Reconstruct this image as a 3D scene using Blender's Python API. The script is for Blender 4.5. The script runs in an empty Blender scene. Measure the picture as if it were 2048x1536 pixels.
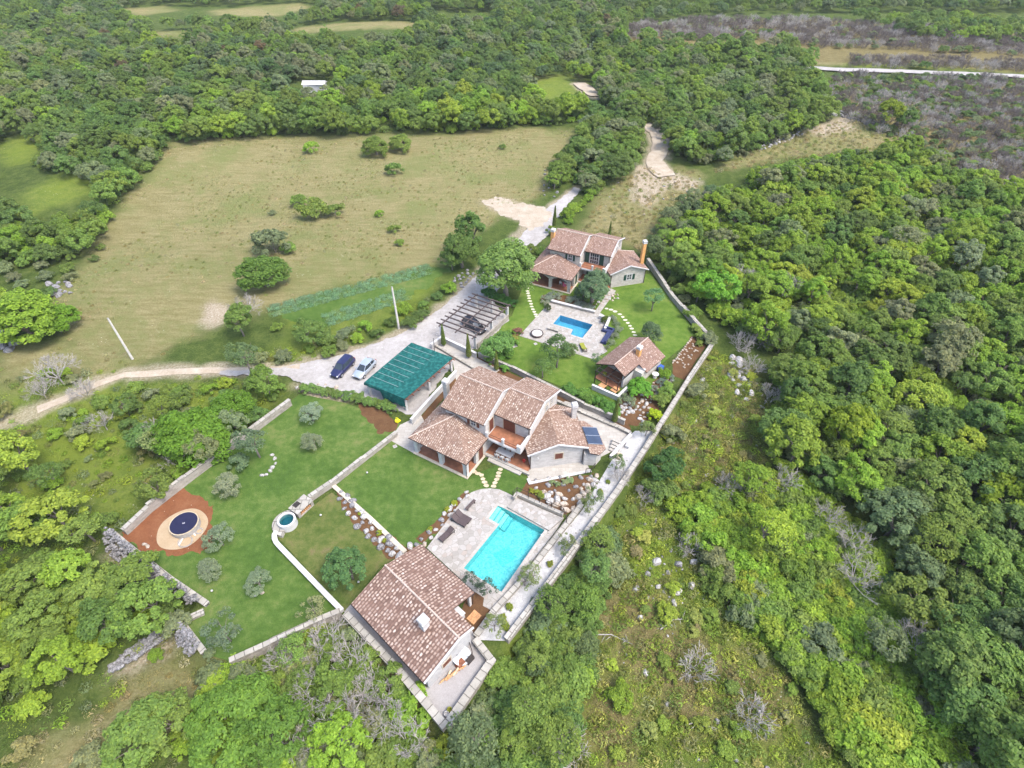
import bpy, bmesh, math, random
import numpy as np
from mathutils import Vector, Matrix
from mathutils.geometry import tessellate_polygon

S = bpy.context.scene
COL = S.collection
R = math.radians

# ---------------------------------------------------------------- camera
F_PX, PITCH, CAM_H, PW, PH = 1120.0, 43.0, 56.0, 2048.0, 1536.0
cam = bpy.data.cameras.new('camera')
cam.sensor_width = 36.0
cam.lens = F_PX / PW * 36.0
cam.clip_start, cam.clip_end = 0.5, 3000.0
camo = bpy.data.objects.new('camera', cam)
camo.location = (0, 0, CAM_H)
camo.rotation_euler = (R(90 - PITCH), 0, 0)
COL.objects.link(camo)
S.camera = camo

# ---------------------------------------------------------------- sky, sun, exposure
SUN_EL, SUN_AZ = 60.0, 122.0           # azimuth clockwise from +Y (ahead of the camera)
w = bpy.data.worlds.new('World')
S.world = w
w.use_nodes = True
wn = w.node_tree
sky = wn.nodes.new('ShaderNodeTexSky')
sky.sky_type = 'NISHITA'
sky.sun_disc = False
sky.sun_elevation = R(SUN_EL)
sky.sun_rotation = R(SUN_AZ)
sky.air_density = 1.0
sky.dust_density = 3.0
sky.ozone_density = 1.0
wn.links.new(sky.outputs[0], wn.nodes['Background'].inputs[0])
wn.nodes['Background'].inputs[1].default_value = 0.15
sun = bpy.data.lights.new('sun', 'SUN')
sun.energy = 1.35
sun.angle = R(20.0)
sun.color = (1.0, 0.955, 0.89)
suno = bpy.data.objects.new('sun', sun)
_d = Vector((math.sin(R(SUN_AZ)) * math.cos(R(SUN_EL)), math.cos(R(SUN_AZ)) * math.cos(R(SUN_EL)), math.sin(R(SUN_EL))))
suno.rotation_euler = _d.to_track_quat('Z', 'Y').to_euler()
suno.location = (0, 60, 120)
COL.objects.link(suno)
S.view_settings.view_transform = 'Standard'
S.view_settings.look = 'None'
S.view_settings.gamma = 1.0
S.view_settings.exposure = 1.56
S.cycles.max_bounces = 6
S.cycles.transparent_max_bounces = 8
S.cycles.diffuse_bounces = 3
S.cycles.glossy_bounces = 2
S.cycles.use_denoising = True

# ---------------------------------------------------------------- from survey pixels to places
_p = R(PITCH)
_fw = np.array([0, math.cos(_p), -math.sin(_p)])
_rt = np.array([1.0, 0, 0])
_up = np.cross(_rt, _fw)


def at(px, py, z=0.0):
    d = _fw * F_PX + _rt * (px - PW / 2) - _up * (py - PH / 2)
    t = (z - CAM_H) / d[2]
    return np.array([0, 0, CAM_H]) + t * d


def at2(px, py, z=0.0):
    return at(px, py, z)[:2]


def smooth(a, b, x):
    t = np.clip((x - a) / (b - a), 0, 1)
    return t * t * (3 - 2 * t)


def pts2(poly, z=0.0):
    return np.array([at2(x, y, z) for x, y in poly])


def inside(P, poly):
    """P (n,2) in polygon (m,2)"""
    x, y = P[:, 0], P[:, 1]
    r = np.zeros(len(P), bool)
    m = len(poly)
    for i in range(m):
        x0, y0 = poly[i]
        x1, y1 = poly[(i + 1) % m]
        c = ((y0 > y) != (y1 > y))
        with np.errstate(divide='ignore', invalid='ignore'):
            xi = (x1 - x0) * (y - y0) / (y1 - y0 + 1e-12) + x0
        r ^= c & (x < xi)
    return r


def dist_poly(P, poly, closed=True):
    d = np.full(len(P), 1e9)
    m = len(poly)
    for i in range(m if closed else m - 1):
        a = poly[i]
        b = poly[(i + 1) % m]
        ab = b - a
        t = np.clip(((P - a) @ ab) / (ab @ ab + 1e-12), 0, 1)
        q = a + t[:, None] * ab
        d = np.minimum(d, np.hypot(*(P - q).T))
    return d


def sdist(P, poly):
    d = dist_poly(P, poly)
    return np.where(inside(P, poly), -d, d)


def vnoise(x, y, seed=0):
    """smooth value noise -1..1"""
    xi, yi = np.floor(x).astype(np.int64), np.floor(y).astype(np.int64)
    fx, fy = x - xi, y - yi
    fx, fy = fx * fx * (3 - 2 * fx), fy * fy * (3 - 2 * fy)

    def h(a, b):
        n = (a * 374761393 + b * 668265263 + seed * 974634533) & 0xffffffff
        n = ((n ^ (n >> 13)) * 1274126177) & 0xffffffff
        return ((n ^ (n >> 16)) & 0xffff) / 32767.5 - 1
    return (h(xi, yi) * (1 - fx) + h(xi + 1, yi) * fx) * (1 - fy) + (h(xi, yi + 1) * (1 - fx) + h(xi + 1, yi + 1) * fx) * fy


# compound outline (lower, outer side drops away beyond its walls)
COMPOUND_PX = [(590, 783), (243, 1064), (223, 1066), (413, 1206), (356, 1240), (405, 1306), (458, 1320), (684, 1222),
               (890, 1452), (985, 1320), (1013, 1280), (1080, 1191), (1150, 1098), (1237, 979), (1290, 898), (1322, 848),
               (1377, 760), (1424, 690), (1390, 640), (1310, 530), (1080, 470), (800, 640)]
COMPOUND = pts2(COMPOUND_PX)


def height(x, y):
    x = np.atleast_1d(np.asarray(x, float))
    y = np.atleast_1d(np.asarray(y, float))
    P = np.stack([x, y], 1)
    sd = sdist(P, COMPOUND)
    drop = 1.5 * smooth(0.1, 1.3, sd) * smooth(66, 42, y)
    far = smooth(18, 90, sd)
    und = far * (1.6 * vnoise(x / 55, y / 55, 3) + 0.7 * vnoise(x / 21, y / 21, 4))
    near = smooth(1.5, 6, sd) * smooth(75, 45, y) * 0.35 * vnoise(x / 4.5, y / 4.5, 5)
    return -drop + und + near


def H(x, y):
    return float(height(x, y)[0])


def gat(px, py, dz=0.0):
    """point on the terrain (lifted dz) seen at this survey pixel"""
    z = 0.0
    for _ in range(5):
        q = at(px, py, z + dz)
        z = H(q[0], q[1])
    q = at(px, py, z + dz)
    return np.array([q[0], q[1], z])


# ---------------------------------------------------------------- node helpers
class NT:
    def __init__(s, name, rough=0.8, spec=0.25):
        s.m = bpy.data.materials.new(name)
        s.m.use_nodes = True
        s.t = s.m.node_tree
        s.b = s.t.nodes['Principled BSDF']
        s.b.inputs['Roughness'].default_value = rough
        s.b.inputs['Specular IOR Level'].default_value = spec

    def n(s, ty, props=None, **ins):
        nd = s.t.nodes.new(ty)
        for k, v in (props or {}).items():
            setattr(nd, k, v)
        for k, v in ins.items():
            k = int(k[1:]) if k[0] == '_' and k[1:].isdigit() else k.replace('_', ' ')
            s.set(nd.inputs[k], v)
        return nd

    def set(s, sock, v):
        if isinstance(v, bpy.types.NodeSocket):
            s.t.links.new(v, sock)
        else:
            if isinstance(v, (tuple, list)) and len(v) == 3 and sock.type == 'RGBA':
                v = (*v, 1)
            sock.default_value = v

    def pos(s):
        return s.n('ShaderNodeNewGeometry').outputs['Position']

    def uv(s):
        return s.n('ShaderNodeTexCoord').outputs['UV']

    def obj(s):
        return s.n('ShaderNodeTexCoord').outputs['Object']

    def noise(s, vec, scale, detail=4, rough=0.55, dim='3D'):
        return s.n('ShaderNodeTexNoise', dict(noise_dimensions=dim), Vector=vec, Scale=scale, Detail=detail, Roughness=rough).outputs[0]

    def vor(s, vec, scale, out='Distance', feature='F1', rnd=1.0):
        return s.n('ShaderNodeTexVoronoi', dict(feature=feature), Vector=vec, Scale=scale, Randomness=rnd).outputs[out]

    def ramp(s, fac, stops, interp='LINEAR'):
        nd = s.n('ShaderNodeValToRGB', Fac=fac)
        cr = nd.color_ramp
        cr.interpolation = interp
        while len(cr.elements) < len(stops):
            cr.elements.new(0.5)
        for e, (p, c) in zip(cr.elements, stops):
            e.position = p
            e.color = (*c, 1) if isinstance(c, (tuple, list)) else (c, c, c, 1)
        return nd.outputs[0]

    def mix(s, f, a, b, mode='MIX'):
        nd = s.n('ShaderNodeMix', dict(data_type='RGBA', blend_type=mode))
        s.set(nd.inputs[0], f)
        s.set(nd.inputs[6], a)
        s.set(nd.inputs[7], b)
        return nd.outputs[2]

    def math(s, op, a, b=0.0, c=0.0):
        nd = s.n('ShaderNodeMath', dict(operation=op))
        s.set(nd.inputs[0], a)
        s.set(nd.inputs[1], b)
        s.set(nd.inputs[2], c)
        return nd.outputs[0]

    def map(s, vec, scale=(1, 1, 1), rot=(0, 0, 0)):
        return s.n('ShaderNodeMapping', Vector=vec, Scale=scale, Rotation=rot).outputs[0]

    def attr(s, name, ty='GEOMETRY'):
        return s.n('ShaderNodeAttribute', dict(attribute_name=name, attribute_type=ty))

    def bump(s, h, strength=0.5, dist=0.05):
        s.set(s.b.inputs['Normal'], s.n('ShaderNodeBump', Height=h, Strength=strength, Distance=dist).outputs[0])

    def base(s, c):
        s.set(s.b.inputs['Base Color'], c)
        return s.m


MATS = {}


def flat(name, col, rough=0.7, metal=0.0, var=0.12, scale=3.0, spec=0.3):
    """a plain coat with slight mottling and wear"""
    if name in MATS:
        return MATS[name]
    t = NT(name, rough, spec)
    n = t.noise(t.pos(), scale, 5)
    c2 = tuple(max(0, x * (1 - var * 1.6)) for x in col)
    c1 = tuple(min(1, x * (1 + var)) for x in col)
    t.base(t.ramp(n, [(0.3, c2), (0.7, c1)]))
    t.b.inputs['Metallic'].default_value = metal
    MATS[name] = t.m
    return t.m


def m_stone(name, light, dark, mortar, bw=0.42, bh=0.19, jitter=0.5, bump=0.6, gap=0.018):
    t = NT(name, 0.9, 0.15)
    uv = t.uv()
    wob = t.n('ShaderNodeVectorMath', dict(operation='ADD'))
    nz = t.n('ShaderNodeTexNoise', Vector=uv, Scale=2.2, Detail=2)
    sc = t.n('ShaderNodeVectorMath', dict(operation='SCALE'), _0=nz.outputs[1])
    sc.inputs['Scale'].default_value = 0.16 * jitter * 2
    t.set(wob.inputs[0], uv)
    t.set(wob.inputs[1], sc.outputs[0])
    br = t.n('ShaderNodeTexBrick', dict(offset=0.5, squash=1.0), Vector=wob.outputs[0], Scale=1.0)
    br.inputs['Color1'].default_value = (*light, 1)
    br.inputs['Color2'].default_value = (*dark, 1)
    br.inputs['Mortar'].default_value = (*mortar, 1)
    br.inputs['Mortar Size'].default_value = gap
    br.inputs['Mortar Smooth'].default_value = 0.4
    br.inputs['Bias'].default_value = -0.15
    br.inputs['Brick Width'].default_value = bw
    br.inputs['Row Height'].default_value = bh
    n = t.noise(t.pos(), 1.1, 6, 0.65)
    c = t.mix(t.ramp(n, [(0.35, 0.0), (0.75, 0.55)]), br.outputs[0], tuple(x * 0.72 for x in dark))
    n2 = t.noise(t.pos(), 14, 3)
    c = t.mix(t.ramp(n2, [(0.3, 0.28), (0.6, 0.0)]), c, tuple(x * 0.55 for x in dark))
    t.base(c)
    hh = t.math('ADD', t.math('MULTIPLY', br.outputs[1], -1.0), t.math('MULTIPLY', n2, 0.5))
    t.bump(hh, bump, 0.04)
    return t.m


def m_rubble(name, cols, scale=2.6, gap=(0.05, 0.045, 0.04), bump=0.9):
    t = NT(name, 0.92, 0.12)
    uv = t.uv()
    e = t.vor(uv, scale, 'Distance', 'DISTANCE_TO_EDGE')
    cc = t.vor(uv, scale, 'Color')
    sep = t.n('ShaderNodeSeparateColor', Color=cc).outputs[0]
    c = t.ramp(sep, [(i / (len(cols) - 1), k) for i, k in enumerate(cols)])
    n = t.noise(t.pos(), 7, 5)
    c = t.mix(t.math('MULTIPLY', n, 0.5), c, tuple(x * 0.5 for x in cols[0]))
    c = t.mix(t.ramp(e, [(0.01, 1.0), (0.07, 0.0)]), c, gap)
    t.base(c)
    t.bump(t.math('ADD', t.ramp(e, [(0.0, 0.0), (0.15, 1.0)]), t.math('MULTIPLY', n, 0.4)), bump, 0.08)
    return t.m


def m_roof(name, channel, mid, crown, pale, tu=0.27, tv=0.38, body=0.5, lo=0.62):
    """barrel tiles: rows of rounded tiles, each with its own firing; pale crown spots paint in lichen and lit tops"""
    t = NT(name, 0.88, 0.15)
    uv = t.uv()
    s = t.n('ShaderNodeSeparateXYZ', Vector=uv)
    u = t.math('DIVIDE', s.outputs[0], tu)
    v = t.math('DIVIDE', s.outputs[1], tv)
    iu = t.math('FLOOR', u)
    wn1 = t.n('ShaderNodeTexWhiteNoise', dict(noise_dimensions='1D'), W=iu).outputs[0]
    v2 = t.math('ADD', v, t.math('MULTIPLY', wn1, 0.8))
    iv = t.math('FLOOR', v2)
    cell = t.n('ShaderNodeCombineXYZ', X=iu, Y=iv, Z=0.0).outputs[0]
    rnd = t.n('ShaderNodeTexWhiteNoise', dict(noise_dimensions='3D'), Vector=cell)
    col = t.ramp(rnd.outputs[0], [(0.0, channel), (lo * .5, mid), (lo, crown), (0.5 + lo * .5, crown), (1.0, pale)])
    fu = t.math('FRACT', u)
    fv = t.math('FRACT', v2)
    eu = t.math('ABSOLUTE', t.math('SUBTRACT', fu, 0.5))
    ev = t.math('ABSOLUTE', t.math('SUBTRACT', fv, 0.42))
    rad = t.math('SQRT', t.math('ADD', t.math('POWER', t.math('MULTIPLY', eu, 1.0), 2.0), t.math('POWER', t.math('MULTIPLY', ev, 0.72), 2.0)))
    wob = t.math('MULTIPLY', t.math('SUBTRACT', t.noise(t.pos(), 4.5, 3), 0.5), 0.6)
    rad = t.math('ADD', rad, wob)
    ch = t.ramp(rad, [(0.20, 0.0), (0.40, 1.0)])
    up = t.ramp(fv, [(0.0, 0.0), (0.75, 0.05), (0.97, 0.8)])
    n = t.noise(t.pos(), 5.0, 5, 0.6)
    c = t.mix(ch, col, t.mix(body, channel, mid))
    c = t.mix(t.math('MULTIPLY', up, 0.55), c, channel)
    big = t.noise(t.pos(), 0.55, 5)
    c = t.mix(t.ramp(big, [(0.42, 0.0), (0.62, 0.5)]), c, mid)
    c = t.mix(t.ramp(n, [(0.5, 0.0), (0.8, 0.45)]), c, tuple(x * 0.6 for x in mid))
    t.base(c)
    t.bump(t.math('SUBTRACT', 1.0, up), 0.5, 0.03)
    return t.m


def m_ground_like(name, stops, s1=0.7, s2=6.0, s3=30.0, bump=0.5, bd=0.05, speck=None):
    t = NT(name, 0.95, 0.08)
    p = t.pos()
    n = t.math('ADD', t.math('MULTIPLY', t.noise(p, s1, 5, 0.6), 0.55), t.math('MULTIPLY', t.noise(p, s2, 5, 0.65), 0.45))
    c = t.ramp(n, stops)
    f = t.noise(p, s3, 3, 0.7)
    c = t.mix(t.ramp(f, [(0.35, 0.4), (0.62, 0.0)]), c, tuple(x * 0.55 for x in stops[0][1]))
    if speck:
        v = t.vor(p, speck[0], 'Distance')
        pick = t.ramp(v, [(speck[1], 1.0), (speck[1] + 0.04, 0.0)])
        c = t.mix(pick, c, speck[2])
    t.base(c)
    t.bump(f, bump, bd)
    return t.m


M = {}
M['villa_stone'] = m_stone('pale_limestone_masonry', (0.577, 0.549, 0.521), (0.428, 0.400, 0.377), (0.558, 0.535, 0.512))
M['villa2_stone'] = m_stone('warm_limestone_masonry', (0.56, 0.525, 0.475), (0.42, 0.385, 0.345), (0.54, 0.51, 0.465))
M['barn_stone'] = m_stone('barn_limestone_masonry', (0.508, 0.500, 0.492), (0.410, 0.398, 0.394), (0.508, 0.496, 0.492))
M['wall_stone'] = m_stone('garden_wall_stone', (0.431, 0.395, 0.351), (0.266, 0.236, 0.204), (0.374, 0.344, 0.308), 0.5, 0.24, 0.8, 0.9)
M['coping'] = m_stone('coping_stone', (0.416, 0.392, 0.348), (0.296, 0.276, 0.240), (0.128, 0.116, 0.096), 0.85, 1.3, 0.4, 0.8, 0.045)
M['rubble'] = m_rubble('dry_stone_rubble', [(0.156, 0.148, 0.148), (0.328, 0.320, 0.320), (0.484, 0.476, 0.468), (0.257, 0.234, 0.234)], 2.4)
M['roof1'] = m_roof('pale_crowned_barrel_tiles', (0.135, 0.083, 0.062), (0.225, 0.150, 0.115), (0.375, 0.290, 0.230), (0.51, 0.435, 0.37), lo=0.5)
M['roof_barn'] = m_roof('speckled_barrel_tiles', (0.110, 0.067, 0.052), (0.190, 0.120, 0.095), (0.385, 0.290, 0.235), (0.52, 0.44, 0.385), tu=0.32, tv=0.42, body=0.3, lo=0.36)
M['roof2'] = m_roof('rosy_barrel_tiles', (0.135, 0.084, 0.065), (0.220, 0.142, 0.112), (0.325, 0.235, 0.19), (0.46, 0.385, 0.33), body=0.6)
M['ridge'] = flat('ridge_tile_mortar', (0.452, 0.359, 0.304), 0.9, var=0.25, scale=6)
M['white'] = flat('white_limewash', (0.482, 0.471, 0.463), 0.8, var=0.10, scale=1.3)
M['cream'] = flat('cream_dressed_stone', (0.464, 0.407, 0.323), 0.85, var=0.12)
M['terracotta'] = flat('terracotta_floor', (0.281, 0.121, 0.066), 0.6, var=0.18, scale=2)
M['shutter_brown'] = flat('brown_painted_wood', (0.13, 0.045, 0.028), 0.55, var=0.15, scale=8)
M['shutter_green'] = flat('green_painted_wood', (0.02, 0.06, 0.045), 0.5, var=0.15, scale=8)
M['gutter'] = flat('dark_brown_metal', (0.06, 0.04, 0.035), 0.45, metal=0.6)
M['orange'] = flat('ochre_render', (0.60, 0.31, 0.11), 0.85, var=0.15)
M['glass'] = flat('window_glass', (0.03, 0.04, 0.05), 0.05, spec=0.8, var=0.2)
M['panel'] = flat('solar_glass', (0.035, 0.05, 0.085), 0.18, spec=0.7, var=0.15, scale=1)
M['alu'] = flat('brushed_aluminium', (0.55, 0.56, 0.58), 0.35, metal=0.8)
M['iron'] = flat('dark_wrought_iron', (0.055, 0.045, 0.04), 0.5, metal=0.5)
M['timber'] = flat('weathered_dark_timber', (0.098, 0.076, 0.072), 0.85, var=0.3, scale=7)
M['timber_red'] = flat('stained_red_timber', (0.20, 0.075, 0.04), 0.7, var=0.25, scale=5)
M['timber_pale'] = flat('oiled_pale_timber', (0.50, 0.26, 0.12), 0.7, var=0.25, scale=6)
M['wicker'] = flat('brown_wicker', (0.075, 0.055, 0.055), 0.7, var=0.35, scale=25)
M['cushion'] = flat('off_white_canvas', (0.506, 0.491, 0.471), 0.9, var=0.05)
M['navy'] = flat('navy_upholstery', (0.035, 0.045, 0.115), 0.85, var=0.2, scale=5)
M['olive_pad'] = flat('olive_green_pad', (0.23, 0.24, 0.03), 0.9, var=0.15)
M['yellow'] = flat('yellow_plastic_sack', (0.75, 0.70, 0.02), 0.5, var=0.1)
M['red'] = flat('red_plastic', (0.62, 0.05, 0.03), 0.4, var=0.1)
M['concrete'] = flat('pale_concrete', (0.328, 0.312, 0.296), 0.9, var=0.12)
M['pole'] = flat('weathered_pole_concrete', (0.52, 0.49, 0.45), 0.9, var=0.15, scale=4)
M['pool_cover'] = flat('navy_pool_sheet', (0.013, 0.013, 0.040), 0.5, var=0.1, scale=2)
M['plaster'] = flat('white_render', (0.490, 0.478, 0.490), 0.85, var=0.05)
M['sand'] = m_ground_like('pale_sand', [(0.3, (0.328, 0.234, 0.140)), (0.55, (0.406, 0.312, 0.203)), (0.75, (0.452, 0.382, 0.281))])
M['bark'] = flat('grey_bark', (0.19, 0.165, 0.14), 0.95, var=0.35, scale=9)
M['twig'] = flat('dry_grey_twigs', (0.34, 0.315, 0.29), 0.95, var=0.25, scale=3)
M['twig_dark'] = flat('charred_twigs', (0.165, 0.138, 0.122), 0.95, var=0.3, scale=2)
M['rock'] = m_rubble('white_limestone', [(0.343, 0.329, 0.316), (0.453, 0.439, 0.426), (0.508, 0.488, 0.466)], 0.9, (0.206, 0.186, 0.165), 0.5)
M['rock_warm'] = m_rubble('warm_limestone', [(0.359, 0.294, 0.230), (0.445, 0.387, 0.323), (0.502, 0.445, 0.380)], 0.9, (0.230, 0.179, 0.129), 0.5)
M['rock_grey'] = m_rubble('grey_limestone', [(0.206, 0.200, 0.206), (0.281, 0.274, 0.281), (0.343, 0.337, 0.337)], 1.2, (0.106, 0.100, 0.100), 0.6)
M['step_stone'] = flat('stepping_stone_slab', (0.468, 0.390, 0.273), 0.9, var=0.2, scale=4)
M['white_step'] = flat('white_stepping_slab', (0.503, 0.482, 0.370), 0.9, var=0.15, scale=4)
M['lawn'] = m_ground_like('clipped_lawn', [(0.38, (0.048, 0.094, 0.018)), (0.47, (0.068, 0.122, 0.024)), (0.55, (0.100, 0.150, 0.036)), (0.64, (0.160, 0.175, 0.062))], 0.13, 1.1, 9, 0.7, 0.07)
M['lawn_bright'] = m_ground_like('irrigated_lawn', [(0.38, (0.062, 0.115, 0.018)), (0.47, (0.090, 0.155, 0.024)), (0.55, (0.122, 0.182, 0.034)), (0.64, (0.170, 0.198, 0.055))], 0.13, 1.1, 9, 0.7, 0.07)
M['lawn_worn'] = m_ground_like('worn_lawn', [(0.38, (0.055, 0.086, 0.018)), (0.46, (0.082, 0.112, 0.027)), (0.55, (0.125, 0.137, 0.042)), (0.64, (0.165, 0.135, 0.066))], 0.2, 1.2, 9, 0.7, 0.07)
M['soil'] = m_ground_like('red_brown_soil', [(0.3, (0.084, 0.046, 0.021)), (0.5, (0.126, 0.067, 0.034)), (0.7, (0.160, 0.097, 0.046))], 0.8, 5, 25, 0.8, 0.05)
M['red_soil'] = m_ground_like('terra_rossa', [(0.3, (0.143, 0.055, 0.025)), (0.5, (0.197, 0.080, 0.038)), (0.7, (0.252, 0.118, 0.059))], 0.6, 4, 25, 0.7, 0.05, (1.6, 0.05, (0.437, 0.370, 0.302)))
M['gravel_road'] = m_ground_like('crushed_limestone', [(0.30, (0.25, 0.23, 0.212)), (0.46, (0.345, 0.325, 0.31)), (0.62, (0.43, 0.412, 0.40))], 0.3, 1.6, 14, 0.6, 0.06, (0.9, 0.05, (0.5, 0.48, 0.46)))
M['gravel_white'] = m_ground_like('white_gravel', [(0.3, (0.306, 0.297, 0.289)), (0.46, (0.425, 0.418, 0.412)), (0.62, (0.518, 0.514, 0.510))], 0.6, 3, 10, 0.9, 0.08, (1.1, 0.10, (0.212, 0.204, 0.187)))
M['gravel_yard'] = m_ground_like('grey_gravel_yard', [(0.3, (0.276, 0.255, 0.249)), (0.5, (0.328, 0.311, 0.305)), (0.7, (0.367, 0.354, 0.347))], 0.4, 3, 20, 0.4, 0.03, (0.9, 0.035, (0.131, 0.118, 0.098)))
M['spoil'] = m_ground_like('cream_spoil', [(0.3, (0.267, 0.215, 0.148)), (0.48, (0.386, 0.326, 0.252)), (0.7, (0.489, 0.445, 0.370))], 0.5, 3, 14, 0.6, 0.06)


def m_paving():
    t = NT('irregular_stone_paving', 0.85, 0.2)
    uv = t.uv()
    e = t.vor(uv, 1.9, 'Distance', 'DISTANCE_TO_EDGE')
    cc = t.vor(uv, 1.9, 'Color')
    sep = t.n('ShaderNodeSeparateColor', Color=cc).outputs[0]
    c = t.ramp(sep, [(0.0, (0.266, 0.250, 0.226)), (0.4, (0.329, 0.310, 0.286)), (0.8, (0.372, 0.356, 0.335)), (1.0, (0.304, 0.260, 0.224))])
    n = t.noise(t.pos(), 1.2, 6, 0.7)
    c = t.mix(t.ramp(n, [(0.4, 0.0), (0.8, 0.4)]), c, (0.213, 0.186, 0.159))
    c = t.mix(t.ramp(e, [(0.012, 0.75), (0.035, 0.0)]), c, (0.191, 0.170, 0.144))
    t.base(c)
    t.bump(t.ramp(e, [(0.0, 0.0), (0.05, 1.0)]), 0.4, 0.02)
    return t.m


M['paving'] = m_paving()
M['slab'] = m_stone('honed_slab_paving', (0.426, 0.402, 0.365), (0.353, 0.328, 0.292), (0.286, 0.261, 0.225), 0.9, 0.5, 0.05, 0.3)


def m_pool(name, a, b, c3, tile=0.13):
    t = NT(name, 0.25, 0.4)
    uv = t.uv()
    k = t.n('ShaderNodeVectorMath', dict(operation='SCALE'), _0=uv)
    k.inputs['Scale'].default_value = 1 / tile
    fl = t.n('ShaderNodeVectorMath', dict(operation='FLOOR'), _0=k.outputs[0])
    wn_ = t.n('ShaderNodeTexWhiteNoise', dict(noise_dimensions='3D'), Vector=fl.outputs[0]).outputs[0]
    c = t.ramp(wn_, [(0.0, a), (0.5, b), (1.0, c3)])
    n = t.noise(t.pos(), 1.6, 5, 0.7)
    t.base(t.mix(t.ramp(n, [(0.35, 0.5), (0.65, 0.0)]), c, tuple(x * 0.62 for x in a)))
    return t.m


M['pool_cyan'] = m_pool('turquoise_mosaic', (0.085, 0.42, 0.44), (0.135, 0.53, 0.545), (0.21, 0.60, 0.61))
M['pool_step'] = m_pool('pale_turquoise_step', (0.24, 0.58, 0.53), (0.30, 0.65, 0.60), (0.36, 0.69, 0.64))
M['pool_blue'] = m_pool('blue_mosaic', (0.075, 0.31, 0.49), (0.09, 0.355, 0.54), (0.11, 0.39, 0.57))


def m_water(name, tint):
    t = NT(name)
    out = [n for n in t.t.nodes if n.type == 'OUTPUT_MATERIAL'][0]
    tr = t.n('ShaderNodeBsdfTransparent', Color=tint)
    gl = t.n('ShaderNodeBsdfGlossy', Color=(1, 1, 1), Roughness=0.06)
    bp = t.n('ShaderNodeBump', Height=t.noise(t.pos(), 2.2, 3), Strength=0.10, Distance=0.05)
    t.set(gl.inputs['Normal'], bp.outputs[0])
    fr = t.n('ShaderNodeFresnel', IOR=1.33)
    t.set(fr.inputs['Normal'], bp.outputs[0])
    mx = t.n('ShaderNodeMixShader', _0=fr.outputs[0], _1=tr.outputs[0], _2=gl.outputs[0])
    t.t.links.new(mx.outputs[0], out.inputs[0])
    return t.m


M['water'] = m_water('clear_pool_water', (0.80, 0.97, 0.985))
M['water_teal'] = m_water('deep_teal_water', (0.35, 0.66, 0.70))


def m_leaf(name, tint_from):
    """leaves: colour of the plant itself, each leaf a little different; thin leaves let some light through"""
    t = NT(name, 0.6, 0.25)
    out = [n for n in t.t.nodes if n.type == 'OUTPUT_MATERIAL'][0]
    if tint_from == 'object':
        col = t.n('ShaderNodeObjectInfo').outputs['Color']
    else:
        col = t.attr('tint', 'INSTANCER').outputs['Color']
    lv = t.attr('lv').outputs['Fac']
    big = t.noise(t.pos(), 0.7, 3)
    k = t.math('ADD', t.math('MULTIPLY', lv, 0.75), t.math('MULTIPLY', big, 0.7))
    k = t.math('ADD', k, 0.66)
    c = t.mix(1.0, col, t.n('ShaderNodeCombineColor', Red=k, Green=k, Blue=k).outputs[0], 'MULTIPLY')
    warm = t.mix(1.0, c, (1.25, 1.06, 0.7), 'MULTIPLY')
    lv2 = t.ramp(lv, [(0.55, 0.0), (1.0, 0.55)])
    c = t.mix(lv2, c, warm)
    t.base(c)
    tl = t.n('ShaderNodeBsdfTranslucent', Color=c)
    mx = t.n('ShaderNodeMixShader', _0=0.5, _1=t.b.outputs[0], _2=tl.outputs[0])
    t.t.links.new(mx.outputs[0], out.inputs[0])
    return t.m


M['leaf'] = m_leaf('leaves', 'object')
M['leaf_i'] = m_leaf('leaves_of_far_wood', 'instancer')


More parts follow.
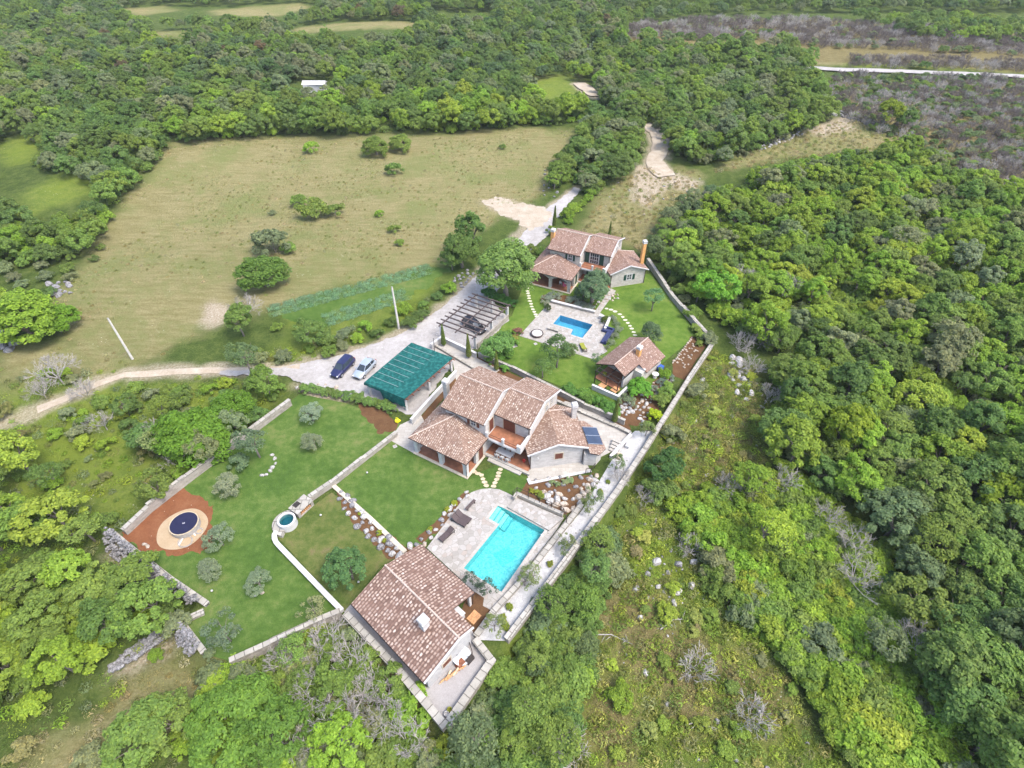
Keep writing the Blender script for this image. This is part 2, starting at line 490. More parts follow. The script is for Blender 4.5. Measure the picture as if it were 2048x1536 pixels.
# ---------------------------------------------------------------- mesh builder
class MB:
    """collects shapes into ONE mesh; metric UVs are laid per face"""

    def __init__(s):
        s.v, s.f, s.mi = [], [], []
        s.cur = 0
        s.dirs = {}

    def quad(s, *P):
        i = len(s.v)
        s.v += [tuple(map(float, p)) for p in P]
        s.f.append(tuple(range(i, i + len(P))))
        s.mi.append(s.cur)

    def idx(s, V, F):
        i = len(s.v)
        s.v += [tuple(map(float, p)) for p in V]
        s.f += [tuple(a + i for a in f) for f in F]
        s.mi += [s.cur] * len(F)

    def box(s, c, size, rz=0.0, taper=1.0):
        """c = centre of the base"""
        hx, hy, hz = size[0] / 2, size[1] / 2, size[2]
        ca, sa = math.cos(rz), math.sin(rz)
        V = []
        for z, k in ((0, 1.0), (hz, taper)):
            for x, y in ((-hx, -hy), (hx, -hy), (hx, hy), (-hx, hy)):
                x, y = x * k, y * k
                V.append((c[0] + x * ca - y * sa, c[1] + x * sa + y * ca, c[2] + z))
        s.idx(V, [(3, 2, 1, 0), (4, 5, 6, 7), (0, 1, 5, 4), (1, 2, 6, 5), (2, 3, 7, 6), (3, 0, 4, 7)])

    def bar(s, a, b, wd, ht, up=(0, 0, 1)):
        """a rectangular bar from a to b"""
        a, b = np.array(a, float), np.array(b, float)
        d = b - a
        d /= np.linalg.norm(d) + 1e-12
        sd = np.cross(d, up)
        if np.linalg.norm(sd) < 1e-6:
            sd = np.array([1.0, 0, 0])
        sd /= np.linalg.norm(sd)
        u = np.cross(sd, d)
        V = []
        for p in (a, b):
            for x, y in ((-1, -1), (1, -1), (1, 1), (-1, 1)):
                V.append(p + sd * x * wd / 2 + u * y * ht / 2)
        s.idx(V, [(0, 1, 2, 3), (7, 6, 5, 4), (4, 5, 1, 0), (5, 6, 2, 1), (6, 7, 3, 2), (7, 4, 0, 3)])

    def prism(s, poly, z0, z1, cap=True):
        """poly (n,2) anticlockwise; z1 may be a list"""
        poly = [tuple(p[:2]) for p in poly]
        ar = sum(poly[i][0] * poly[(i + 1) % len(poly)][1] - poly[(i + 1) % len(poly)][0] * poly[i][1] for i in range(len(poly)))
        zt = list(z1) if isinstance(z1, (list, tuple, np.ndarray)) else [z1] * len(poly)
        zb = list(z0) if isinstance(z0, (list, tuple, np.ndarray)) else [z0] * len(poly)
        if ar < 0:
            poly, zt, zb = poly[::-1], zt[::-1], zb[::-1]
        n = len(poly)
        V = [(*poly[i], zb[i]) for i in range(n)] + [(*poly[i], zt[i]) for i in range(n)]
        F = [(i, (i + 1) % n, n + (i + 1) % n, n + i) for i in range(n)]
        if cap:
            tri = tessellate_polygon([[Vector((p[0], p[1], 0)) for p in poly]])
            for a, b, c in tri:
                p, q, r = poly[a], poly[b], poly[c]
                if (q[0] - p[0]) * (r[1] - p[1]) - (q[1] - p[1]) * (r[0] - p[0]) < 0:
                    b, c = c, b
                F.append((n + a, n + b, n + c))
                F.append((c, b, a))
        s.idx(V, F)

    def sheet(s, poly, z, holes=(), jit=0):
        loops = [[Vector((p[0], p[1], 0)) for p in poly]] + [[Vector((p[0], p[1], 0)) for p in h] for h in holes]
        flatp = [p for l in loops for p in l]
        tri = tessellate_polygon(loops)
        V = [(p.x, p.y, z if not callable(z) else z(p.x, p.y)) for p in flatp]
        F = []
        for a, b, c in tri:
            p, q, r = flatp[a], flatp[b], flatp[c]
            if (q.x - p.x) * (r.y - p.y) - (q.y - p.y) * (r.x - p.x) < 0:
                b, c = c, b
            F.append((a, b, c))
        s.idx(V, F)

    def tube(s, pts, radii, seg=6, cap=True):
        pts = [np.array(p, float) for p in pts]
        n = len(pts)
        if not isinstance(radii, (list, tuple, np.ndarray)):
            radii = [radii] * n
        V, Fc = [], []
        for i, p in enumerate(pts):
            d = pts[min(i + 1, n - 1)] - pts[max(i - 1, 0)]
            d /= np.linalg.norm(d) + 1e-12
            a = np.cross(d, (0, 0, 1.0))
            if np.linalg.norm(a) < 1e-3:
                a = np.cross(d, (1.0, 0, 0))
            a /= np.linalg.norm(a)
            b = np.cross(d, a)
            for k in range(seg):
                t = 2 * math.pi * k / seg
                V.append(p + radii[i] * (a * math.cos(t) + b * math.sin(t)))
        for i in range(n - 1):
            for k in range(seg):
                k2 = (k + 1) % seg
                Fc.append((i * seg + k, i * seg + k2, (i + 1) * seg + k2, (i + 1) * seg + k))
        if cap:
            Fc.append(tuple(range(seg))[::-1])
            Fc.append(tuple((n - 1) * seg + k for k in range(seg)))
        s.idx(V, Fc)

    def lathe(s, c, prof, seg=24):
        """prof [(r,z)...] around the vertical axis through c"""
        V, Fc = [], []
        for r, z in prof:
            for k in range(seg):
                t = 2 * math.pi * k / seg
                V.append((c[0] + r * math.cos(t), c[1] + r * math.sin(t), c[2] + z))
        for i in range(len(prof) - 1):
            for k in range(seg):
                k2 = (k + 1) % seg
                Fc.append((i * seg + k, i * seg + k2, (i + 1) * seg + k2, (i + 1) * seg + k))
        s.idx(V, Fc)

    def mesh(s, name, mats, smooth_=False):
        me = bpy.data.meshes.new(name)
        me.from_pydata(s.v, [], s.f)
        for m in (mats if isinstance(mats, (list, tuple)) else [mats]):
            me.materials.append(m)
        me.polygons.foreach_set('material_index', s.mi)
        uvl = me.uv_layers.new(name='UVMap')
        co = np.array(s.v)
        uv = np.zeros((len(me.loops), 2))
        for p in me.polygons:
            nx, ny, nz = p.normal
            h = math.hypot(nx, ny)
            if h < 0.06:
                dx, dy = s.dirs.get(p.index, (1, 0))
                t, b = (dx, dy, 0), (-dy, dx, 0)
            else:
                t = (-ny / h, nx / h, 0)
                b = (ny * t[2] - nz * t[1], nz * t[0] - nx * t[2], nx * t[1] - ny * t[0])
            for li in p.loop_indices:
                q = co[me.loops[li].vertex_index]
                uv[li] = (q[0] * t[0] + q[1] * t[1] + q[2] * t[2], q[0] * b[0] + q[1] * b[1] + q[2] * b[2])
        uvl.data.foreach_set('uv', uv.ravel())
        if smooth_:
            me.polygons.foreach_set('use_smooth', [True] * len(me.polygons))
        me.update()
        return me

    def build(s, name, mats, parent=None, smooth_=False):
        o = bpy.data.objects.new(name, s.mesh(name, mats, smooth_))
        COL.objects.link(o)
        if parent is not None:
            o.parent = parent
            # parts are modelled in world metres; keep them there
            o.matrix_parent_inverse = parent_matrix(parent).inverted()
        return o


def parent_matrix(o):
    m = Matrix.LocRotScale(o.location, o.rotation_euler, o.scale)
    if o.parent is not None:
        return parent_matrix(o.parent) @ o.matrix_parent_inverse @ m
    return m


def tag(o, label, cat=None, group=None, kind=None):
    o['label'] = label
    if cat:
        o['category'] = cat
    if group:
        o['group'] = group
    if kind:
        o['kind'] = kind
    return o


def thing(name, label, cat, loc=(0, 0, 0), rz=0.0, group=None):
    o = bpy.data.objects.new(name, None)
    o.empty_display_size = 0.3
    o.location = tuple(map(float, loc))
    o.rotation_euler = (0, 0, rz)
    COL.objects.link(o)
    return tag(o, label, cat, group)


def link(name, me, loc, rz=0.0, sc=1.0, parent=None, color=None, tilt=(0, 0)):
    o = bpy.data.objects.new(name, me)
    o.location = tuple(map(float, loc))
    o.rotation_euler = (tilt[0], tilt[1], rz)
    o.scale = (sc, sc, sc) if not isinstance(sc, (tuple, list)) else sc
    if color is not None:
        o.color = (*color, 1)
    COL.objects.link(o)
    if parent is not None:
        o.parent = parent
    return o


def structure(name, mb, mat, label):
    o = mb.build(name, mat)
    return tag(o, label, name.replace('_', ' '), kind='structure')
# ================================================================ THE SETTING
POOL1_PX = [(927.8, 1136.3), (1003, 1184), (1089.4, 1060), (1008, 1016.6), (996, 1011.5), (978, 1037), (998.5, 1049)]
POOL2_PX = [(1106.1, 647.9), (1145.7, 659.3), (1141.3, 669), (1164.7, 676.3), (1185.8, 649.6), (1120.8, 630.6)]
POOL1, POOL2 = pts2(POOL1_PX, 0.05), pts2(POOL2_PX, 0.05)


def offset_poly(poly, d):
    """grow (d>0) an anticlockwise or clockwise polygon outwards with mitred corners"""
    P = np.array(poly, float)
    n = len(P)
    ar = sum(P[i][0] * P[(i + 1) % n][1] - P[(i + 1) % n][0] * P[i][1] for i in range(n))
    sg = 1 if ar > 0 else -1
    out = []
    for i in range(n):
        a, b, c = P[i - 1], P[i], P[(i + 1) % n]
        n1 = np.array([(b - a)[1], -(b - a)[0]]) / np.linalg.norm(b - a) * sg
        n2 = np.array([(c - b)[1], -(c - b)[0]]) / np.linalg.norm(c - b) * sg
        m = n1 + n2
        m /= max(0.3, 1 + n1 @ n2)
        out.append(b + m * d)
    return np.array(out)


POOL1_OUT, POOL2_OUT = offset_poly(POOL1, 0.02), offset_poly(POOL2, 0.02)


def zone_weight(P, polys, feather):
    r = np.zeros(len(P))
    for poly in polys:
        sd = sdist(P, pts2(poly))
        sd = sd + 0.5 * feather * (vnoise(P[:, 0] / (feather * 1.3), P[:, 1] / (feather * 1.3), 11) + 0.6 * vnoise(P[:, 0] / (feather * .45), P[:, 1] / (feather * .45), 12))
        r = np.maximum(r, 1 - smooth(-feather, feather, sd))
    return r


MEADOW = [
    [(100, 600), (170, 520), (205, 455), (262, 385), (340, 290), (480, 272), (700, 268), (900, 268), (1030, 258), (1160, 262), (1140, 320), (1100, 380), (1000, 440), (930, 470), (905, 520), (880, 532), (740, 560), (545, 618), (430, 650), (270, 740), (230, 760), (0, 760), (0, 700), (140, 690)],
    [(0, 770), (60, 760), (60, 800), (0, 830)],
    [(0, 1536), (60, 1480), (200, 1400), (330, 1290), (360, 1260), (430, 1330), (420, 1420), (300, 1450), (120, 1536)],
    [(1180, 440), (1200, 380), (1300, 330), (1400, 345), (1390, 390), (1330, 440), (1310, 520), (1230, 470), (1160, 470)],
    [(1500, 305), (1640, 255), (1690, 240), (1800, 275), (1830, 300), (1640, 312), (1520, 330), (1420, 345)],
    [(230, 22), (330, 15), (360, 25), (280, 32)], [(420, 22), (600, 8), (620, 15), (560, 32), (430, 32)], [(580, 56), (700, 46), (830, 48), (820, 64), (600, 66)], [(310, 62), (400, 66), (390, 74), (300, 72)],
    [(1280, 50), (1480, 45), (1500, 75), (1300, 85)], [(1600, 100), (2048, 120), (2048, 140), (1600, 125)], [(1040, 150), (1160, 140), (1150, 180), (1080, 190)],
    [(120, 900), (200, 890), (210, 960), (150, 980)],
    [(560, 1340), (760, 1340), (800, 1420), (760, 1460), (600, 1420)],
]
GREEN = [
    [(0, 780), (240, 760), (430, 760), (560, 780), (480, 860), (300, 985), (220, 1040), (0, 1000)],
    [(1100, 1200), (1240, 1010), (1330, 870), (1430, 700), (1520, 760), (1560, 900), (1400, 970), (1340, 1010), (1390, 1110), (1500, 1250), (1600, 1400), (1700, 1536), (900, 1536), (1000, 1340)],
    [(560, 628), (640, 590), (870, 535), (890, 560), (830, 600), (700, 650), (600, 665)],
    [(40, 400), (170, 350), (230, 360), (180, 400), (60, 450)],
    [(0, 290), (60, 270), (100, 280), (60, 330), (0, 330)],
    [(60, 860), (180, 830), (240, 900), (230, 980), (120, 980)],
    [(1050, 160), (1150, 135), (1165, 190), (1100, 210)],
    [(700, 690), (860, 620), (880, 600), (700, 640), (560, 690), (480, 740), (600, 720)],
    [(1680, 110), (1900, 105), (2048, 125), (2048, 138), (1700, 132)],
]
DRY = [
    [(1640, 160), (1900, 158), (2200, 165), (2200, 400), (1990, 375), (1840, 295), (1700, 235), (1660, 200)], [(1200, 70), (1500, 40), (1800, 50), (2300, 80), (2300, 150), (1640, 120), (1240, 95)],
    [(1330, 880), (1420, 720), (1500, 740), (1540, 880), (1440, 960), (1350, 960)],
    [(1140, 1180), (1250, 1130), (1330, 1180), (1420, 1290), (1480, 1400), (1400, 1460), (1250, 1330), (1190, 1290)],
    [(1300, 1180), (1380, 1240), (1560, 1360), (1640, 1440), (1560, 1480), (1400, 1380)],
    [(1180, 1380), (1260, 1350), (1300, 1440), (1250, 1536), (1180, 1500)],
    [(700, 1310), (800, 1360), (880, 1450), (800, 1440), (720, 1380)],
]
BARE = [
    [(1270, 330), (1345, 345), (1400, 365), (1390, 385), (1330, 375), (1300, 420), (1260, 400)],
    [(1600, 270), (1690, 240), (1700, 268), (1640, 280)],
    [(215, 1330), (330, 1255), (340, 1275), (230, 1345)],
    [(225, 1075), (310, 1150), (280, 1160), (205, 1100)],
    [(960, 405), (1000, 395), (1050, 410), (1100, 420), (1060, 455)],
    [(590, 770), (640, 760), (700, 800), (640, 800)],
    [(420, 600), (470, 620), (430, 660), (400, 640)],
]

ys = [4.0]
while ys[-1] < 900:
    y = ys[-1]
    ys.append(y + (0.62 if y < 78 else 0.62 + (y - 78) * 0.013))
xs = [0.0]
while xs[-1] < 700:
    x = xs[-1]
    xs.append(x + (0.66 if x < 62 else 0.66 + (x - 62) * 0.03))
xs = np.array(sorted(set([-x for x in xs] + xs)))
ys = np.array(ys)
GX, GY = np.meshgrid(xs, ys)
gx, gy = GX.ravel(), GY.ravel()
GP = np.stack([gx, gy], 1)
gz = height(gx, gy)
nx_, ny_ = len(xs), len(ys)
ii = np.arange(nx_ * ny_).reshape(ny_, nx_)
Fq = np.stack([ii[:-1, :-1].ravel(), ii[:-1, 1:].ravel(), ii[1:, 1:].ravel(), ii[1:, :-1].ravel()], 1)
bad = (inside(GP, offset_poly(POOL1, 0.1)) | inside(GP, offset_poly(POOL2, 0.1)))
near_pool = (dist_poly(GP, POOL1) < 0.1) | (dist_poly(GP, POOL2) < 0.1)
kill = (bad | near_pool)[Fq].any(1)
cen = GP[Fq].mean(1)
kill |= inside(cen, offset_poly(POOL1, 0.5)) | inside(cen, offset_poly(POOL2, 0.5))
Fq = Fq[~kill]
me = bpy.data.meshes.new('ground')
me.from_pydata(np.stack([gx, gy, gz], 1).tolist(), [], Fq.tolist())
zone = np.zeros((len(gx), 4))
zone[:, 0] = zone_weight(GP, MEADOW, 2.5)
zone[:, 1] = zone_weight(GP, GREEN, 2.5)
zone[:, 2] = zone_weight(GP, BARE, 1.2)
zone[:, 3] = zone_weight(GP, DRY, 2.5)
# trodden gravelly margins along the roads and the track
for line, half in (([(440, 742), (560, 738), (640, 721), (700, 706), (800, 668), (870, 627), (925, 578), (968, 542), (1010, 500), (1068, 440), (1125, 395), (1155, 374)], 0.3), ([(1284, 249), (1298, 254), (1314, 266), (1324, 286), (1318, 306), (1308, 322), (1318, 340), (1334, 354)], 2.3), ([(600, 733), (520, 742), (430, 741), (330, 745), (250, 750), (190, 770), (130, 798), (60, 826), (0, 850)], 0.7), ([(1158, 168), (1172, 178), (1192, 194)], 2.4)):
    dd = dist_poly(GP, np.array([gat(*q_)[:2] for q_ in line]), False)
    wv_ = 0.8 * vnoise(gx / 1.7, gy / 1.7, 61)
    zone[:, 2] = np.maximum(zone[:, 2], 0.75 * (1 - smooth(half, half + 1.6, dd + wv_)))
ca = me.color_attributes.new('zone', 'FLOAT_COLOR', 'POINT')
ca.data.foreach_set('color', np.stack([zone[:, 0], zone[:, 1], zone[:, 2], np.ones(len(gx))], 1).ravel())
da = me.attributes.new('dry', 'FLOAT', 'POINT')
da.data.foreach_set('value', zone[:, 3])
me.polygons.foreach_set('use_smooth', [True] * len(me.polygons))


def m_ground():
    t = NT('mixed_ground_cover', 0.97, 0.05)
    p = t.pos()
    za = t.attr('zone').outputs['Color']
    sp = t.n('ShaderNodeSeparateColor', Color=za)
    big = t.noise(p, 0.07, 5, 0.6)
    mid = t.noise(p, 0.55, 5, 0.65)
    fine = t.noise(p, 3.2, 5, 0.7)
    ufine = t.noise(p, 11.0, 3, 0.7)
    floor_ = t.ramp(t.math('ADD', t.math('MULTIPLY', mid, 0.5), t.math('MULTIPLY', fine, 0.5)),
                    [(0.32, (0.034, 0.052, 0.014)), (0.48, (0.068, 0.102, 0.024)), (0.60, (0.112, 0.142, 0.038)), (0.75, (0.165, 0.145, 0.075))])
    streak = t.noise(t.map(p, (0.22, 1.1, 1.0), (0, 0, R(24))), 1.0, 5, 0.65)
    mead = t.ramp(t.math('ADD', t.math('MULTIPLY', streak, 0.5), t.math('MULTIPLY', fine, 0.5)),
                  [(0.30, (0.130, 0.118, 0.042)), (0.45, (0.215, 0.190, 0.082)), (0.58, (0.285, 0.252, 0.125)), (0.74, (0.37, 0.335, 0.195))])
    mead = t.mix(t.ramp(t.math('ADD', t.math('MULTIPLY', big, 0.65), t.math('MULTIPLY', mid, 0.35)), [(0.46, 0.0), (0.60, 0.75)]), mead, (0.160, 0.185, 0.060))
    gr = t.ramp(t.math('ADD', t.math('MULTIPLY', mid, 0.45), t.math('MULTIPLY', fine, 0.55)),
                [(0.30, (0.070, 0.105, 0.022)), (0.45, (0.120, 0.170, 0.032)), (0.58, (0.180, 0.215, 0.045)), (0.74, (0.25, 0.235, 0.085))])
    gr = t.mix(t.ramp(big, [(0.42, 0.0), (0.6, 0.6)]), gr, (0.165, 0.215, 0.028))
    dry = t.ramp(t.math('ADD', t.math('MULTIPLY', mid, 0.4), t.math('MULTIPLY', fine, 0.6)),
                 [(0.30, (0.095, 0.078, 0.030)), (0.46, (0.170, 0.140, 0.060)), (0.60, (0.230, 0.195, 0.088)), (0.75, (0.29, 0.255, 0.14))])
    bare = t.ramp(fine, [(0.3, (0.26, 0.19, 0.12)), (0.5, (0.40, 0.33, 0.24)), (0.7, (0.58, 0.52, 0.44))])
    c = t.mix(sp.outputs[0], floor_, mead)
    c = t.mix(sp.outputs[1], c, gr)
    c = t.mix(t.attr('dry').outputs['Fac'], c, dry)
    c = t.mix(sp.outputs[2], c, bare)
    c = t.mix(t.ramp(ufine, [(0.36, 0.45), (0.58, 0.0)]), c, t.mix(1.0, c, (0.45, 0.5, 0.42), 'MULTIPLY'))
    fl = t.vor(p, 1.7, 'Distance')
    flm = t.math('MULTIPLY', t.ramp(fl, [(0.10, 1.0), (0.17, 0.0)]), t.ramp(t.noise(p, 0.16, 3), [(0.55, 0.0), (0.66, 0.9)]))
    flm = t.math('MULTIPLY', flm, t.math('MAXIMUM', sp.outputs[0], sp.outputs[1]))
    c = t.mix(flm, c, (0.55, 0.53, 0.40))
    t.base(c)
    t.bump(t.math('ADD', fine, ufine), 0.9, 0.22)
    return t.m


me.materials.append(m_ground())
go = bpy.data.objects.new('ground', me)
COL.objects.link(go)
tag(go, 'rolling scrubland ground with dry meadow, green grass and bare patches', 'ground', kind='structure')


def rough_poly(poly, step=0.5, amp=0.18, seed=0):
    """resample an outline and fray it, for edges of grass, gravel and soil"""
    out = []
    n = len(poly)
    for i in range(n):
        a, b = np.array(poly[i]), np.array(poly[(i + 1) % n])
        L = np.linalg.norm(b - a)
        k = max(1, int(L / step))
        nr = np.array([(b - a)[1], -(b - a)[0]]) / (L + 1e-9)
        for j in range(k):
            q = a + (b - a) * j / k
            f = 1.0 if j else 0.4
            q = q + nr * amp * f * float(vnoise(np.array([q[0] * .9]), np.array([q[1] * .9]), 20 + seed)[0] + .45 * vnoise(np.array([q[0] * 3.1]), np.array([q[1] * 3.1]), 50 + seed)[0])
            out.append(q)
    return np.array(out)


def surf(name, px, z, mat, label, rough=None, holes=(), seed=0):
    P = pts2(px)
    if rough:
        P = rough_poly(P, 0.3, rough, seed)
    mb = MB()
    mb.sheet(P, z, holes)
    return structure(name, mb, M[mat], label)


# lawns
surf('lawn', [(600, 788), (690, 806), (800, 845), (798, 866), (664, 972), (620, 1004), (556, 1034), (552, 1075), (690, 1222), (458, 1322), (404, 1306), (356, 1242), (413, 1210), (243, 1068), (368, 965), (492, 872)], 0.012, 'lawn', 'long upper lawn with olive trees inside the stone walls')
surf('lawn', [(556, 1075), (600, 1030), (664, 985), (808, 1105), (760, 1135), (705, 1205), (690, 1222)], 0.016, 'lawn_worn', 'worn lawn patch between the curved white wall and the boulder bank')
surf('lawn', [(798, 866), (832, 905), (935, 958), (962, 944), (1000, 928), (1068, 962), (1050, 990), (1032, 1000), (990, 985), (950, 992), (925, 1010), (880, 1062), (842, 1092), (808, 1104), (664, 975)], 0.016, 'lawn', 'square clipped lawn in front of the nearer villa')
surf('lawn', [(955, 705), (985, 655), (1024, 632), (1045, 575), (1080, 560), (1300, 548), (1345, 600), (1392, 668), (1384, 678), (1302, 745), (1330, 760), (1292, 850), (1240, 838), (1120, 772), (1040, 740)], 0.012, 'lawn_bright', 'bright green lawn around the farther villa and its pool', holes=[POOL2_OUT[::-1]])
# soil beds
surf('soil_bed', [(243, 1066), (300, 1016), (355, 972), (378, 985), (430, 1010), (425, 1040), (432, 1085), (400, 1110), (345, 1110), (300, 1105)], 0.020, 'red_soil', 'bare red soil around the round pool', 0.5, seed=1)
surf('soil_bed', [(715, 800), (760, 815), (800, 845), (790, 862), (760, 868), (735, 840)], 0.020, 'soil', 'bare brown soil beside the green net carport', 0.5, seed=2)
surf('soil_bed', [(1384, 672), (1412, 690), (1370, 760), (1345, 752), (1346, 728)], 0.022, 'soil', 'brown soil bed with a stone maze by the boundary wall', 0.15, seed=3)
surf('soil_bed', [(1045, 975), (1068, 952), (1175, 950), (1190, 945), (1165, 1000), (1135, 1035), (1085, 1010), (1040, 986)], 0.022, 'soil', 'brown soil bed of boulders below the nearer villa', 0.3, seed=4)
surf('soil_bed', [(1240, 800), (1262, 770), (1300, 770), (1330, 750), (1345, 755), (1312, 830), (1290, 850), (1262, 850), (1240, 838)], 0.022, 'soil', 'soil bed of white stones beside the summer house', 0.3, seed=5)
surf('soil_bed', [(935, 1190), (950, 1183), (985, 1205), (983, 1225), (950, 1274), (940, 1262), (920, 1235)], 0.024, 'soil', 'brown soil strip between the tiled pool house and the wall', 0.1, seed=6)
surf('soil_bed', [(840, 835), (915, 745), (925, 755), (880, 805), (850, 845)], 0.020, 'soil', 'narrow planted strip between carport wall and villa', 0.1, seed=7)
surf('soil_bed', [(885, 690), (960, 735), (1170, 830), (1262, 862), (1258, 850), (1170, 815), (1020, 745), (893, 683)], 0.020, 'soil', 'long planted strip between the two gardens', 0.1, seed=8)
surf('soil_bed', [(668, 972), (680, 985), (812, 1095), (845, 1090), (835, 1110), (800, 1120), (770, 1110), (700, 1040)], 0.022, 'soil', 'soil bank of boulders below the square lawn', 0.3, seed=9)
surf('soil_bed', [(843, 1086), (880, 1060), (925, 1008), (940, 985), (930, 982), (905, 1010), (870, 1045), (830, 1078)], 0.024, 'soil', 'soil bank of boulders beside the nearer pool terrace', 0.25, seed=10)
surf('soil_bed', [(1080, 600), (1085, 590), (1130, 590), (1190, 610), (1195, 622), (1100, 600)], 0.022, 'soil', 'planting bed below the farther villa', 0.3, seed=11)
# vegetable strip
surf('vegetable_field', [(536, 628), (640, 592), (760, 560), (866, 534), (900, 540), (870, 566), (790, 606), (700, 640), (640, 650)], 0.02, 'lawn', 'green strip of vegetable field along the meadow', 1.0, seed=12)
# roads
surf('road', [(440, 742), (560, 737), (640, 720), (700, 706), (800, 668), (870, 626), (925, 577), (968, 541), (1010, 500), (1045, 468), (1068, 440), (1095, 415), (1125, 395), (1150, 374), (1163, 378), (1135, 410), (1112, 440), (1097, 470), (1070, 492), (1032, 535), (1002, 575), (985, 600), (1018, 640), (955, 700), (905, 690), (910, 720), (830, 830), (790, 824), (690, 795), (615, 770), (560, 750), (440, 750)], 0.03, 'gravel_road', 'pale gravel road from the parking bay past both villas', 0.3, seed=13)
surf('road', [(965, 402), (992, 393), (1040, 407), (1088, 413), (1104, 425), (1085, 450), (1062, 462), (1030, 440), (1000, 430)], 0.034, 'spoil', 'cream gravel lay-by beside the bend of the road', 0.8, seed=14)


def ribbon(name, px, wid, mat, label, dz=0.06, seed=0):
    C = np.array([gat(*p)[:2] for p in px])
    out = []
    for i in range(len(C) - 1):
        k = max(1, int(np.linalg.norm(C[i + 1] - C[i]) / 1.5))
        out += [C[i] + (C[i + 1] - C[i]) * j / k for j in range(k)]
    C = np.array(out + [C[-1]])
    T = np.gradient(C, axis=0)
    T /= np.linalg.norm(T, axis=1)[:, None]
    N = np.stack([-T[:, 1], T[:, 0]], 1)
    wv = wid / 2 * (1 + 0.18 * vnoise(np.arange(len(C)) * 0.7, np.zeros(len(C)), seed))
    mb = MB()
    L = C + N * wv[:, None]
    Rr = C - N * wv[:, None]
    zl, zc, zr = height(*L.T), height(*C.T), height(*Rr.T)
    V, Fc = [], []
    for i in range(len(C)):
        V += [(*L[i], zl[i] + dz), (*C[i], zc[i] + dz + 0.05), (*Rr[i], zr[i] + dz)]
    for i in range(len(C) - 1):
        a = 3 * i
        Fc += [(a + 1, a, a + 3, a + 4), (a + 2, a + 1, a + 4, a + 5)]
    mb.idx(V, Fc)
    return structure(name, mb, M[mat], label)


ribbon('track', [(600, 733), (520, 742), (430, 741), (330, 745), (250, 750), (190, 770), (130, 798), (75, 820)], 1.3, 'spoil', 'narrow stony track running left from the parking bay', 0.05, 31)
ribbon('road', [(1284, 249), (1298, 254), (1314, 266), (1324, 286), (1318, 306), (1308, 322), (1318, 340), (1334, 354)], 4.6, 'spoil', 'winding pale track among trees beyond the farther villa', 0.22, 34)
ribbon('road', [(1158, 168), (1172, 178), (1192, 194)], 5.0, 'spoil', 'short pale stretch of road in the far wood', 0.35, 32)
ribbon('road', [(1610, 137), (1680, 142), (1800, 145), (1920, 150), (2048, 156), (2180, 160)], 5.0, 'gravel_road', 'straight pale road through the grey scrub', 0.5, 33)

# hard surfaces
arc = [(930, 993), (945, 984), (962, 978.5), (980, 977), (998, 979), (1014, 986), (1032, 995)]
surf('paving', [(853.7, 1096)] + arc + [(1098, 1022), (1128, 1036), (1112, 1062), (1005, 1200), (984, 1222), (966, 1212), (968, 1196), (948, 1183)], 0.052, 'paving', 'pale stone terrace around the nearer pool', holes=[POOL1_OUT[::-1]])
T2 = [(1038.6, 672), (1090, 615), (1103, 601), (1140, 611), (1190, 623), (1216, 585), (1222, 577), (1232, 582), (1200, 626), (1220, 637), (1212, 660), (1205, 690), (1215, 703), (1187, 719)]
surf('paving', T2, 0.052, 'paving', 'pale stone terrace around the farther pool', holes=[POOL2_OUT[::-1]])
surf('paving', [(1055, 952), (1058, 963), (1180, 940), (1174, 928), (1230, 900), (1262, 862), (1160, 810), (1130, 802), (1110, 830), (1060, 930)], 0.030, 'slab', 'white slab paving around the nearer villa')
surf('paving', [(779, 880), (830, 908), (868, 880), (842, 830), (800, 850)], 0.030, 'slab', 'pale plank-like slabs beside the nearer villa porch')
surf('paving', [(868, 700), (893, 685), (1000, 740), (960, 770), (912, 760), (905, 720)], 0.036, 'slab', 'pale paved court between carport and pergola')
surf('gravel_yard', [(688, 1224), (704, 1206), (730, 1180), (900, 1235), (945, 1262), (952, 1278), (983, 1320), (890, 1448)], 0.030, 'gravel_yard', 'grey gravel yard around the tiled pool house')
surf('gravel_strip', [(955, 1280), (985, 1232), (1044, 1168), (1166, 1018), (1200, 960), (1248, 880), (1270, 862), (1312, 862), (1236, 976), (1150, 1094), (1080, 1186), (1012, 1282)], 0.030, 'gravel_white', 'white gravel strip inside the long boundary wall')


# ---------------------------------------------------------------- walls
def strip(mb, C, hs, zb, half, extra=0.0):
    """mitred wall along C (n,2); hs[i] = top of stretch i, zb = foot"""
    n = len(C)
    L, Q = [], []
    for i in range(n):
        t1 = C[i] - C[i - 1] if i else C[1] - C[0]
        t2 = C[i + 1] - C[i] if i < n - 1 else C[-1] - C[-2]
        t1, t2 = t1 / np.linalg.norm(t1), t2 / np.linalg.norm(t2)
        n1, n2 = np.array([-t1[1], t1[0]]), np.array([-t2[1], t2[0]])
        m = (n1 + n2) / max(0.35, 1 + n1 @ n2)
        e = 0.0
        if i == 0:
            e = -extra
        if i == n - 1:
            e = extra
        L.append(C[i] + m * half + t1 * e)
        Q.append(C[i] - m * half + t1 * e)
    for i in range(n - 1):
        z0, z1 = zb, hs[i]
        P = [(*Q[i],), (*Q[i + 1],), (*L[i + 1],), (*L[i],)]
        b0 = z0 if np.isscalar(z0) else z0[i]
        V = [(*p, b0) for p in P] + [(*p, z1) for p in P]
        mb.idx(V, [(0, 1, 5, 4), (2, 3, 7, 6), (4, 5, 6, 7), (1, 2, 6, 5), (3, 0, 4, 7)])
        d_ = (C[i + 1] - C[i]) / np.linalg.norm(C[i + 1] - C[i])
        for k in range(5):
            mb.dirs[len(mb.f) - 1 - k] = (float(d_[0]), float(d_[1]))


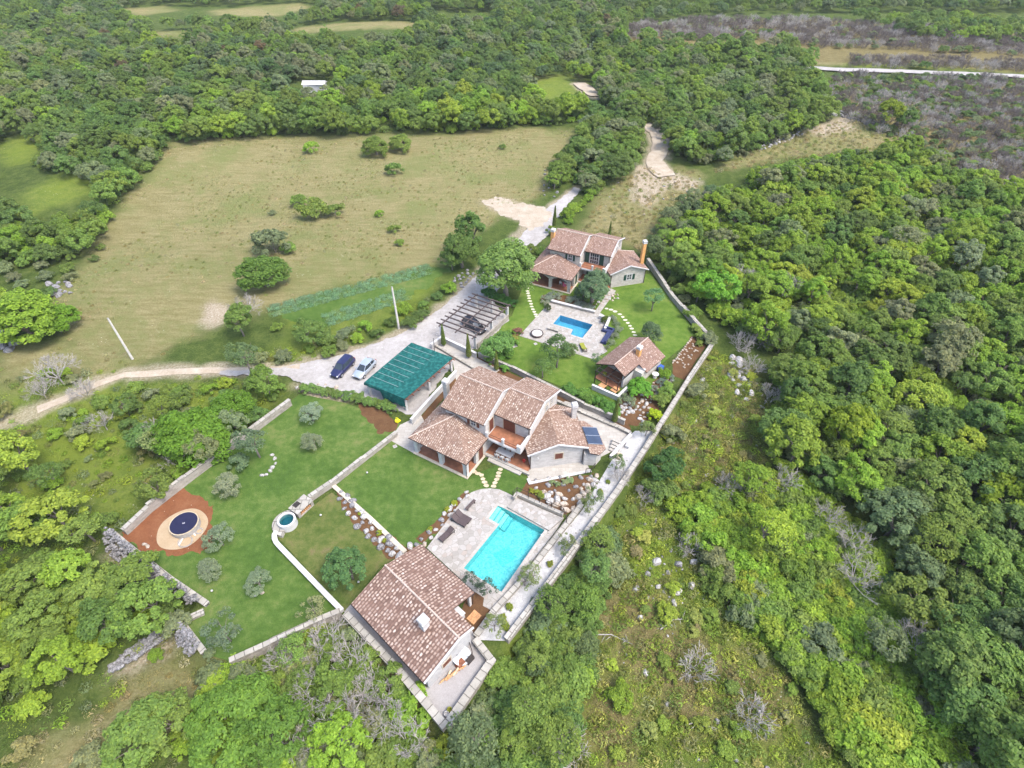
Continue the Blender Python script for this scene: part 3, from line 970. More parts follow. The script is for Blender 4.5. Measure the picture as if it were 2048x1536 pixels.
def wall(px, h, th, label, steps=3.2, dh=0.0, foot=-0.15, mat='wall_stone', cap='coping', name='garden_wall', cap_h=0.07, cap_over=0.05, cat='wall', smooth_run=False):
    """px = survey pixels of the top line; h = height of the top above the garden"""
    hh = h if isinstance(h, (list, tuple)) else [h] * len(px)
    K = [at2(x, y, z) for (x, y), z in zip(px, hh)]
    C, hs = [K[0]], []
    for i in range(len(K) - 1):
        Ls = np.linalg.norm(K[i + 1] - K[i])
        k = 1 if smooth_run else max(1, int(round(Ls / steps)))
        for j in range(k):
            C.append(K[i] + (K[i + 1] - K[i]) * (j + 1) / k)
            f = (j + 0.5) / k
            base = hh[i] + (hh[i + 1] - hh[i]) * f
            hs.append(base + (dh * (((i * 7 + j) % 3) - 1)))
    C = np.array(C)
    mb = MB()
    strip(mb, C, [a - cap_h for a in hs], foot, th / 2)
    o = mb.build(name, M[mat])
    tag(o, label, cat, kind='thing')
    mb = MB()
    # coping: one slab course per stretch, each a touch different in height
    for i in range(len(hs)):
        hs[i] += 0.012 * ((i * 5) % 3)
    strip2 = MB()
    strip(strip2, C, hs, [a - cap_h - 0.002 - 0.012 * 2 for a in hs], th / 2 + cap_over, 0.04)
    strip2.build('coping', M[cap], o)
    return o


wall([(578, 797), (491, 861), (368, 953), (293.7, 1010), (243, 1057)], 1.25, 0.42, 'long stone wall beside the upper lawn, stepped along the scrub side', 7.5, 0.12, -1.9)
wall([(226, 1066), (262, 1096), (340, 1157), (413, 1207)], 0.42, 0.5, 'low wall with grey rubble below it, behind the round pool', 20, 0, -2.2, mat='rubble')
wall([(406, 1222), (356, 1244)], 0.45, 0.5, 'short return wall at the left corner of the long lawn', 20, 0, -2.2)
wall([(361, 1243), (407, 1303)], 0.45, 0.5, 'short wall end standing over bare ground at the lawn corner', 20, 0, -2.2, mat='rubble')
wall([(458, 1319), (540, 1282), (618, 1246), (680, 1221)], 0.95, 0.42, 'stone wall closing the lawn on the side of the bare bushes', 5.0, 0.1, -1.9)
wall([(690, 1226), (801, 1345), (890, 1452)], 0.75, 0.6, 'stone wall along the narrow yard behind the tiled pool house', 30, 0, -2.2)
wall([(893, 1449), (983, 1320), (950, 1278)], 0.75, 0.6, 'stone wall around the gravel yard end, meeting in a sharp corner', 30, 0, -2.2)
wall([(951, 1271), (985, 1224), (1044, 1160), (1163, 1008)], 0.55, 0.5, 'inner stone wall between pool terrace and white gravel strip', 9, 0.06, -0.15)
wall([(1013, 1276), (1080, 1188), (1150, 1095), (1237, 976), (1290, 896), (1322, 845), (1377, 757), (1424, 688)], 0.9, 0.5, 'long boundary wall running past both gardens beside the wood', 5.5, 0.09, -2.2)
wall([(1424, 680), (1412, 663), (1388, 637), (1345, 587), (1316, 545), (1296, 516)], 1.05, 0.5, 'boundary wall bending behind the farther villa and its bright lawn', 4.5, 0.1, -0.6)
wall([(957, 704), (1024, 732), (1100, 770), (1168, 806), (1224, 828), (1250, 840)], 1.0, 0.3, 'wall between the two gardens, upper of two parallel walls', 6, 0.06)
wall([(872, 690), (960, 742), (1058, 777), (1163, 822), (1234, 852), (1262, 866)], 0.45, 0.3, 'low wall along the white path, lower of two parallel walls', 9, 0.04)
wall([(792, 862), (725, 914), (664, 962), (618, 993)], 0.85, 0.4, 'stepped wall between the long upper lawn and the square lawn', 6, 0.1)
wall([(667, 971), (740, 1036), (810, 1103)], 0.22, 0.42, 'low straight kerb wall above the boulder bank', 40, 0, cap='cream')
curve = [(552, 1062), (548.5, 1068), (548.5, 1076), (552, 1084), (558, 1091)]
wall(curve + [(620, 1155), (683, 1220)], 0.55, 0.42, 'curved white wall leading away from the round white tank', 40, 0, cap='white', mat='white', smooth_run=True)
wall([(822, 838), (865, 790), (912, 741)], 1.05, 0.3, 'white block wall beside the green net carport', 30, 0, mat='white', cap='white')
wall([(862, 688), (884, 672)], 1.0, 0.3, 'short wall end beside the dark timber pergola', 30, 0, mat='white', cap='white')
wall([(884, 673), (918, 689), (952, 706)], 1.0, 0.3, 'white wall below the dark timber pergola', 30, 0, mat='white', cap='white')
wall([(1028, 994), (1034, 986), (1126, 1027)], 0.75, 0.3, 'low wall under the iron railing above the nearer pool', 30, 0, mat='cream')
wall([(1103, 600), (1140, 609.5), (1190, 622)], 0.55, 0.4, 'low wall on the uphill side of the farther pool terrace', 30, 0, cap='white')
wall([(1199, 630), (1219, 636), (1210, 656)], 0.75, 0.3, 'low angled wall behind the blue corner sofa', 30, 0, mat='white', cap='white')
wall([(1185, 769), (1236, 791.5), (1256, 772)], 0.9, 0.25, 'parapet wall around the summer house terrace', 30, 0, mat='white', cap='white')
wall([(1262, 868), (1240, 892), (1222, 912)], 0.5, 0.35, 'low white wall beside the steps at the end of the path', 30, 0, mat='white', cap='white')
wall([(1056, 957), (1060, 966), (1182, 941)], 0.16, 0.25, 'white plinth edge in front of the angled villa wing', 40, 0, mat='white', cap='white')


# ---------------------------------------------------------------- pools
def pool(px_poly, P, depth, mat, label, water_z, steps=None, step_mat=None):
    c = P.mean(0)
    o = thing('swimming_pool', label, 'pool', (*c, 0))
    mb = MB()
    n = len(P)
    ar = sum(P[i][0] * P[(i + 1) % n][1] - P[(i + 1) % n][0] * P[i][1] for i in range(n))
    Q = P if ar > 0 else P[::-1]
    for i in range(n):
        a, b = Q[i], Q[(i + 1) % n]
        mb.quad((*b, -depth), (*b, 0.05), (*a, 0.05), (*a, -depth))
    mb.sheet(Q, -depth)
    mb.build('basin', M[mat], o)
    mb = MB()
    mb.sheet(offset_poly(Q, -0.004), water_z)
    mb.build('water', M['water'], o)
    # coping stones round the edge
    mb = MB()
    A, B = offset_poly(Q, 0.0), offset_poly(Q, 0.36)
    for i in range(n):
        j = (i + 1) % n
        V = [(*A[i], 0.054), (*A[j], 0.054), (*B[j], 0.054), (*B[i], 0.054), (*A[i], 0.095), (*A[j], 0.095), (*B[j], 0.095), (*B[i], 0.095)]
        mb.idx(V, [(5, 4, 7, 6), (1, 0, 4, 5), (3, 2, 6, 7)])
    mb.build('coping', M['slab'], o)
    return o


p1 = pool(POOL1_PX, POOL1, 1.15, 'pool_cyan', 'large turquoise pool with pale steps in one corner, on the nearer terrace', -0.03)
# steps of the nearer pool: four treads from the alcove into the basin
a0, a1 = at2(996, 1011.5, 0), at2(978, 1037, 0)
dv = (at2(1089.4, 1060, 0) - at2(1008, 1016.6, 0))
dv /= np.linalg.norm(dv)
for k in range(4):
    mb = MB()
    s0, s1 = 0.015 + 0.55 * k, 0.015 + 0.55 * (k + 1)
    zt = -0.22 - 0.22 * k
    tw = (a1 - a0) / np.linalg.norm(a1 - a0)
    P = [a0 + dv * s0 + tw * 0.015, a1 + dv * s0 - tw * 0.015, a1 + dv * s1 - tw * 0.015, a0 + dv * s1 + tw * 0.015]
    mb.prism(P, -1.149, zt)
    st = mb.build('pool_step', M['pool_step'] if k < 3 else M['pool_cyan'], p1)
    mb = MB()
    mb.bar((*(P[3] - dv * .05), zt + .012), (*(P[2] - dv * .05), zt + .012), .10, .02)
    mb.build('step_edge_strip', flat('dark_teal_strip', (0.03, 0.30, 0.33), 0.3), st)  # added dark strip along each tread edge, marking the darker risers
mb = MB()
q = at2(1010, 1112, -1.1)
mb.box((*q, -1.148), (2.0, 1.8, 0.03), R(35))
mb.build('floor_drain', m_pool('dark_turquoise_mosaic', (0.05, 0.42, 0.47), (0.08, 0.52, 0.56), (0.15, 0.62, 0.66)), p1)
mb = MB()
q = at2(1084, 1070, 0.1)
mb.box((*q, 0.096), (0.25, 0.25, 0.05), 0.5)
mb.build('skimmer_lid', M['white'], p1)
p2 = pool(POOL2_PX, POOL2, 1.2, 'pool_blue', 'blue pool with a notched corner on the farther terrace', -0.04)
mb = MB()
P = pts2([(1014.8, 1014), (1032.7, 995.5), (1125.4, 1036), (1097.8, 1060)], 0.35)
mb.prism(P, 0.056, 0.35)
o = mb.build('raised_terrace', M['paving'])
tag(o, 'raised stone slab above the uphill edge of the turquoise pool', 'terrace', kind='structure')
# ================================================================ BUILDINGS
def roof_face(bm, uvl, poly, mi=0, tu=0.27, amp=0.035):
    """one slope of barrel tiles: a corrugated sheet cut to a convex outline (3-D points, any winding)"""
    P = [np.array(p, float) for p in poly]
    c = sum(P) / len(P)
    n = np.zeros(3)
    for i in range(len(P)):
        n += np.cross(P[i] - c, P[(i + 1) % len(P)] - c)
    if n[2] < 0:
        n, P = -n, P[::-1]
    n /= np.linalg.norm(n)
    h = math.hypot(n[0], n[1])
    t = np.array([-n[1] / h, n[0] / h, 0])
    b = np.cross(n, t)
    us = [float(p @ t) for p in P]
    vs = [float(p @ b) for p in P]
    u0, u1, v0, v1 = min(us) - tu, max(us) + tu, min(vs) - 0.1, max(vs) + 0.1
    st = tu / 6
    k0, k1 = int(math.floor(u0 / st)), int(math.ceil(u1 / st))
    off = float(c @ n)
    tmp = bmesh.new()
    prev = None
    for k in range(k0, k1 + 1):
        u = k * st
        d = amp * math.sin(math.pi * u / tu) ** 2
        lo = tmp.verts.new(t * u + b * v0 + n * (off + d))
        hi = tmp.verts.new(t * u + b * v1 + n * (off + d))
        if prev:
            tmp.faces.new((prev[0], lo, hi, prev[1]))
        prev = (lo, hi)
    for i in range(len(P)):
        a, q = P[i], P[(i + 1) % len(P)]
        e = q - a
        out = np.cross(e, n)
        out /= np.linalg.norm(out)
        bmesh.ops.bisect_plane(tmp, geom=tmp.verts[:] + tmp.edges[:] + tmp.faces[:], dist=1e-5, plane_co=Vector(a), plane_no=Vector(out), clear_outer=True)
    mp = {}
    for v in tmp.verts:
        mp[v] = bm.verts.new(v.co)
    for f in tmp.faces:
        nf = bm.faces.new([mp[v] for v in f.verts])
        nf.material_index = mi
        nf.smooth = True
        for l in nf.loops:
            q = np.array(l.vert.co)
            l[uvl].uv = (q @ t, q @ b)
    tmp.free()


def slab_under(bm, poly, th, mi):
    """boards below the tiles"""
    P = [np.array(p, float) for p in poly]
    c = sum(P) / len(P)
    nz = sum(np.cross(P[i] - c, P[(i + 1) % len(P)] - c)[2] for i in range(len(P)))
    if nz < 0:
        P = P[::-1]
    top = [bm.verts.new(p - np.array([0, 0, 0.012])) for p in P]
    bot = [bm.verts.new(p - np.array([0, 0, th])) for p in P]
    n = len(P)
    f = bm.faces.new(top)
    f.material_index = mi
    f = bm.faces.new(bot[::-1])
    f.material_index = mi
    for i in range(n):
        f = bm.faces.new((bot[i], bot[(i + 1) % n], top[(i + 1) % n], top[i]))
        f.material_index = mi


def roof(name, faces, tile, under, parent, th=0.14, amp=0.035, tu=0.27):
    bm = bmesh.new()
    uvl = bm.loops.layers.uv.new('UVMap')
    for f in faces:
        roof_face(bm, uvl, f, 0, tu, amp)
        slab_under(bm, f, th, 1)
    me = bpy.data.meshes.new(name)
    bm.to_mesh(me)
    bm.free()
    me.materials.append(tile)
    me.materials.append(under)
    o = bpy.data.objects.new(name, me)
    COL.objects.link(o)
    o.parent = parent
    o.matrix_parent_inverse = parent_matrix(parent).inverted()
    return o


def caps(lines, parent, mat='ridge', r=0.10, name='ridge_cap'):
    for a, b in lines:
        mb = MB()
        a, b = np.array(a, float), np.array(b, float)
        k = max(1, int(np.linalg.norm(b - a) / 0.42))
        for i in range(k):
            p, q = a + (b - a) * i / k, a + (b - a) * (i + 1) / k
            mb.tube([p, q + (q - p) * 0.06], [r, r * 0.82], 6)
        mb.build(name, M[mat], parent)


def pipes(runs, parent):
    for name, pts, r in runs:
        mb = MB()
        mb.tube(pts, r, 6)
        mb.build(name, M['gutter'], parent)


class Frame:
    """a building's own axes: u along its front, v towards its back"""

    def __init__(s, O, ang, sc=1.0):
        s.O, s.s = np.array(O[:2], float), sc
        s.U = np.array([math.cos(R(ang)), math.sin(R(ang))])
        s.V = np.array([-s.U[1], s.U[0]])
        s.rz = R(ang)

    def p(s, u, v, z=0.0):
        q = s.O + (s.U * u + s.V * v) * s.s
        return np.array([q[0], q[1], z * s.s])

    def sub(s, u, v, ang):
        f = Frame(s.p(u, v), math.degrees(s.rz) + ang, s.s)
        return f


def fbox(mb, F, u0, u1, v0, v1, z0, z1):
    mb.prism([F.p(u0, v0)[:2], F.p(u1, v0)[:2], F.p(u1, v1)[:2], F.p(u0, v1)[:2]], z0 * F.s, z1 * F.s)


def gable(mb, F, u0, u1, v0, v1, ze, vr, zr, z0=0.0, ze2=None):
    """walls of a block whose ridge runs along u at v = vr"""
    ze2 = ze if ze2 is None else ze2
    A = [F.p(u0, v0, z0), F.p(u1, v0, z0), F.p(u1, v1, z0), F.p(u0, v1, z0)]
    B = [F.p(u0, v0, ze), F.p(u1, v0, ze), F.p(u1, v1, ze2), F.p(u0, v1, ze2)]
    r0, r1 = F.p(u0, vr, zr), F.p(u1, vr, zr)
    mb.quad(A[0], A[1], B[1], B[0])
    mb.quad(A[2], A[3], B[3], B[2])
    mb.quad(A[1], A[2], B[2], r1, B[1])
    mb.quad(A[3], A[0], B[0], r0, B[3])
    mb.quad(B[0], B[1], r1, r0)
    mb.quad(r0, r1, B[2], B[3])


def window(F, parent, side, a, z, wd, ht, frame_m, shutter_m, closed=False, grid=(2, 3), door=False, surround='cream', name=None):
    """side: (u0,v0,du,dv) start and direction of the wall line, outward = right of direction"""
    u0, v0, du, dv = side
    ou, ov = dv, -du

    def q(al, o_, zz):
        return F.p(u0 + du * al + ou * o_, v0 + dv * al + ov * o_, zz)

    def bx(mb, a0, a1, o0, o1, z0, z1):
        V = [q(a0, o0, z0), q(a1, o0, z0), q(a1, o1, z0), q(a0, o1, z0)]
        mb.prism([x[:2] for x in V], V[0][2], q(a0, o0, z1)[2])
    mb = MB()
    t = 0.12
    for k0, k1, z0, z1 in ((a - wd / 2 - t, a - wd / 2, z, z + ht), (a + wd / 2, a + wd / 2 + t, z, z + ht), (a - wd / 2 - t, a + wd / 2 + t, z + ht, z + ht + 0.16), (a - wd / 2 - t, a + wd / 2 + t, z - 0.1, z)):
        if door and z1 == z:
            continue
        bx(mb, k0, k1, 0.003, 0.05, z0, z1)
    o = mb.build(name or ('door' if door else 'window'), M[surround], parent)
    if closed:
        mb = MB()
        n = 2
        for i in range(n):
            bx(mb, a - wd / 2 + wd / n * i + 0.008, a - wd / 2 + wd / n * (i + 1) - 0.008, 0.006, 0.045, z + 0.01, z + ht - 0.01)
        mb.build('shutter', M[shutter_m], o)
        return o
    mb = MB()
    bx(mb, a - wd / 2, a + wd / 2, 0.002, 0.008, z, z + ht)
    mb.build('pane', M['glass'], o)
    mb = MB()
    f = 0.075
    nx, nz = grid
    for i in range(nx + 1):
        x = a - wd / 2 + (wd - f) * i / nx
        bx(mb, x, x + f, 0.009, 0.03, z, z + ht)
    for i in range(nz + 1):
        y = z + (ht - f) * i / nz
        bx(mb, a - wd / 2 + f + 0.001, a + wd / 2 - f - 0.001, 0.0095, 0.027, y, y + f)
    mb.build('sash', M[frame_m], o)
    if shutter_m:
        for sgn in (-1, 1):
            mb = MB()
            x0 = a + sgn * (wd / 2 + t + 0.02)
            x1 = x0 + sgn * wd / 2
            bx(mb, min(x0, x1), max(x0, x1), 0.012, 0.06, z, z + ht)
            for k in range(6):
                zz = z + 0.08 + (ht - 0.16) * k / 6
                bx(mb, min(x0, x1) + 0.06, max(x0, x1) - 0.06, 0.061, 0.075, zz, zz + (ht - 0.16) / 12)
            mb.build('shutter', M[shutter_m], o)
    return o


def arch(mb, F, a, b, zs, zc, zt, th):
    """an arched header from a=(u,v) to b, springing at zs, crown zc, top zt"""
    a, b = np.array(a, float), np.array(b, float)
    d = (b - a) / np.linalg.norm(b - a)
    nrm = np.array([-d[1], d[0]]) * th / 2
    n = 9
    front, back = [], []
    for i in range(n + 1):
        f = i / n
        z = zs + (zc - zs) * math.sin(math.pi * f) ** 0.8
        q = a + (b - a) * f
        front.append((F.p(*(q - nrm), z), F.p(*(q - nrm), zt)))
        back.append((F.p(*(q + nrm), z), F.p(*(q + nrm), zt)))
    for i in range(n):
        mb.quad(front[i][0], front[i + 1][0], front[i + 1][1], front[i][1])
        mb.quad(back[i + 1][0], back[i][0], back[i][1], back[i + 1][1])
        mb.quad(front[i + 1][0], front[i][0], back[i][0], back[i + 1][0])
        mb.quad(front[i][1], front[i + 1][1], back[i + 1][1], back[i][1])


def chimney(F, u, v, z0, z1, w, body, parent, head='white'):
    mb = MB()
    mb.box(F.p(u, v, z0), (w * F.s, w * F.s, (z1 - z0) * F.s), F.rz)
    o = mb.build('chimney', M[body], parent)
    mb = MB()
    c = F.p(u, v, z1)
    mb.box(c, ((w + 0.16) * F.s, (w + 0.16) * F.s, 0.10 * F.s), F.rz)
    for sx, sy in ((-1, -1), (1, -1), (1, 1), (-1, 1)):
        k = w / 2 - 0.06
        q = F.p(u + sx * k, v + sy * k, z1 + 0.10)
        mb.box(q, (0.13, 0.13, 0.24), F.rz)
    mb.box(c + np.array([0, 0, 0.10]), (w * 0.5, w * 0.5, 0.23), F.rz)
    mb.box(c + np.array([0, 0, 0.34]), ((w + 0.2) * F.s, (w + 0.2) * F.s, 0.14), F.rz, 0.8)
    mb.build('chimney_cap', M[head], o)
    return o


def villa(O, ang, sc, st, rf, shut, orange, label, green):
    F = Frame(O, ang, sc)
    W = F.sub(6.17, 4.55, 40.0)                     # the wing stands at an angle
    o = thing('villa', label, 'villa', F.p(-2, 6))
    stone, tile = M[st], M[rf]
    # --- floors
    mb = MB()
    fbox(mb, F, -8.1, 0.25, -0.3, 4.6, 0.031, 0.16)
    mb.build('porch_plinth', M['cream'], o)
    mb = MB()
    fbox(mb, F, -7.75, -0.05, 0.05, 4.6, 0.161, 0.19)
    fbox(mb, F, 0.05, 6.2, 4.35, 7.0, 0.161, 0.33)
    mb.build('terracotta_floor', M['terracotta'], o)
    mb = MB()
    fbox(mb, F, 0.05, 6.6, 3.98, 4.349, 0.031, 0.33)
    fbox(mb, F, 0.8, 5.6, 3.45, 3.979, 0.031, 0.17)
    mb.build('terrace_step', M['slab'], o)
    # --- walls
    mb = MB()
    gable(mb, F, -6.0, 0.0, 4.62, 12.9, 5.55, 8.8, 7.32, 0.0, 5.5)
    gable(mb, F, 0.004, 5.0, 7.0, 14.5, 5.5, 10.35, 6.75, 0.0, 5.3)
    fbox(mb, F, -8.0, -6.004, 4.55, 10.5, 0.0, 3.0)
    mb.build('wall', stone, o)
    # side wall of the porch with its doorway, at the right
    mb = MB()
    fbox(mb, F, -0.38, -0.02, 2.2, 4.61, 0.19, 3.05)
    mb.build('porch_side_wall', stone, o)
    window(F, o, (-0.02, 0.0, 0.0, 1.0), 3.3, 0.2, 0.95, 2.1, 'white', shut, closed=True, door=True)
    # --- porch
    for u in (-7.76, -3.9, -0.25):
        mb = MB()
        fbox(mb, F, u - 0.26, u + 0.26, -0.02, 0.5, 0.161, 2.2)
        fbox(mb, F, u - 0.31, u + 0.31, -0.07, 0.55, 2.2, 2.32)
        mb.build('porch_pillar', M['white'] if not green else stone, o)
    mb = MB()
    for a, b in ((-7.5, -4.16), (-3.64, -0.51)):
        arch(mb, F, (a, 0.24), (b, 0.24), 2.05, 2.62, 2.98, 0.42)
    arch(mb, F, (-7.76, 0.5), (-7.76, 4.55), 2.05, 2.6, 2.98, 0.42)
    arch(mb, F, (-0.25, 0.5), (-0.25, 2.2), 2.05, 2.5, 2.98, 0.36)
    for u in (-7.76, -3.9, -0.25):
        fbox(mb, F, u - 0.257, u + 0.257, 0.031, 0.449, 2.32, 2.98)
    mb.build('porch_arch', M['white'] if not green else stone, o)
    p = F.p
    E1, E2, E3, AP = p(-8.35, -0.4, 3.05), p(0.35, -0.4, 3.05), p(0.35, 4.6, 3.05), p(-4.4, 4.6, 4.75)
    zl = 3.05 + (4.75 - 3.05) * (2.35 / 3.95)
    roof('porch_roof', [[E1, E2, AP], [E2, E3, AP], [E1, AP, p(-6.0, 4.6, zl + 0.34)], [E1, p(-6.0, 4.6, zl + 0.34), p(-6.0, 10.8, zl + 0.34), p(-8.35, 10.8, 3.05)]], tile, M['gutter'], o)
    caps([(E1 + [0, 0, 0.07], AP + [0, 0, 0.05]), (E2 + [0, 0, 0.07], AP + [0, 0, 0.05])][:1], o)
    # --- main roofs
    zrL, zrR = 7.42, 6.86
    L = dict(a=p(-6.4, 4.2, 5.56), b=p(0.12, 4.2, 5.56), c=p(0.12, 8.8, zrL), d=p(-6.4, 8.8, zrL), e=p(0.12, 13.3, 5.5), f=p(-6.4, 13.3, 5.5))
    roof('roof', [[L['a'], L['b'], L['c'], L['d']], [L['d'], L['c'], L['e'], L['f']]], tile, M['gutter'], o)
    Rr = dict(a=p(0.13, 6.55, 5.46), b=p(5.3, 6.55, 5.46), c=p(5.3, 10.35, zrR), d=p(0.13, 10.35, zrR), e=p(5.3, 14.9, 5.2), f=p(-0.6, 14.9, 5.2), g=p(-0.6, 13.31, 5.2 + (zrR - 5.2) * 1.59 / 4.55))
    roof('roof', [[Rr['a'], Rr['b'], Rr['c'], Rr['d']], [Rr['d'], Rr['c'], Rr['e'], p(0.13, 14.9, 5.2)]], tile, M['gutter'], o)
    caps([(L['d'] + [0, 0, 0.06], L['c'] + [0, 0, 0.06]), (Rr['d'] + [0, 0, 0.06], Rr['c'] + [0, 0, 0.06])], o)
    # pale verges
    mb = MB()
    up = np.array([0, 0, 0.03])
    for a, b in ((L['b'], L['c']), (Rr['b'], Rr['c']), (Rr['c'], Rr['e']), (L['c'], L['e'])):
        mb.bar(a + up, b + up, 0.11 if a is L['b'] or a is L['c'] else 0.16, 0.14)
    mb.build('verge', M['white'], o)
    pipes([('gutter', [a + [0, 0, -0.06], b + [0, 0, -0.06]], 0.075) for a, b in ((L['a'], L['b']), (Rr['a'], Rr['b']), (E1, E2), (E2, E3))], o)
    pipes([('downpipe', [p(4.9, 6.45, 5.35), p(4.9, 6.88, 5.0), p(4.93, 6.92, 0.4)], 0.055), ('downpipe', [p(0.25, -0.1, 2.95), p(0.1, -0.12, 2.7), p(0.1, -0.12, 0.2)], 0.05)], o)
    # --- balcony
    mb = MB()
    fbox(mb, F, 0.006, 5.05, 4.5, 6.995, 2.72, 2.98)
    mb.build('balcony_slab', M['white'], o)
    mb = MB()
    fbox(mb, F, 0.15, 4.8, 4.75, 6.99, 2.981, 3.01)
    mb.build('balcony_floor', M['terracotta'], o)
    mb = MB()
    fbox(mb, F, 4.8, 5.06, 4.502, 6.99, 2.981, 3.85)
    mb.build('balcony_parapet', M['white'], o)
    for u in (0.16, 2.5, 4.66):
        mb = MB()
        fbox(mb, F, u - 0.14, u + 0.14, 4.5, 4.76, 2.981, 3.9)
        fbox(mb, F, u - 0.18, u + 0.18, 4.46, 4.8, 3.9, 3.98)
        mb.build('balcony_post', M['white'], o)
    mb = MB()
    for z in (3.75, 3.35):
        mb.tube([p(0.3, 4.63, z), p(2.36, 4.63, z)], 0.03, 5)
        mb.tube([p(2.64, 4.63, z), p(4.52, 4.63, z)], 0.03, 5)
    mb.build('balcony_rail', M['iron'], o)
    # --- openings of the main block
    if green:
        window(F, o, (-6.0, 4.62, 1, 0), 4.05, 4.0, 0.8, 1.15, 'white', 'shutter_green', grid=(2, 2), surround='white')
        window(F, o, (0.0, 7.0, 1, 0), 2.0, 3.02, 1.7, 2.15, 'white', 'shutter_green', grid=(4, 3), door=True, surround='white')
        window(F, o, (0.0, 7.0, 1, 0), 2.6, 0.35, 1.7, 2.1, 'white', 'shutter_green', grid=(4, 3), door=True, surround='white')
        window(F, o, (5.0, 7.0, 0, 1), 4.0, 4.2, 0.7, 1.1, 'white', None, surround='white')
        window(F, o, (5.0, 7.0, 0, 1), 5.8, 4.2, 0.7, 1.1, 'white', None, surround='white')
    else:
        window(F, o, (-6.0, 4.62, 1, 0), 4.2, 4.15, 0.75, 0.95, 'white', 'shutter_brown', grid=(2, 2))
        window(F, o, (0.0, 7.0, 1, 0), 2.05, 3.02, 1.7, 2.15, 'white', 'shutter_brown', closed=True, door=True)
        window(F, o, (0.0, 4.62, 0, 1), 1.3, 3.02, 0.95, 2.1, 'white', 'shutter_brown', closed=True, door=True)
        window(F, o, (0.0, 7.0, 1, 0), 2.6, 0.35, 2.6, 2.1, 'white', 'shutter_brown', grid=(4, 2), door=True)
        window(F, o, (0.0, 7.0, 1, 0), 4.55, 0.35, 0.6, 2.1, 'white', 'shutter_brown', closed=True, door=True)
        window(F, o, (5.0, 7.0, 0, 1), 4.4, 4.25, 0.6, 1.05, 'white', None)
        window(F, o, (5.0, 7.0, 0, 1), 5.9, 4.25, 0.6, 1.05, 'white', None)
    window(F, o, (-6.004, 0.0, 1, 0), 0.0, 0, 0.1, 0.1, 'white', None) if False else None
    # --- wing
    q = W.p
    wl, back = 7.4, 6.6
    mb = MB()
    zr, ze = 4.12, 2.9
    A = [q(0.35, 0.35), q(7.1, 0.35), q(7.1, back), q(0.35, back)]
    T = [x + np.array([0, 0, ze * sc]) for x in A]
    r0, r1 = q(3.72, 0.35, zr), q(3.72, back - 0.6, zr)
    mb.quad(A[0], A[1], T[1], r0, T[0])
    mb.quad(A[1], A[2], T[2], T[1])
    mb.quad(A[2], A[3], T[3], T[2])
    mb.quad(A[3], A[0], T[0], T[3])
    mb.build('wing_wall', stone, o)
    ze2, zr2 = 2.98, 4.3
    a, b, c, d = q(-0.1, 0.0, ze2), q(7.55, 0.0, ze2), q(3.72, 0.0, zr2), q(3.72, 5.9, zr2)
    e, f = q(7.55, 6.9, ze2), q(-0.1, 6.9, ze2)
    g = q(3.72, 9.3, 2.9)
    roof('wing_roof', [[a, c, d, q(-0.1, 5.9, ze2)], [c, b, e, d], [d, e, q(3.72, 9.0, ze2 + 0.1)], [d, q(3.72, 9.0, ze2 + 0.1), f], [q(-0.1, 5.9, ze2), d, f]], tile, M['gutter'], o)
    caps([(d + [0, 0, 0.06], e + [0, 0, 0.06])], o)
    mb = MB()
    for s_, t_ in ((a, c), (c, b)):
        mb.bar(s_ + up * 1.2, t_ + up * 1.2, 0.16, 0.16)
    mb.build('verge', M['white'], o)
    pipes([('gutter', [b + [0, 0, -0.06], e + [0, 0, -0.06]], 0.075), ('gutter', [a + [0, 0, -0.06], q(-0.1, 1.6, ze2 - 0.06)], 0.075)], o)
    pipes([('downpipe', [q(u, 0.28, 2.8), q(u, 0.27, 0.1)], 0.055) for u in (0.32, 7.05)], o)
    if green:
        window(W, o, (0.35, 0.35, 1, 0), 3.6, 1.2, 0.95, 1.15, 'white', 'shutter_green', grid=(2, 2), surround='white')
    else:
        window(W, o, (0.35, 0.35, 1, 0), 3.6, 1.35, 1.0, 1.0, 'white', 'shutter_brown', closed=True)
        # lower lean-to with the solar panels
        mb = MB()
        mb.prism([q(7.101, 4.6)[:2], q(7.101, -0.2)[:2], q(8.6, -0.5)[:2], q(9.5, 0.3)[:2], q(9.4, 3.2)[:2], q(8.0, 4.6)[:2]], 0.0, 2.05 * sc)
        mb.build('lean_to_wall', stone, o)
        z = lambda u: 2.86 - (u - 7.5) * 0.26
        lp = [q(u, v, z(u)) for u, v in ((7.56, 4.9), (7.56, -0.7), (8.7, -0.95), (9.9, 0.15), (9.75, 3.45), (8.3, 4.9))]
        roof('lean_to_roof', [lp], tile, M['gutter'], o)
        mb = MB()
        k = np.array([0, 0, 0.09])
        for v0, v1 in ((0.75, 2.15), (2.2, 3.6)):
            P4 = [q(u, v, z(u)) + k for u, v in ((7.75, v0), (9.7, v0), (9.7, v1), (7.75, v1))]
            mb.idx(P4 + [x + np.array([0, 0, 0.06]) for x in P4], [(4, 5, 6, 7), (0, 1, 5, 4), (1, 2, 6, 5), (2, 3, 7, 6), (3, 0, 4, 7)])
        so = mb.build('solar_panel', M['panel'], o)
        k = k + np.array([0, 0, 0.07])
        for v in (0.73, 2.175, 3.62):
            mb = MB()
            mb.bar(q(7.73, v, z(7.73)) + k, q(9.72, v, z(9.72)) + k, 0.06, 0.05)
            mb.build('panel_frame', M['alu'], so)
        # wall lamp on the gable
        mb = MB()
        mb.tube([q(1.2, 0.33, 2.5), q(1.2, 0.1, 2.55), q(1.2, 0.0, 2.45)], 0.025, 5)
        mb.lathe(q(1.2, 0.0, 2.28), [(0.0, 0), (0.1, 0.03), (0.09, 0.16), (0.0, 0.2)], 8)
        mb.build('wall_lamp', M['white'], o)
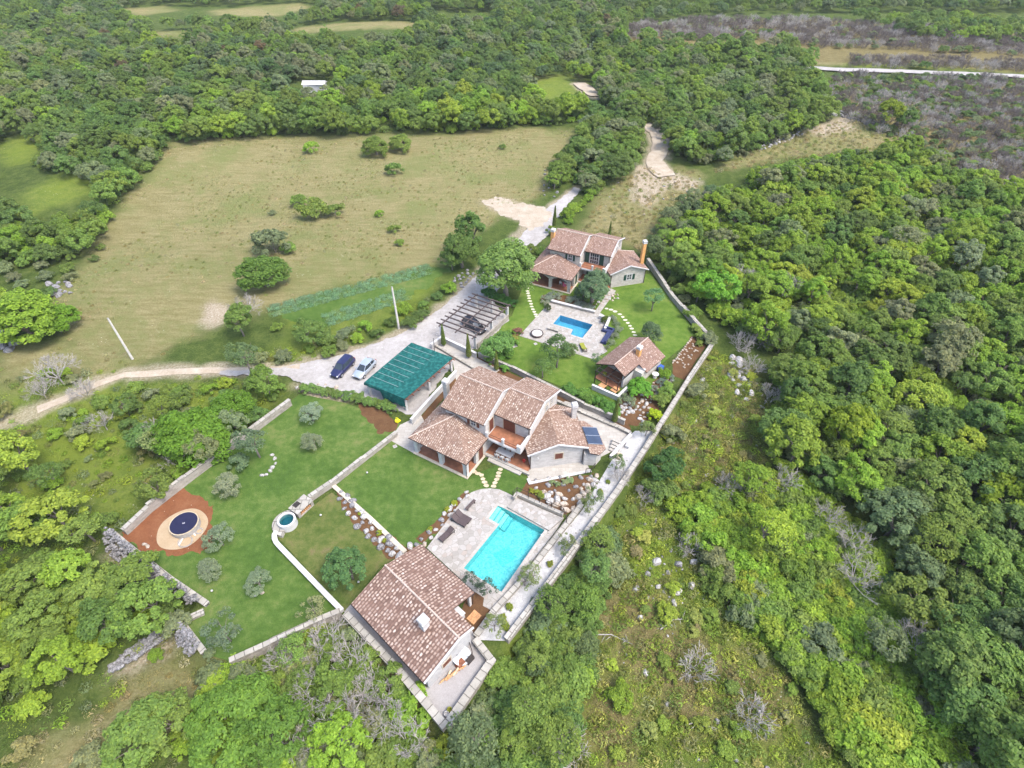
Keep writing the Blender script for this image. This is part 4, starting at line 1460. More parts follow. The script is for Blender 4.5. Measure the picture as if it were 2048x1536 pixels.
    # --- chimneys
    body = 'orange' if orange else 'villa_stone'
    chimney(F, -6.5 if orange else -8.42, 7.0 if orange else 8.2, 0.0, 7.75 if orange else 5.6, 0.66, body, o)
    cq = W.sub(7.0, 5.3, 0) if not green else W.sub(6.95, 2.2, 0)
    chimney(cq, 0, 0, 2.2, 7.4 if orange else 5.2, 0.6, body, o)
    return F, W


F1, W1 = villa((-5.6, 43.05), -30.0, 1.0, 'villa_stone', 'roof1', 'shutter_brown', False, 'nearer stone villa with brown shutters, mottled tiled roofs and a solar panel', False)
F2, W2 = villa((10.15, 83.6), -25.5, 0.96, 'villa2_stone', 'roof2', 'shutter_green', True, 'farther stone villa with dark green shutters and two tall ochre chimneys', True)

# ------------------------------------------------ tiled pool house at the bottom
zE, zR, zE2 = 2.55, 4.0, 2.45
bA, bB = at(702.3, 1207.8, zE), at(848.8, 1367.3, zE)
rA, rB = at(770.7, 1133, zR), at(920.4, 1276, zR)
cA, cB = at(837.4, 1085.8, zE2), at(949.7, 1185, zE2)
nA = at(909, 1220.9, zE2 + 0.62)
nB = at(946.4, 1258.3, zE2 + 0.75)
uu = (bB - bA)[:2] / np.linalg.norm((bB - bA)[:2])
FB = Frame(bA, math.degrees(math.atan2(uu[1], uu[0])))


def loc(F, P):
    d = (np.array(P[:2]) - F.O) / F.s
    return np.array([d @ F.U, d @ F.V])


LB = float(np.linalg.norm((bB - bA)[:2]))
vr = float((loc(FB, rA)[1] + loc(FB, rB)[1]) / 2)
vc = float((loc(FB, cA)[1] + loc(FB, cB)[1]) / 2)
un = float(loc(FB, cB)[0])
vn = float((loc(FB, nA)[1] + loc(FB, nB)[1]) / 2)
fz = lambda v: zR + (zE2 - zR) * (v - vr) / (vc - vr)
barn = thing('pool_house', 'low stone house with one big speckled tile roof and a square white chimney', 'house', FB.p(LB / 2, vr))
p = FB.p
fA, fB, fr0, fr1 = p(0, 0, zE), p(LB, 0, zE), p(0, vr, zR), p(LB, vr, zR)
roof('roof', [[fA, fB, fr1, fr0], [fr0, p(un, vr, zR), p(un, vc, zE2), p(0, vc, zE2)], [p(un, vr, zR), fr1, p(LB, vn, fz(vn)), p(un, vn, fz(vn))]], M['roof_barn'], M['gutter'], barn, amp=0.045, tu=0.32)
caps([(fr0 + [0, 0, 0.06], fr1 + [0, 0, 0.06])], barn, r=0.11)
mb = MB()
iv = 0.4
gable(mb, FB, iv, LB - 0.18, iv, vn - 0.35, zE - 0.02, vr, zR - 0.15, 0.0, fz(vn - 0.35) - 0.16)
fbox(mb, FB, iv + 0.01, un - 2.2, vn - 0.36, vc - 0.4, 0.0, fz(vc - 0.4) - 0.18)
mb.build('wall', M['barn_stone'], barn)
mb = MB()
for a, b in ((p(LB, 0, zE), fr1), (fr1, p(LB, vn, fz(vn)))):
    mb.bar(a + [0, 0, 0.03], b + [0, 0, 0.03], 0.16, 0.17)
mb.build('verge', M['white'], barn)
pipes([('gutter', [fA + [0, 0, -0.06], fB + [0, 0, -0.06]], 0.08), ('gutter', [p(0, vc, zE2 - 0.06), p(un, vc, zE2 - 0.06)], 0.08), ('downpipe', [p(LB - 0.5, 0.3, zE - 0.1), p(LB - 0.5, 0.35, 0.0)], 0.05), ('downpipe', [p(un - 0.2, vc - 0.05, zE2 - 0.1), p(un - 0.2, vc - 0.2, 0.0)], 0.05)], barn)
for u in np.arange(0.6, un, 0.75):
    mb = MB()
    mb.bar(p(u, vc - 0.5, fz(vc - 0.5) - 0.2), p(u, vc - 0.04, fz(vc - 0.04) - 0.2), 0.1, 0.12)
    mb.build('rafter_end', M['timber'], barn)
for u in (un - 0.35, un - 2.0):
    mb = MB()
    fbox(mb, FB, u - 0.14, u + 0.14, vc - 0.6, vc - 0.32, 0.0, fz(vc - 0.4) - 0.19)
    mb.build('veranda_post', M['white'], barn)
cc = at(846, 1240, zR + 0.9)
cl = loc(FB, cc)
chimney(FB.sub(cl[0], cl[1], 0), 0, 0, 3.0, 4.75, 0.72, 'white', barn)
window(FB, barn, (LB - 0.18, iv, 0, 1), 2.35, 1.25, 0.95, 0.75, 'white', 'shutter_brown', closed=True)
# outdoor kitchen in the notch
mb = MB()
fbox(mb, FB, un - 1.9, un + 0.2, vn + 0.1, vn + 1.1, 0.03, 0.95)
kb = mb.build('kitchen_counter', M['barn_stone'], barn)
mb = MB()
fbox(mb, FB, un - 2.0, un + 0.28, vn + 0.02, vn + 1.18, 0.95, 1.02)
mb.build('worktop', M['plaster'], kb)

# ------------------------------------------------ summer house of the farther villa
zE, zR = 2.75, 3.75
sA, sB = at(1226, 732, zR), at(1296, 675, zR)
su = (sB - sA)[:2]
FS = Frame(sA, math.degrees(math.atan2(su[1], su[0])))
LS = float(np.linalg.norm(su))
q_ = lambda x, y, z: loc(FS, at(x, y, z))
l0, l1, l2 = q_(1194, 726.7, zE), q_(1236, 681.4, zE), q_(1265, 673.6, zE)
r0, r1, r2, r3 = q_(1254, 751.7, zE), q_(1276, 727.5, zE), q_(1298.6, 743.9, zE - 0.3), q_(1332, 701.7, zE - 0.3)
vl, vR = float((l0[1] + l1[1]) / 2), float((r0[1] + r1[1]) / 2)
us_ = float(r1[0])
slope = (zR - zE) / abs(vR)
v3 = float((r2[1] + r3[1]) / 2)
zl_, z3 = zR - slope * abs(vl), zR - slope * abs(v3)
sh = thing('summer_house', 'small open fronted stone summer house with tiled roof on the bright lawn', 'summer house', FS.p(LS / 2, 0))
p = FS.p
u00 = float((l0[0] + r0[0]) / 2)
roof('roof', [[p(u00, 0, zR), p(LS, 0, zR), p(LS, vl, zl_), p(u00, vl, zl_)],
              [p(u00, 0, zR), p(u00, vR, zE), p(us_, vR, zE), p(us_, 0, zR)],
              [p(us_ + 0.001, 0, zR), p(us_ + 0.001, v3, z3), p(LS, v3, z3), p(LS, 0, zR)]], M['roof2'], M['gutter'], sh)
caps([(p(u00, 0, zR + 0.06), p(LS, 0, zR + 0.06))], sh, 'ridge', 0.08)
mb = MB()
ob = 0.35
gable_pts = []
fbox(mb, FS, u00 + 2.9, LS - ob, v3 + ob, vl - ob, 0.0, z3 + 0.05)
mb.build('wall', M['villa2_stone'], sh)
mb = MB()
A_ = [p(us_ + 0.02, v3 + ob, 0), p(us_ + 0.02, vR + 0.05, 0)]
fbox(mb, FS, u00 + 0.4, u00 + 2.88, vR + 0.25, vR + 0.5, 0.0, zE - 0.12)
mb.build('side_wall', M['white'], sh)
mb = MB()
fbox(mb, FS, us_, us_ + 0.24, v3 + ob + 0.003, vR + 0.6, 0.0, z3 + 0.35)
mb.build('cross_wall', M['plaster'], sh)
cl = q_(1277, 706, 3.6)
chimney(FS.sub(cl[0], cl[1], 0), 0, 0, 3.0, 4.45, 0.6, 'orange', sh)
mb = MB()
T4 = [loc(FS, at(*k, 2.3)) for k in ((1192, 742), (1243, 762))]
ux = float(min(T4[0][0], T4[1][0]))
y0, y1 = float(T4[1][1]), float(T4[0][1])
for y in (y0, (y0 + y1) / 2, y1):
    mb.box(p(ux, y, 0.03), (0.12, 0.12, 2.35), FS.rz)
    mb.bar(p(ux, y, 2.32), p(u00 + 2.8, y, 2.5), 0.1, 0.12)
mb.bar(p(ux, y0, 2.36), p(ux, y1, 2.36), 0.1, 0.14)
mb.bar(p(ux + 0.75, y0, 2.42), p(ux + 0.75, y1, 2.42), 0.08, 0.1)
mb.bar(p(ux, y0, 0.95), p(ux, y1, 0.95), 0.06, 0.06)
mb.build('pergola_frame', M['iron'], sh)
mb = MB()
fbox(mb, FS, u00 - 0.6, u00 + 2.88, vR + 0.55, vl - 0.4, 0.031, 0.12)
mb.build('floor', M['terracotta'], sh)
# ================================================================ OBJECTS
def car_paint(name, col, metal=0.35):
    t = NT(name, 0.28, 0.5)
    t.b.inputs['Metallic'].default_value = metal
    t.b.inputs['Coat Weight'].default_value = 0.6
    t.b.inputs['Coat Roughness'].default_value = 0.08
    n = t.noise(t.pos(), 3, 4)
    t.base(t.ramp(n, [(0.3, tuple(x * 0.85 for x in col)), (0.7, col)]))
    return t.m


M['tyre'] = flat('tyre_rubber', (0.025, 0.025, 0.027), 0.85)
M['lamp_glass'] = flat('headlamp_glass', (0.62, 0.66, 0.68), 0.12, spec=0.7, var=0.05)
M['tail'] = flat('tail_lamp_red', (0.30, 0.015, 0.012), 0.2, spec=0.6, var=0.05)
M['plastic'] = flat('dark_bumper_plastic', (0.03, 0.03, 0.033), 0.6)


def car(px, heading_px, paint, label, L=4.35, Hh=1.5, van=False):
    c = at2(*px)
    a, b = at2(*heading_px[0]), at2(*heading_px[1])
    rz = math.atan2(*(b - a)[::-1])
    ca, sa = math.cos(rz), math.sin(rz)
    o = thing('parked_car', label, 'car', (*c, 0.035))

    def w_(x, y, z):
        return np.array([c[0] + x * ca - y * sa, c[1] + x * sa + y * ca, 0.035 + z])
    k = L / 4.35
    sec = [(2.17, .58, .34, .52), (2.1, .72, .24, .64), (1.85, .80, .20, .74), (1.35, .845, .19, .83), (0.95, .86, .19, .91), (0.3, .87, .19, .93), (-0.7, .87, .19, .95), (-1.4, .86, .19, .98), (-1.85, .83, .21, .98), (-2.1, .76, .26, .92), (-2.18, .66, .36, .74)]
    mb = MB()
    V, Fc = [], []
    for x, hw, zb, zt in sec:
        zm = zb + (zt - zb) * 0.55
        ring = [(-hw * .86, zb), (hw * .86, zb), (hw, zb + .14), (hw * 1.01, zm), (hw * .95, zt - .03), (hw * .82, zt + .015), (0, zt + .035), (-hw * .82, zt + .015), (-hw * .95, zt - .03), (-hw * 1.01, zm), (-hw, zb + .14)]
        V += [w_(x * k, y, z) for y, z in ring]
    m_ = 11
    for i in range(len(sec) - 1):
        for j in range(m_):
            j2 = (j + 1) % m_
            Fc.append((i * m_ + j, i * m_ + j2, (i + 1) * m_ + j2, (i + 1) * m_ + j))
    Fc.append(tuple(range(m_))[::-1])
    Fc.append(tuple((len(sec) - 1) * m_ + j for j in range(m_)))
    mb.idx(V, Fc)
    mb.build('body', paint, o, True)
    # glass house
    rf, rr = (0.35, -1.75) if van else (0.15, -1.45)
    base = [(1.02, .66), (0.3, .79), (-0.8, .80), (-1.6, .78), (-2.02 if van else -1.98, .62)]
    top = [(rf + .06, .50), (rf - .12, .60), (-0.7, .63), (rr + .15, .61), (rr, .52)]
    zb, zt = 0.93, Hh - 0.05
    mb = MB()
    V = []
    for (x, y), z in [(p_, zb) for p_ in base] + [(p_, zt) for p_ in top]:
        V += [w_(x * k, y, z), w_(x * k, -y, z)]
    n = 5
    Fc = []
    for i in range(n - 1):
        a0, a1, b0, b1 = 2 * i, 2 * i + 2, 2 * (n + i), 2 * (n + i) + 2
        Fc += [(a1, a0, b0, b1), (a0 + 1, a1 + 1, b1 + 1, b0 + 1)]
    Fc += [(0, 1, 2 * n + 1, 2 * n), (2 * n - 1, 2 * n - 2, 4 * n - 2, 4 * n - 1)]
    mb.idx(V, Fc)
    mb.build('windows', M['glass'], o)
    # roof skin with its pillars
    mb = MB()
    V = []
    for x, y in top:
        for f in (-1.03, -.6, 0, .6, 1.03):
            V.append(w_(x * k, y * f, zt + .055 - .045 * abs(f) ** 2))
    Fc = []
    for i in range(n - 1):
        for j in range(4):
            Fc.append((i * 5 + j, (i + 1) * 5 + j, (i + 1) * 5 + j + 1, i * 5 + j + 1))
    mb.idx(V, Fc)
    for sg in (-1, 1):
        for i in (0, 2, 3, 4):
            if i == 2 and not van:
                pass
            p0, p1 = w_(base[i][0] * k, sg * (base[i][1] + .012), zb), w_(top[i][0] * k, sg * (top[i][1] + .018), zt + .012)
            mb.bar(p0, p1, 0.07, 0.05)
    mb.build('roof_panel', paint, o)
    for x in (1.35, -1.32):
        for sg in (-1, 1):
            mb = MB()
            cc = w_(x * k, sg * .80, .315)
            ax = np.array([-sa, ca, 0]) * sg
            mb.tube([cc - ax * .11, cc - ax * .1, cc + ax * .085, cc + ax * .095], [.27, .315, .315, .28], 18)
            wh = mb.build('wheel', M['tyre'], o, True)
            mb = MB()
            mb.tube([cc + ax * .096, cc + ax * .108], [.20, .17], 12)
            mb.build('rim', M['alu'], wh)
    for sg in (-1, 1):
        mb = MB()
        mb.tube([w_(1.98 * k, sg * .60, .63), w_(2.08 * k, sg * .58, .60), w_(2.14 * k, sg * .52, .56)], [.13, .12, .05], 8)
        mb.build('headlight', M['lamp_glass'], o, True)
        mb = MB()
        mb.bar(w_(-2.08 * k, sg * .66, .70), w_(-2.02 * k, sg * .70, .98), .16, .1)
        mb.build('tail_light', M['tail'], o)
        mb = MB()
        mb.box(w_(.82 * k, sg * .95, .93), (.12, .2, .14), rz)
        mb.build('side_mirror', paint, o)
    mb = MB()
    mb.bar(w_(2.19 * k, -.5, .36), w_(2.19 * k, .5, .36), .05, .15)
    mb.bar(w_(2.175 * k, -.3, .53), w_(2.175 * k, .3, .53), .05, .07)
    mb.build('grille', M['plastic'], o)
    return o


car((687, 740), ((704, 721), (668, 758)), car_paint('navy_car_paint', (0.022, 0.024, 0.085)), 'dark navy estate car parked on the gravel', 4.6, 1.62, True)
car((730.5, 743), ((748, 723), (711, 762)), car_paint('silver_car_paint', (0.52, 0.57, 0.63), 0.55), 'silver hatchback parked between the navy car and the green carport', 4.3, 1.48)
car((948, 657), ((925, 641), (968, 669)), car_paint('black_car_paint', (0.018, 0.017, 0.024)), 'black car parked under the dark timber pergola', 4.6, 1.6, True)

# ------------------------------------------------ carport with green netting
cz = 2.55
TL, TR, BR, BL = at(823, 686, cz), at(906.6, 716.4, cz), at(810, 799, cz), at(728.6, 765.5, cz)
cp = thing('carport', 'open carport with green netting roof beside the nearer villa', 'carport', (*((TL + BR) / 2)[:2], 0.035))


def bil(a, b, c, d, s, t):
    """a-b along s, a-d along t"""
    return a * (1 - s) * (1 - t) + b * s * (1 - t) + c * s * t + d * (1 - s) * t


t = NT('green_shade_net', 0.75, 0.2)
wv = t.noise(t.pos(), 2.2, 5)
t.base(t.ramp(wv, [(0.36, (0.004, 0.056, 0.053)), (0.5, (0.006, 0.080, 0.073)), (0.64, (0.022, 0.125, 0.112))]))
t.bump(t.noise(t.pos(), 5, 3), 0.4, 0.05)
M['net'] = t.m
M['batten'] = flat('faded_batten', (0.24, 0.31, 0.30), 0.8, var=0.2)
mb = MB()
nu, nv = 18, 26
V = []
for i in range(nu + 1):
    for j in range(nv + 1):
        q = bil(TL, TR, BR, BL, i / nu, j / nv)
        sag = 0.07 * math.sin(math.pi * ((j / nv * 9) % 1)) * math.sin(math.pi * i / nu)
        V.append(q + [0, 0, 0.1 - sag])
mb.idx(V, [(i * (nv + 1) + j, i * (nv + 1) + j + 1, (i + 1) * (nv + 1) + j + 1, (i + 1) * (nv + 1) + j) for i in range(nu) for j in range(nv)])
# the net turned down over the near edge
edge = [bil(TL, TR, BR, BL, i / nu, 1.0) for i in range(nu + 1)]
V = []
dn = (BL - TL)[:2] / np.linalg.norm((BL - TL)[:2])
for i, q in enumerate(edge):
    h = 0.55 if i < nu * 0.43 else (1.75 + 0.15 * math.sin(i * 1.7))
    for k in range(6):
        f = k / 5
        bul = 0.10 * math.sin(f * 3) + 0.05 * math.sin(i * 2.1 + f * 3)
        V.append(q + [dn[0] * bul, dn[1] * bul, 0.1 - h * f])
mb.idx(V, [(i * 6 + k, (i + 1) * 6 + k, (i + 1) * 6 + k + 1, i * 6 + k + 1) for i in range(nu) for k in range(5)])
mb.build('shade_net', M['net'], cp, True)
for j in range(8):
    mb = MB()
    tt = 0.10 + 0.108 * j
    mb.bar(bil(TL, TR, BR, BL, 0.03, tt) + [0, 0, 0.14], bil(TL, TR, BR, BL, 0.66, tt) + [0, 0, 0.14], 0.045, 0.03)
    mb.build('batten', M['batten'], cp)
for s_ in (0.04, 0.96):
    mb = MB()
    mb.bar(bil(TL, TR, BR, BL, s_, -0.02) - [0, 0, .1], bil(TL, TR, BR, BL, s_, 1.0) - [0, 0, .1], 0.14, 0.18)
    mb.build('beam', M['timber_red'], cp)
for j in range(10):
    mb = MB()
    tt = 0.02 + 0.107 * j
    mb.bar(bil(TL, TR, BR, BL, 0.0, tt) - [0, 0, .05], bil(TL, TR, BR, BL, 1.06, tt) - [0, 0, .05], 0.12, 0.1)
    mb.build('rafter', M['timber_red'], cp)
mb = MB()
mb.bar(bil(TL, TR, BR, BL, 1.02, -0.01) + [0, 0, .1], bil(TL, TR, BR, BL, 1.02, 1.0) + [0, 0, .1], 0.5, 0.05, (-.5, .5, .7))
mb.build('eaves_board', M['timber_red'], cp)
for s_, tt in ((0.95, 0.02), (0.95, 0.5), (0.95, 0.97), (0.05, 0.02), (0.05, 0.5), (0.05, 0.97)):
    q = bil(TL, TR, BR, BL, s_, tt)
    mb = MB()
    mb.box((q[0], q[1], 0.036), (0.34, 0.34, q[2] - 0.24), FB.rz)
    mb.build('pillar', M['white'], cp)

# ------------------------------------------------ dark timber pergola
gz_ = 2.55
pl0, pl1, pr1, pr0 = at(943.9, 588.1, gz_), at(1020.9, 612.6, gz_), at(952.7, 675.6, gz_), at(873.5, 646, gz_)
pg = thing('pergola', 'dark timber pergola of ten rafters over a parking bay', 'pergola', (*((pl0 + pr1) / 2)[:2], 0.035))
for i in range(10):
    f = i / 9
    mb = MB()
    mb.bar(pl0 + (pr0 - pl0) * f + [0, 0, .1], pl1 + (pr1 - pl1) * f + [0, 0, .1], 0.17, 0.18)
    mb.build('rafter', M['timber'], pg)
for s_ in (0.1, 0.52, 0.94):
    a = pl0 + (pl1 - pl0) * s_
    b = pr0 + (pr1 - pr0) * s_
    d = (b - a) * 0.05
    mb = MB()
    mb.bar(a - d - [0, 0, .06], b + d - [0, 0, .06], 0.16, 0.16)
    mb.build('beam', M['timber'], pg)
prz = math.atan2(*((pl1 - pl0)[:2])[::-1])
for s_, f in ((0.1, 0.0), (0.1, 1.0), (0.52, 0.0), (0.94, 0.03), (0.94, 0.97), (0.94, 0.5)):
    q = bil(pl0, pl1, pr1, pr0, s_, f)
    mb = MB()
    mb.box((q[0], q[1], 0.036), (0.36, 0.36, gz_ - 0.18), prz)
    mb.build('pillar', M['white'], pg)
mb = MB()
a, b = bil(pl0, pl1, pr1, pr0, 0.97, 0.04), bil(pl0, pl1, pr1, pr0, 0.97, 0.96)
mb.bar([a[0], a[1], 0.55], [b[0], b[1], 0.55], 0.25, 1.0)
mb.build('back_wall', M['wall_stone'], pg)

# ------------------------------------------------ utility poles
for px, hgt_, lab in (((265, 718), 7.7, 'bare concrete utility pole standing in the dry meadow'), ((798, 657), 8.0, 'bare concrete utility pole between vegetable strip and road')):
    q = gat(*px)
    o = thing('utility_pole', lab, 'pole', q)
    mb = MB()
    mb.tube([q + [0, 0, -0.4], q + [0, 0, hgt_]], [0.19, 0.13], 10)
    mb.build('shaft', M['pole'], o)
    mb = MB()
    for k in (0.25, 0.8):
        mb.tube([q + [-0.15, 0, hgt_ - k], q + [0.15, 0, hgt_ - k]], 0.03, 5)
    mb.build('bolt', M['iron'], o)
    mb = MB()
    mb.lathe(q + [0, 0, hgt_], [(0.135, -0.02), (0.14, 0.04), (0.0, 0.07)], 10)
    mb.build('pole_cap', M['concrete'], o)

# ------------------------------------------------ round pool on its sandy pad
c0 = (at(336.9, 1056, .85) + at(396.8, 1035.9, .85)) / 2
r0 = float(np.linalg.norm(at(336.9, 1056, .85) - at(396.8, 1035.9, .85)) / 2) * 0.93
mb = MB()
pc = at2(365, 1058)
pr = float(np.linalg.norm(at2(415.8, 1040) - at2(313, 1073)) / 2)
cir = [pc + pr * (1 + 0.015 * math.sin(5 * a)) * np.array([math.cos(a), math.sin(a)]) for a in np.linspace(0, 2 * math.pi, 60)[:-1]]
mb.prism(cir, 0.0, 0.06)
o = mb.build('sand_pad', M['sand'])
tag(o, 'round pad of pale sand on the red soil', 'sand', kind='structure')
rp = thing('round_pool', 'round above ground pool covered with a tight navy sheet', 'pool', (*c0[:2], 0.06))
mb = MB()
mb.lathe((*c0[:2], 0.06), [(r0 + .1, 0), (r0 + .11, .3), (r0 + .1, .72), (r0 + .02, .74)], 40)
mb.build('pool_wall', M['concrete'], rp)
mb = MB()
mb.lathe((*c0[:2], 0.06), [(r0 + .02, .76), (r0 + .11, .765), (r0 + .125, .71), (r0 + .1, .69)], 40)
mb.build('rim', M['step_stone'], rp)
mb = MB()
mb.lathe((*c0[:2], 0.06), [(r0 + .01, .78), (r0 * .7, .765), (r0 * .3, .752), (0.12, .75), (0.0, .75)], 40)
cv = mb.build('pool_sheet', M['pool_cover'], rp, True)
mb = MB()
for dx, dy in ((-.08, .05), (.06, .08), (.0, -.06), (.1, -.03), (-.1, -.05)):
    mb.box((c0[0] + dx, c0[1] + dy, .812), (.09, .05, .02), dx * 9)
mb.build('drain_fitting', M['plaster'], cv)


def hose(px, rr, n, lab):
    q = at(*px, .07)
    mb = MB()
    pts = []
    for i in range(n * 22):
        a = 6.283 * i / 22
        k = rr * (0.75 + 0.25 * i / (n * 22)) + 0.03 * math.sin(a * 2.3)
        pts.append((q[0] + k * math.cos(a), q[1] + k * math.sin(a) * .92, .085 + 0.02 * (i // 22)))
    mb.tube(pts, 0.032, 5)
    o = mb.build('hose', M['concrete'], None, True)
    tag(o, lab, 'hose')


hose((399, 1062), 0.42, 3, 'tight coil of pale hose on the sand pad')
hose((371, 1083), 0.85, 2, 'wide loop of pale hose on the sand pad')
for (x0, y0), (x1, y1), lab in (((357, 1091), (366, 1076), 'long pale board leaning by the wide hose loop'), ((385, 1064), (391, 1071), 'short pale board beside the tight hose coil')):
    mb = MB()
    mb.bar(at(x0, y0, .09), at(x1, y1, .09), .16, .05)
    tag(mb.build('board', M['cushion']), lab, 'board')

# ------------------------------------------------ white water tank with its curved seat
cT = (at(553.9, 1043.5, 1.1) + at(591.2, 1034.5, 1.1)) / 2
rT = float(np.linalg.norm(at(553.9, 1043.5, 1.1) - at(591.2, 1034.5, 1.1)) / 2)
tk = thing('water_tank', 'round white plastered water tank brimming with teal water', 'water tank', (*cT[:2], 0))
mb = MB()
mb.lathe((*cT[:2], 0), [(rT, 0), (rT, 1.1), (rT - .22, 1.12), (rT - .22, 0.5)], 36)
mb.build('tank_wall', M['white'], tk, False)
mb = MB()
mb.lathe((*cT[:2], 0), [(rT - .221, .93), (0, .93)], 36)
mb.build('water', M['water_teal'], tk)
mb = MB()
mb.lathe((*cT[:2], 0), [(rT - .222, .45), (0, .45)], 36)
mb.build('tank_floor', flat('dark_teal_lining', (0.03, 0.16, 0.19), 0.6), tk)
mb = MB()
n = 22
V = []
for i in range(n + 1):
    a = R(75) + R(190) * i / n
    for rr, z in ((rT + .01, 0), (rT + .72, 0), (rT + .72, .5), (rT + .01, .5)):
        V.append((cT[0] + rr * math.cos(a), cT[1] + rr * math.sin(a), z))
Fc = []
for i in range(n):
    a = 4 * i
    Fc += [(a + 1, a + 5, a + 6, a + 2), (a + 2, a + 6, a + 7, a + 3)]
Fc += [(0, 1, 2, 3), (4 * n + 3, 4 * n + 2, 4 * n + 1, 4 * n)]
mb.idx(V, Fc)
mb.build('curved_seat', M['coping'], tk)

# ------------------------------------------------ stone barbecue
K = [at2(576.6, 1015.9, 1.0), at2(607.8, 987.7, 1.0), at2(625.4, 1000.6, 1.0), at2(594.9, 1028.8, 1.0)]
du = (K[1] - K[0]) / np.linalg.norm(K[1] - K[0])
FG = Frame(K[3], math.degrees(math.atan2(du[1], du[0])))
lw, ld = float(np.linalg.norm(K[1] - K[0])), float(np.linalg.norm(K[3] - K[0]))
bq = thing('stone_barbecue', 'stone barbecue counter with open log niche beside the white tank', 'barbecue', FG.p(lw / 2, ld / 2))
mb = MB()
fbox(mb, FG, 0.05, 0.4, 0.05, ld - .05, 0, .92)
fbox(mb, FG, lw - .4, lw - .05, 0.05, ld - .05, 0, .92)
fbox(mb, FG, 0.401, lw - .401, ld - .45, ld - .052, 0, .92)
fbox(mb, FG, 0.402, lw - .402, 0.06, ld - .451, 0, .1)
mb.build('counter_body', M['wall_stone'], bq)
mb = MB()
fbox(mb, FG, 0, lw, 0, ld, .921, 1.0)
mb.build('worktop', M['coping'], bq)
mb = MB()
fbox(mb, FG, .5, 1.25, ld - .75, ld - .12, 1.001, 1.05)
mb.build('grill_plate', M['iron'], bq)
mb = MB()
for i in range(7):
    u = .5 + (lw - 1.0) * i / 6
    mb.tube([FG.p(u, .2, .22 + .05 * (i % 2)), FG.p(u, ld - .6, .22 + .05 * (i % 2))], .1, 7)
mb.build('firewood', M['timber_pale'], bq)

# ------------------------------------------------ terrace furniture
def lounger(head, foot, fr, pad, label, z0=0.056, group=None, wid=0.72, raise_=0.5):
    a, b = at2(*head, z0 + .3), at2(*foot, z0 + .3)
    d = (b - a) / np.linalg.norm(b - a)
    m = (a + b) / 2
    Fr = Frame(m, math.degrees(math.atan2(d[1], d[0])))
    o = thing('sun_lounger', label, 'sun lounger', (*m, z0), 0, group)
    hl = 1.0
    mb = MB()
    for s_ in (-1, 1):
        y = s_ * (wid / 2 - .03)
        mb.bar(Fr.p(-hl, y, z0 + .28), Fr.p(hl, y, z0 + .28), .06, .07)
    for x in (-hl + .03, -.25, hl - .03):
        mb.bar(Fr.p(x, -wid / 2 + .06, z0 + .28), Fr.p(x, wid / 2 - .06, z0 + .28), .05, .05)
    mb.build('frame', M[fr], o)
    for x in (-hl + .15, hl - .1):
        for s_ in (-1, 1):
            mb = MB()
            mb.box(Fr.p(x, s_ * (wid / 2 - .03), z0), (.06, .06, .245), Fr.rz)
            mb.build('leg', M[fr], o)
    mb = MB()
    fbox(mb, Fr, -.25, hl, -wid / 2 + .02, wid / 2 - .02, z0 + .32, z0 + .40)
    mb.build('seat_pad', M[pad], o)
    mb = MB()
    p0, p1 = Fr.p(-.26, 0, z0 + .38), Fr.p(-hl + .08, 0, z0 + .38 + raise_)
    mb.bar(p0, p1, wid - .05, .08)
    mb.build('backrest', M[pad], o)
    return o


lounger((904, 1034), (933, 1050), 'iron', 'wicker', 'brown wicker sun lounger nearer the square lawn, one of a close pair')
lounger((912, 1026), (941, 1042), 'iron', 'wicker', 'brown wicker sun lounger of the close pair, nearer the turquoise water')
lounger((908, 1056), (879, 1082), 'iron', 'wicker', 'single brown wicker sun lounger near the pool house corner', raise_=.35)
lounger((1170, 702), (1163, 687), 'wicker', 'olive_pad', 'olive green sun lounger on the farther pool terrace', raise_=.3)
# bench
a, b = at2(932, 1019, .4), at2(950, 1000, .4)
Fr = Frame((a + b) / 2, math.degrees(math.atan2(*(b - a)[::-1])))
o = thing('bench', 'slim dark bench at the rounded corner of the nearer pool terrace', 'bench', Fr.p(0, 0, .056))
hl = float(np.linalg.norm(b - a)) / 2
mb = MB()
for k in range(4):
    fbox(mb, Fr, -hl, hl, -.19 + .1 * k, -.11 + .1 * k, .44, .48)
mb.build('seat', M['timber'], o)
for s_ in (-1, 1):
    mb = MB()
    fbox(mb, Fr, s_ * (hl - .2) - .04, s_ * (hl - .2) + .04, -.17, .19, .056, .438)
    mb.build('leg', M['iron'], o)
# round daybed
q = at2(1074, 666, .4)
o = thing('daybed', 'round brown wicker daybed with an off white mattress', 'daybed', (*q, .056))
mb = MB()
mb.lathe((*q, .056), [(.92, 0), (1.02, .2), (1.04, .36), (.9, .38), (.9, .2), (0, .2)], 28)
mb.build('wicker_base', M['wicker'], o, True)
mb = MB()
mb.lathe((*q, .256), [(.84, 0), (.87, .08), (.82, .2), (.6, .22), (0, .22)], 28)
mb.build('mattress', M['cushion'], o, True)
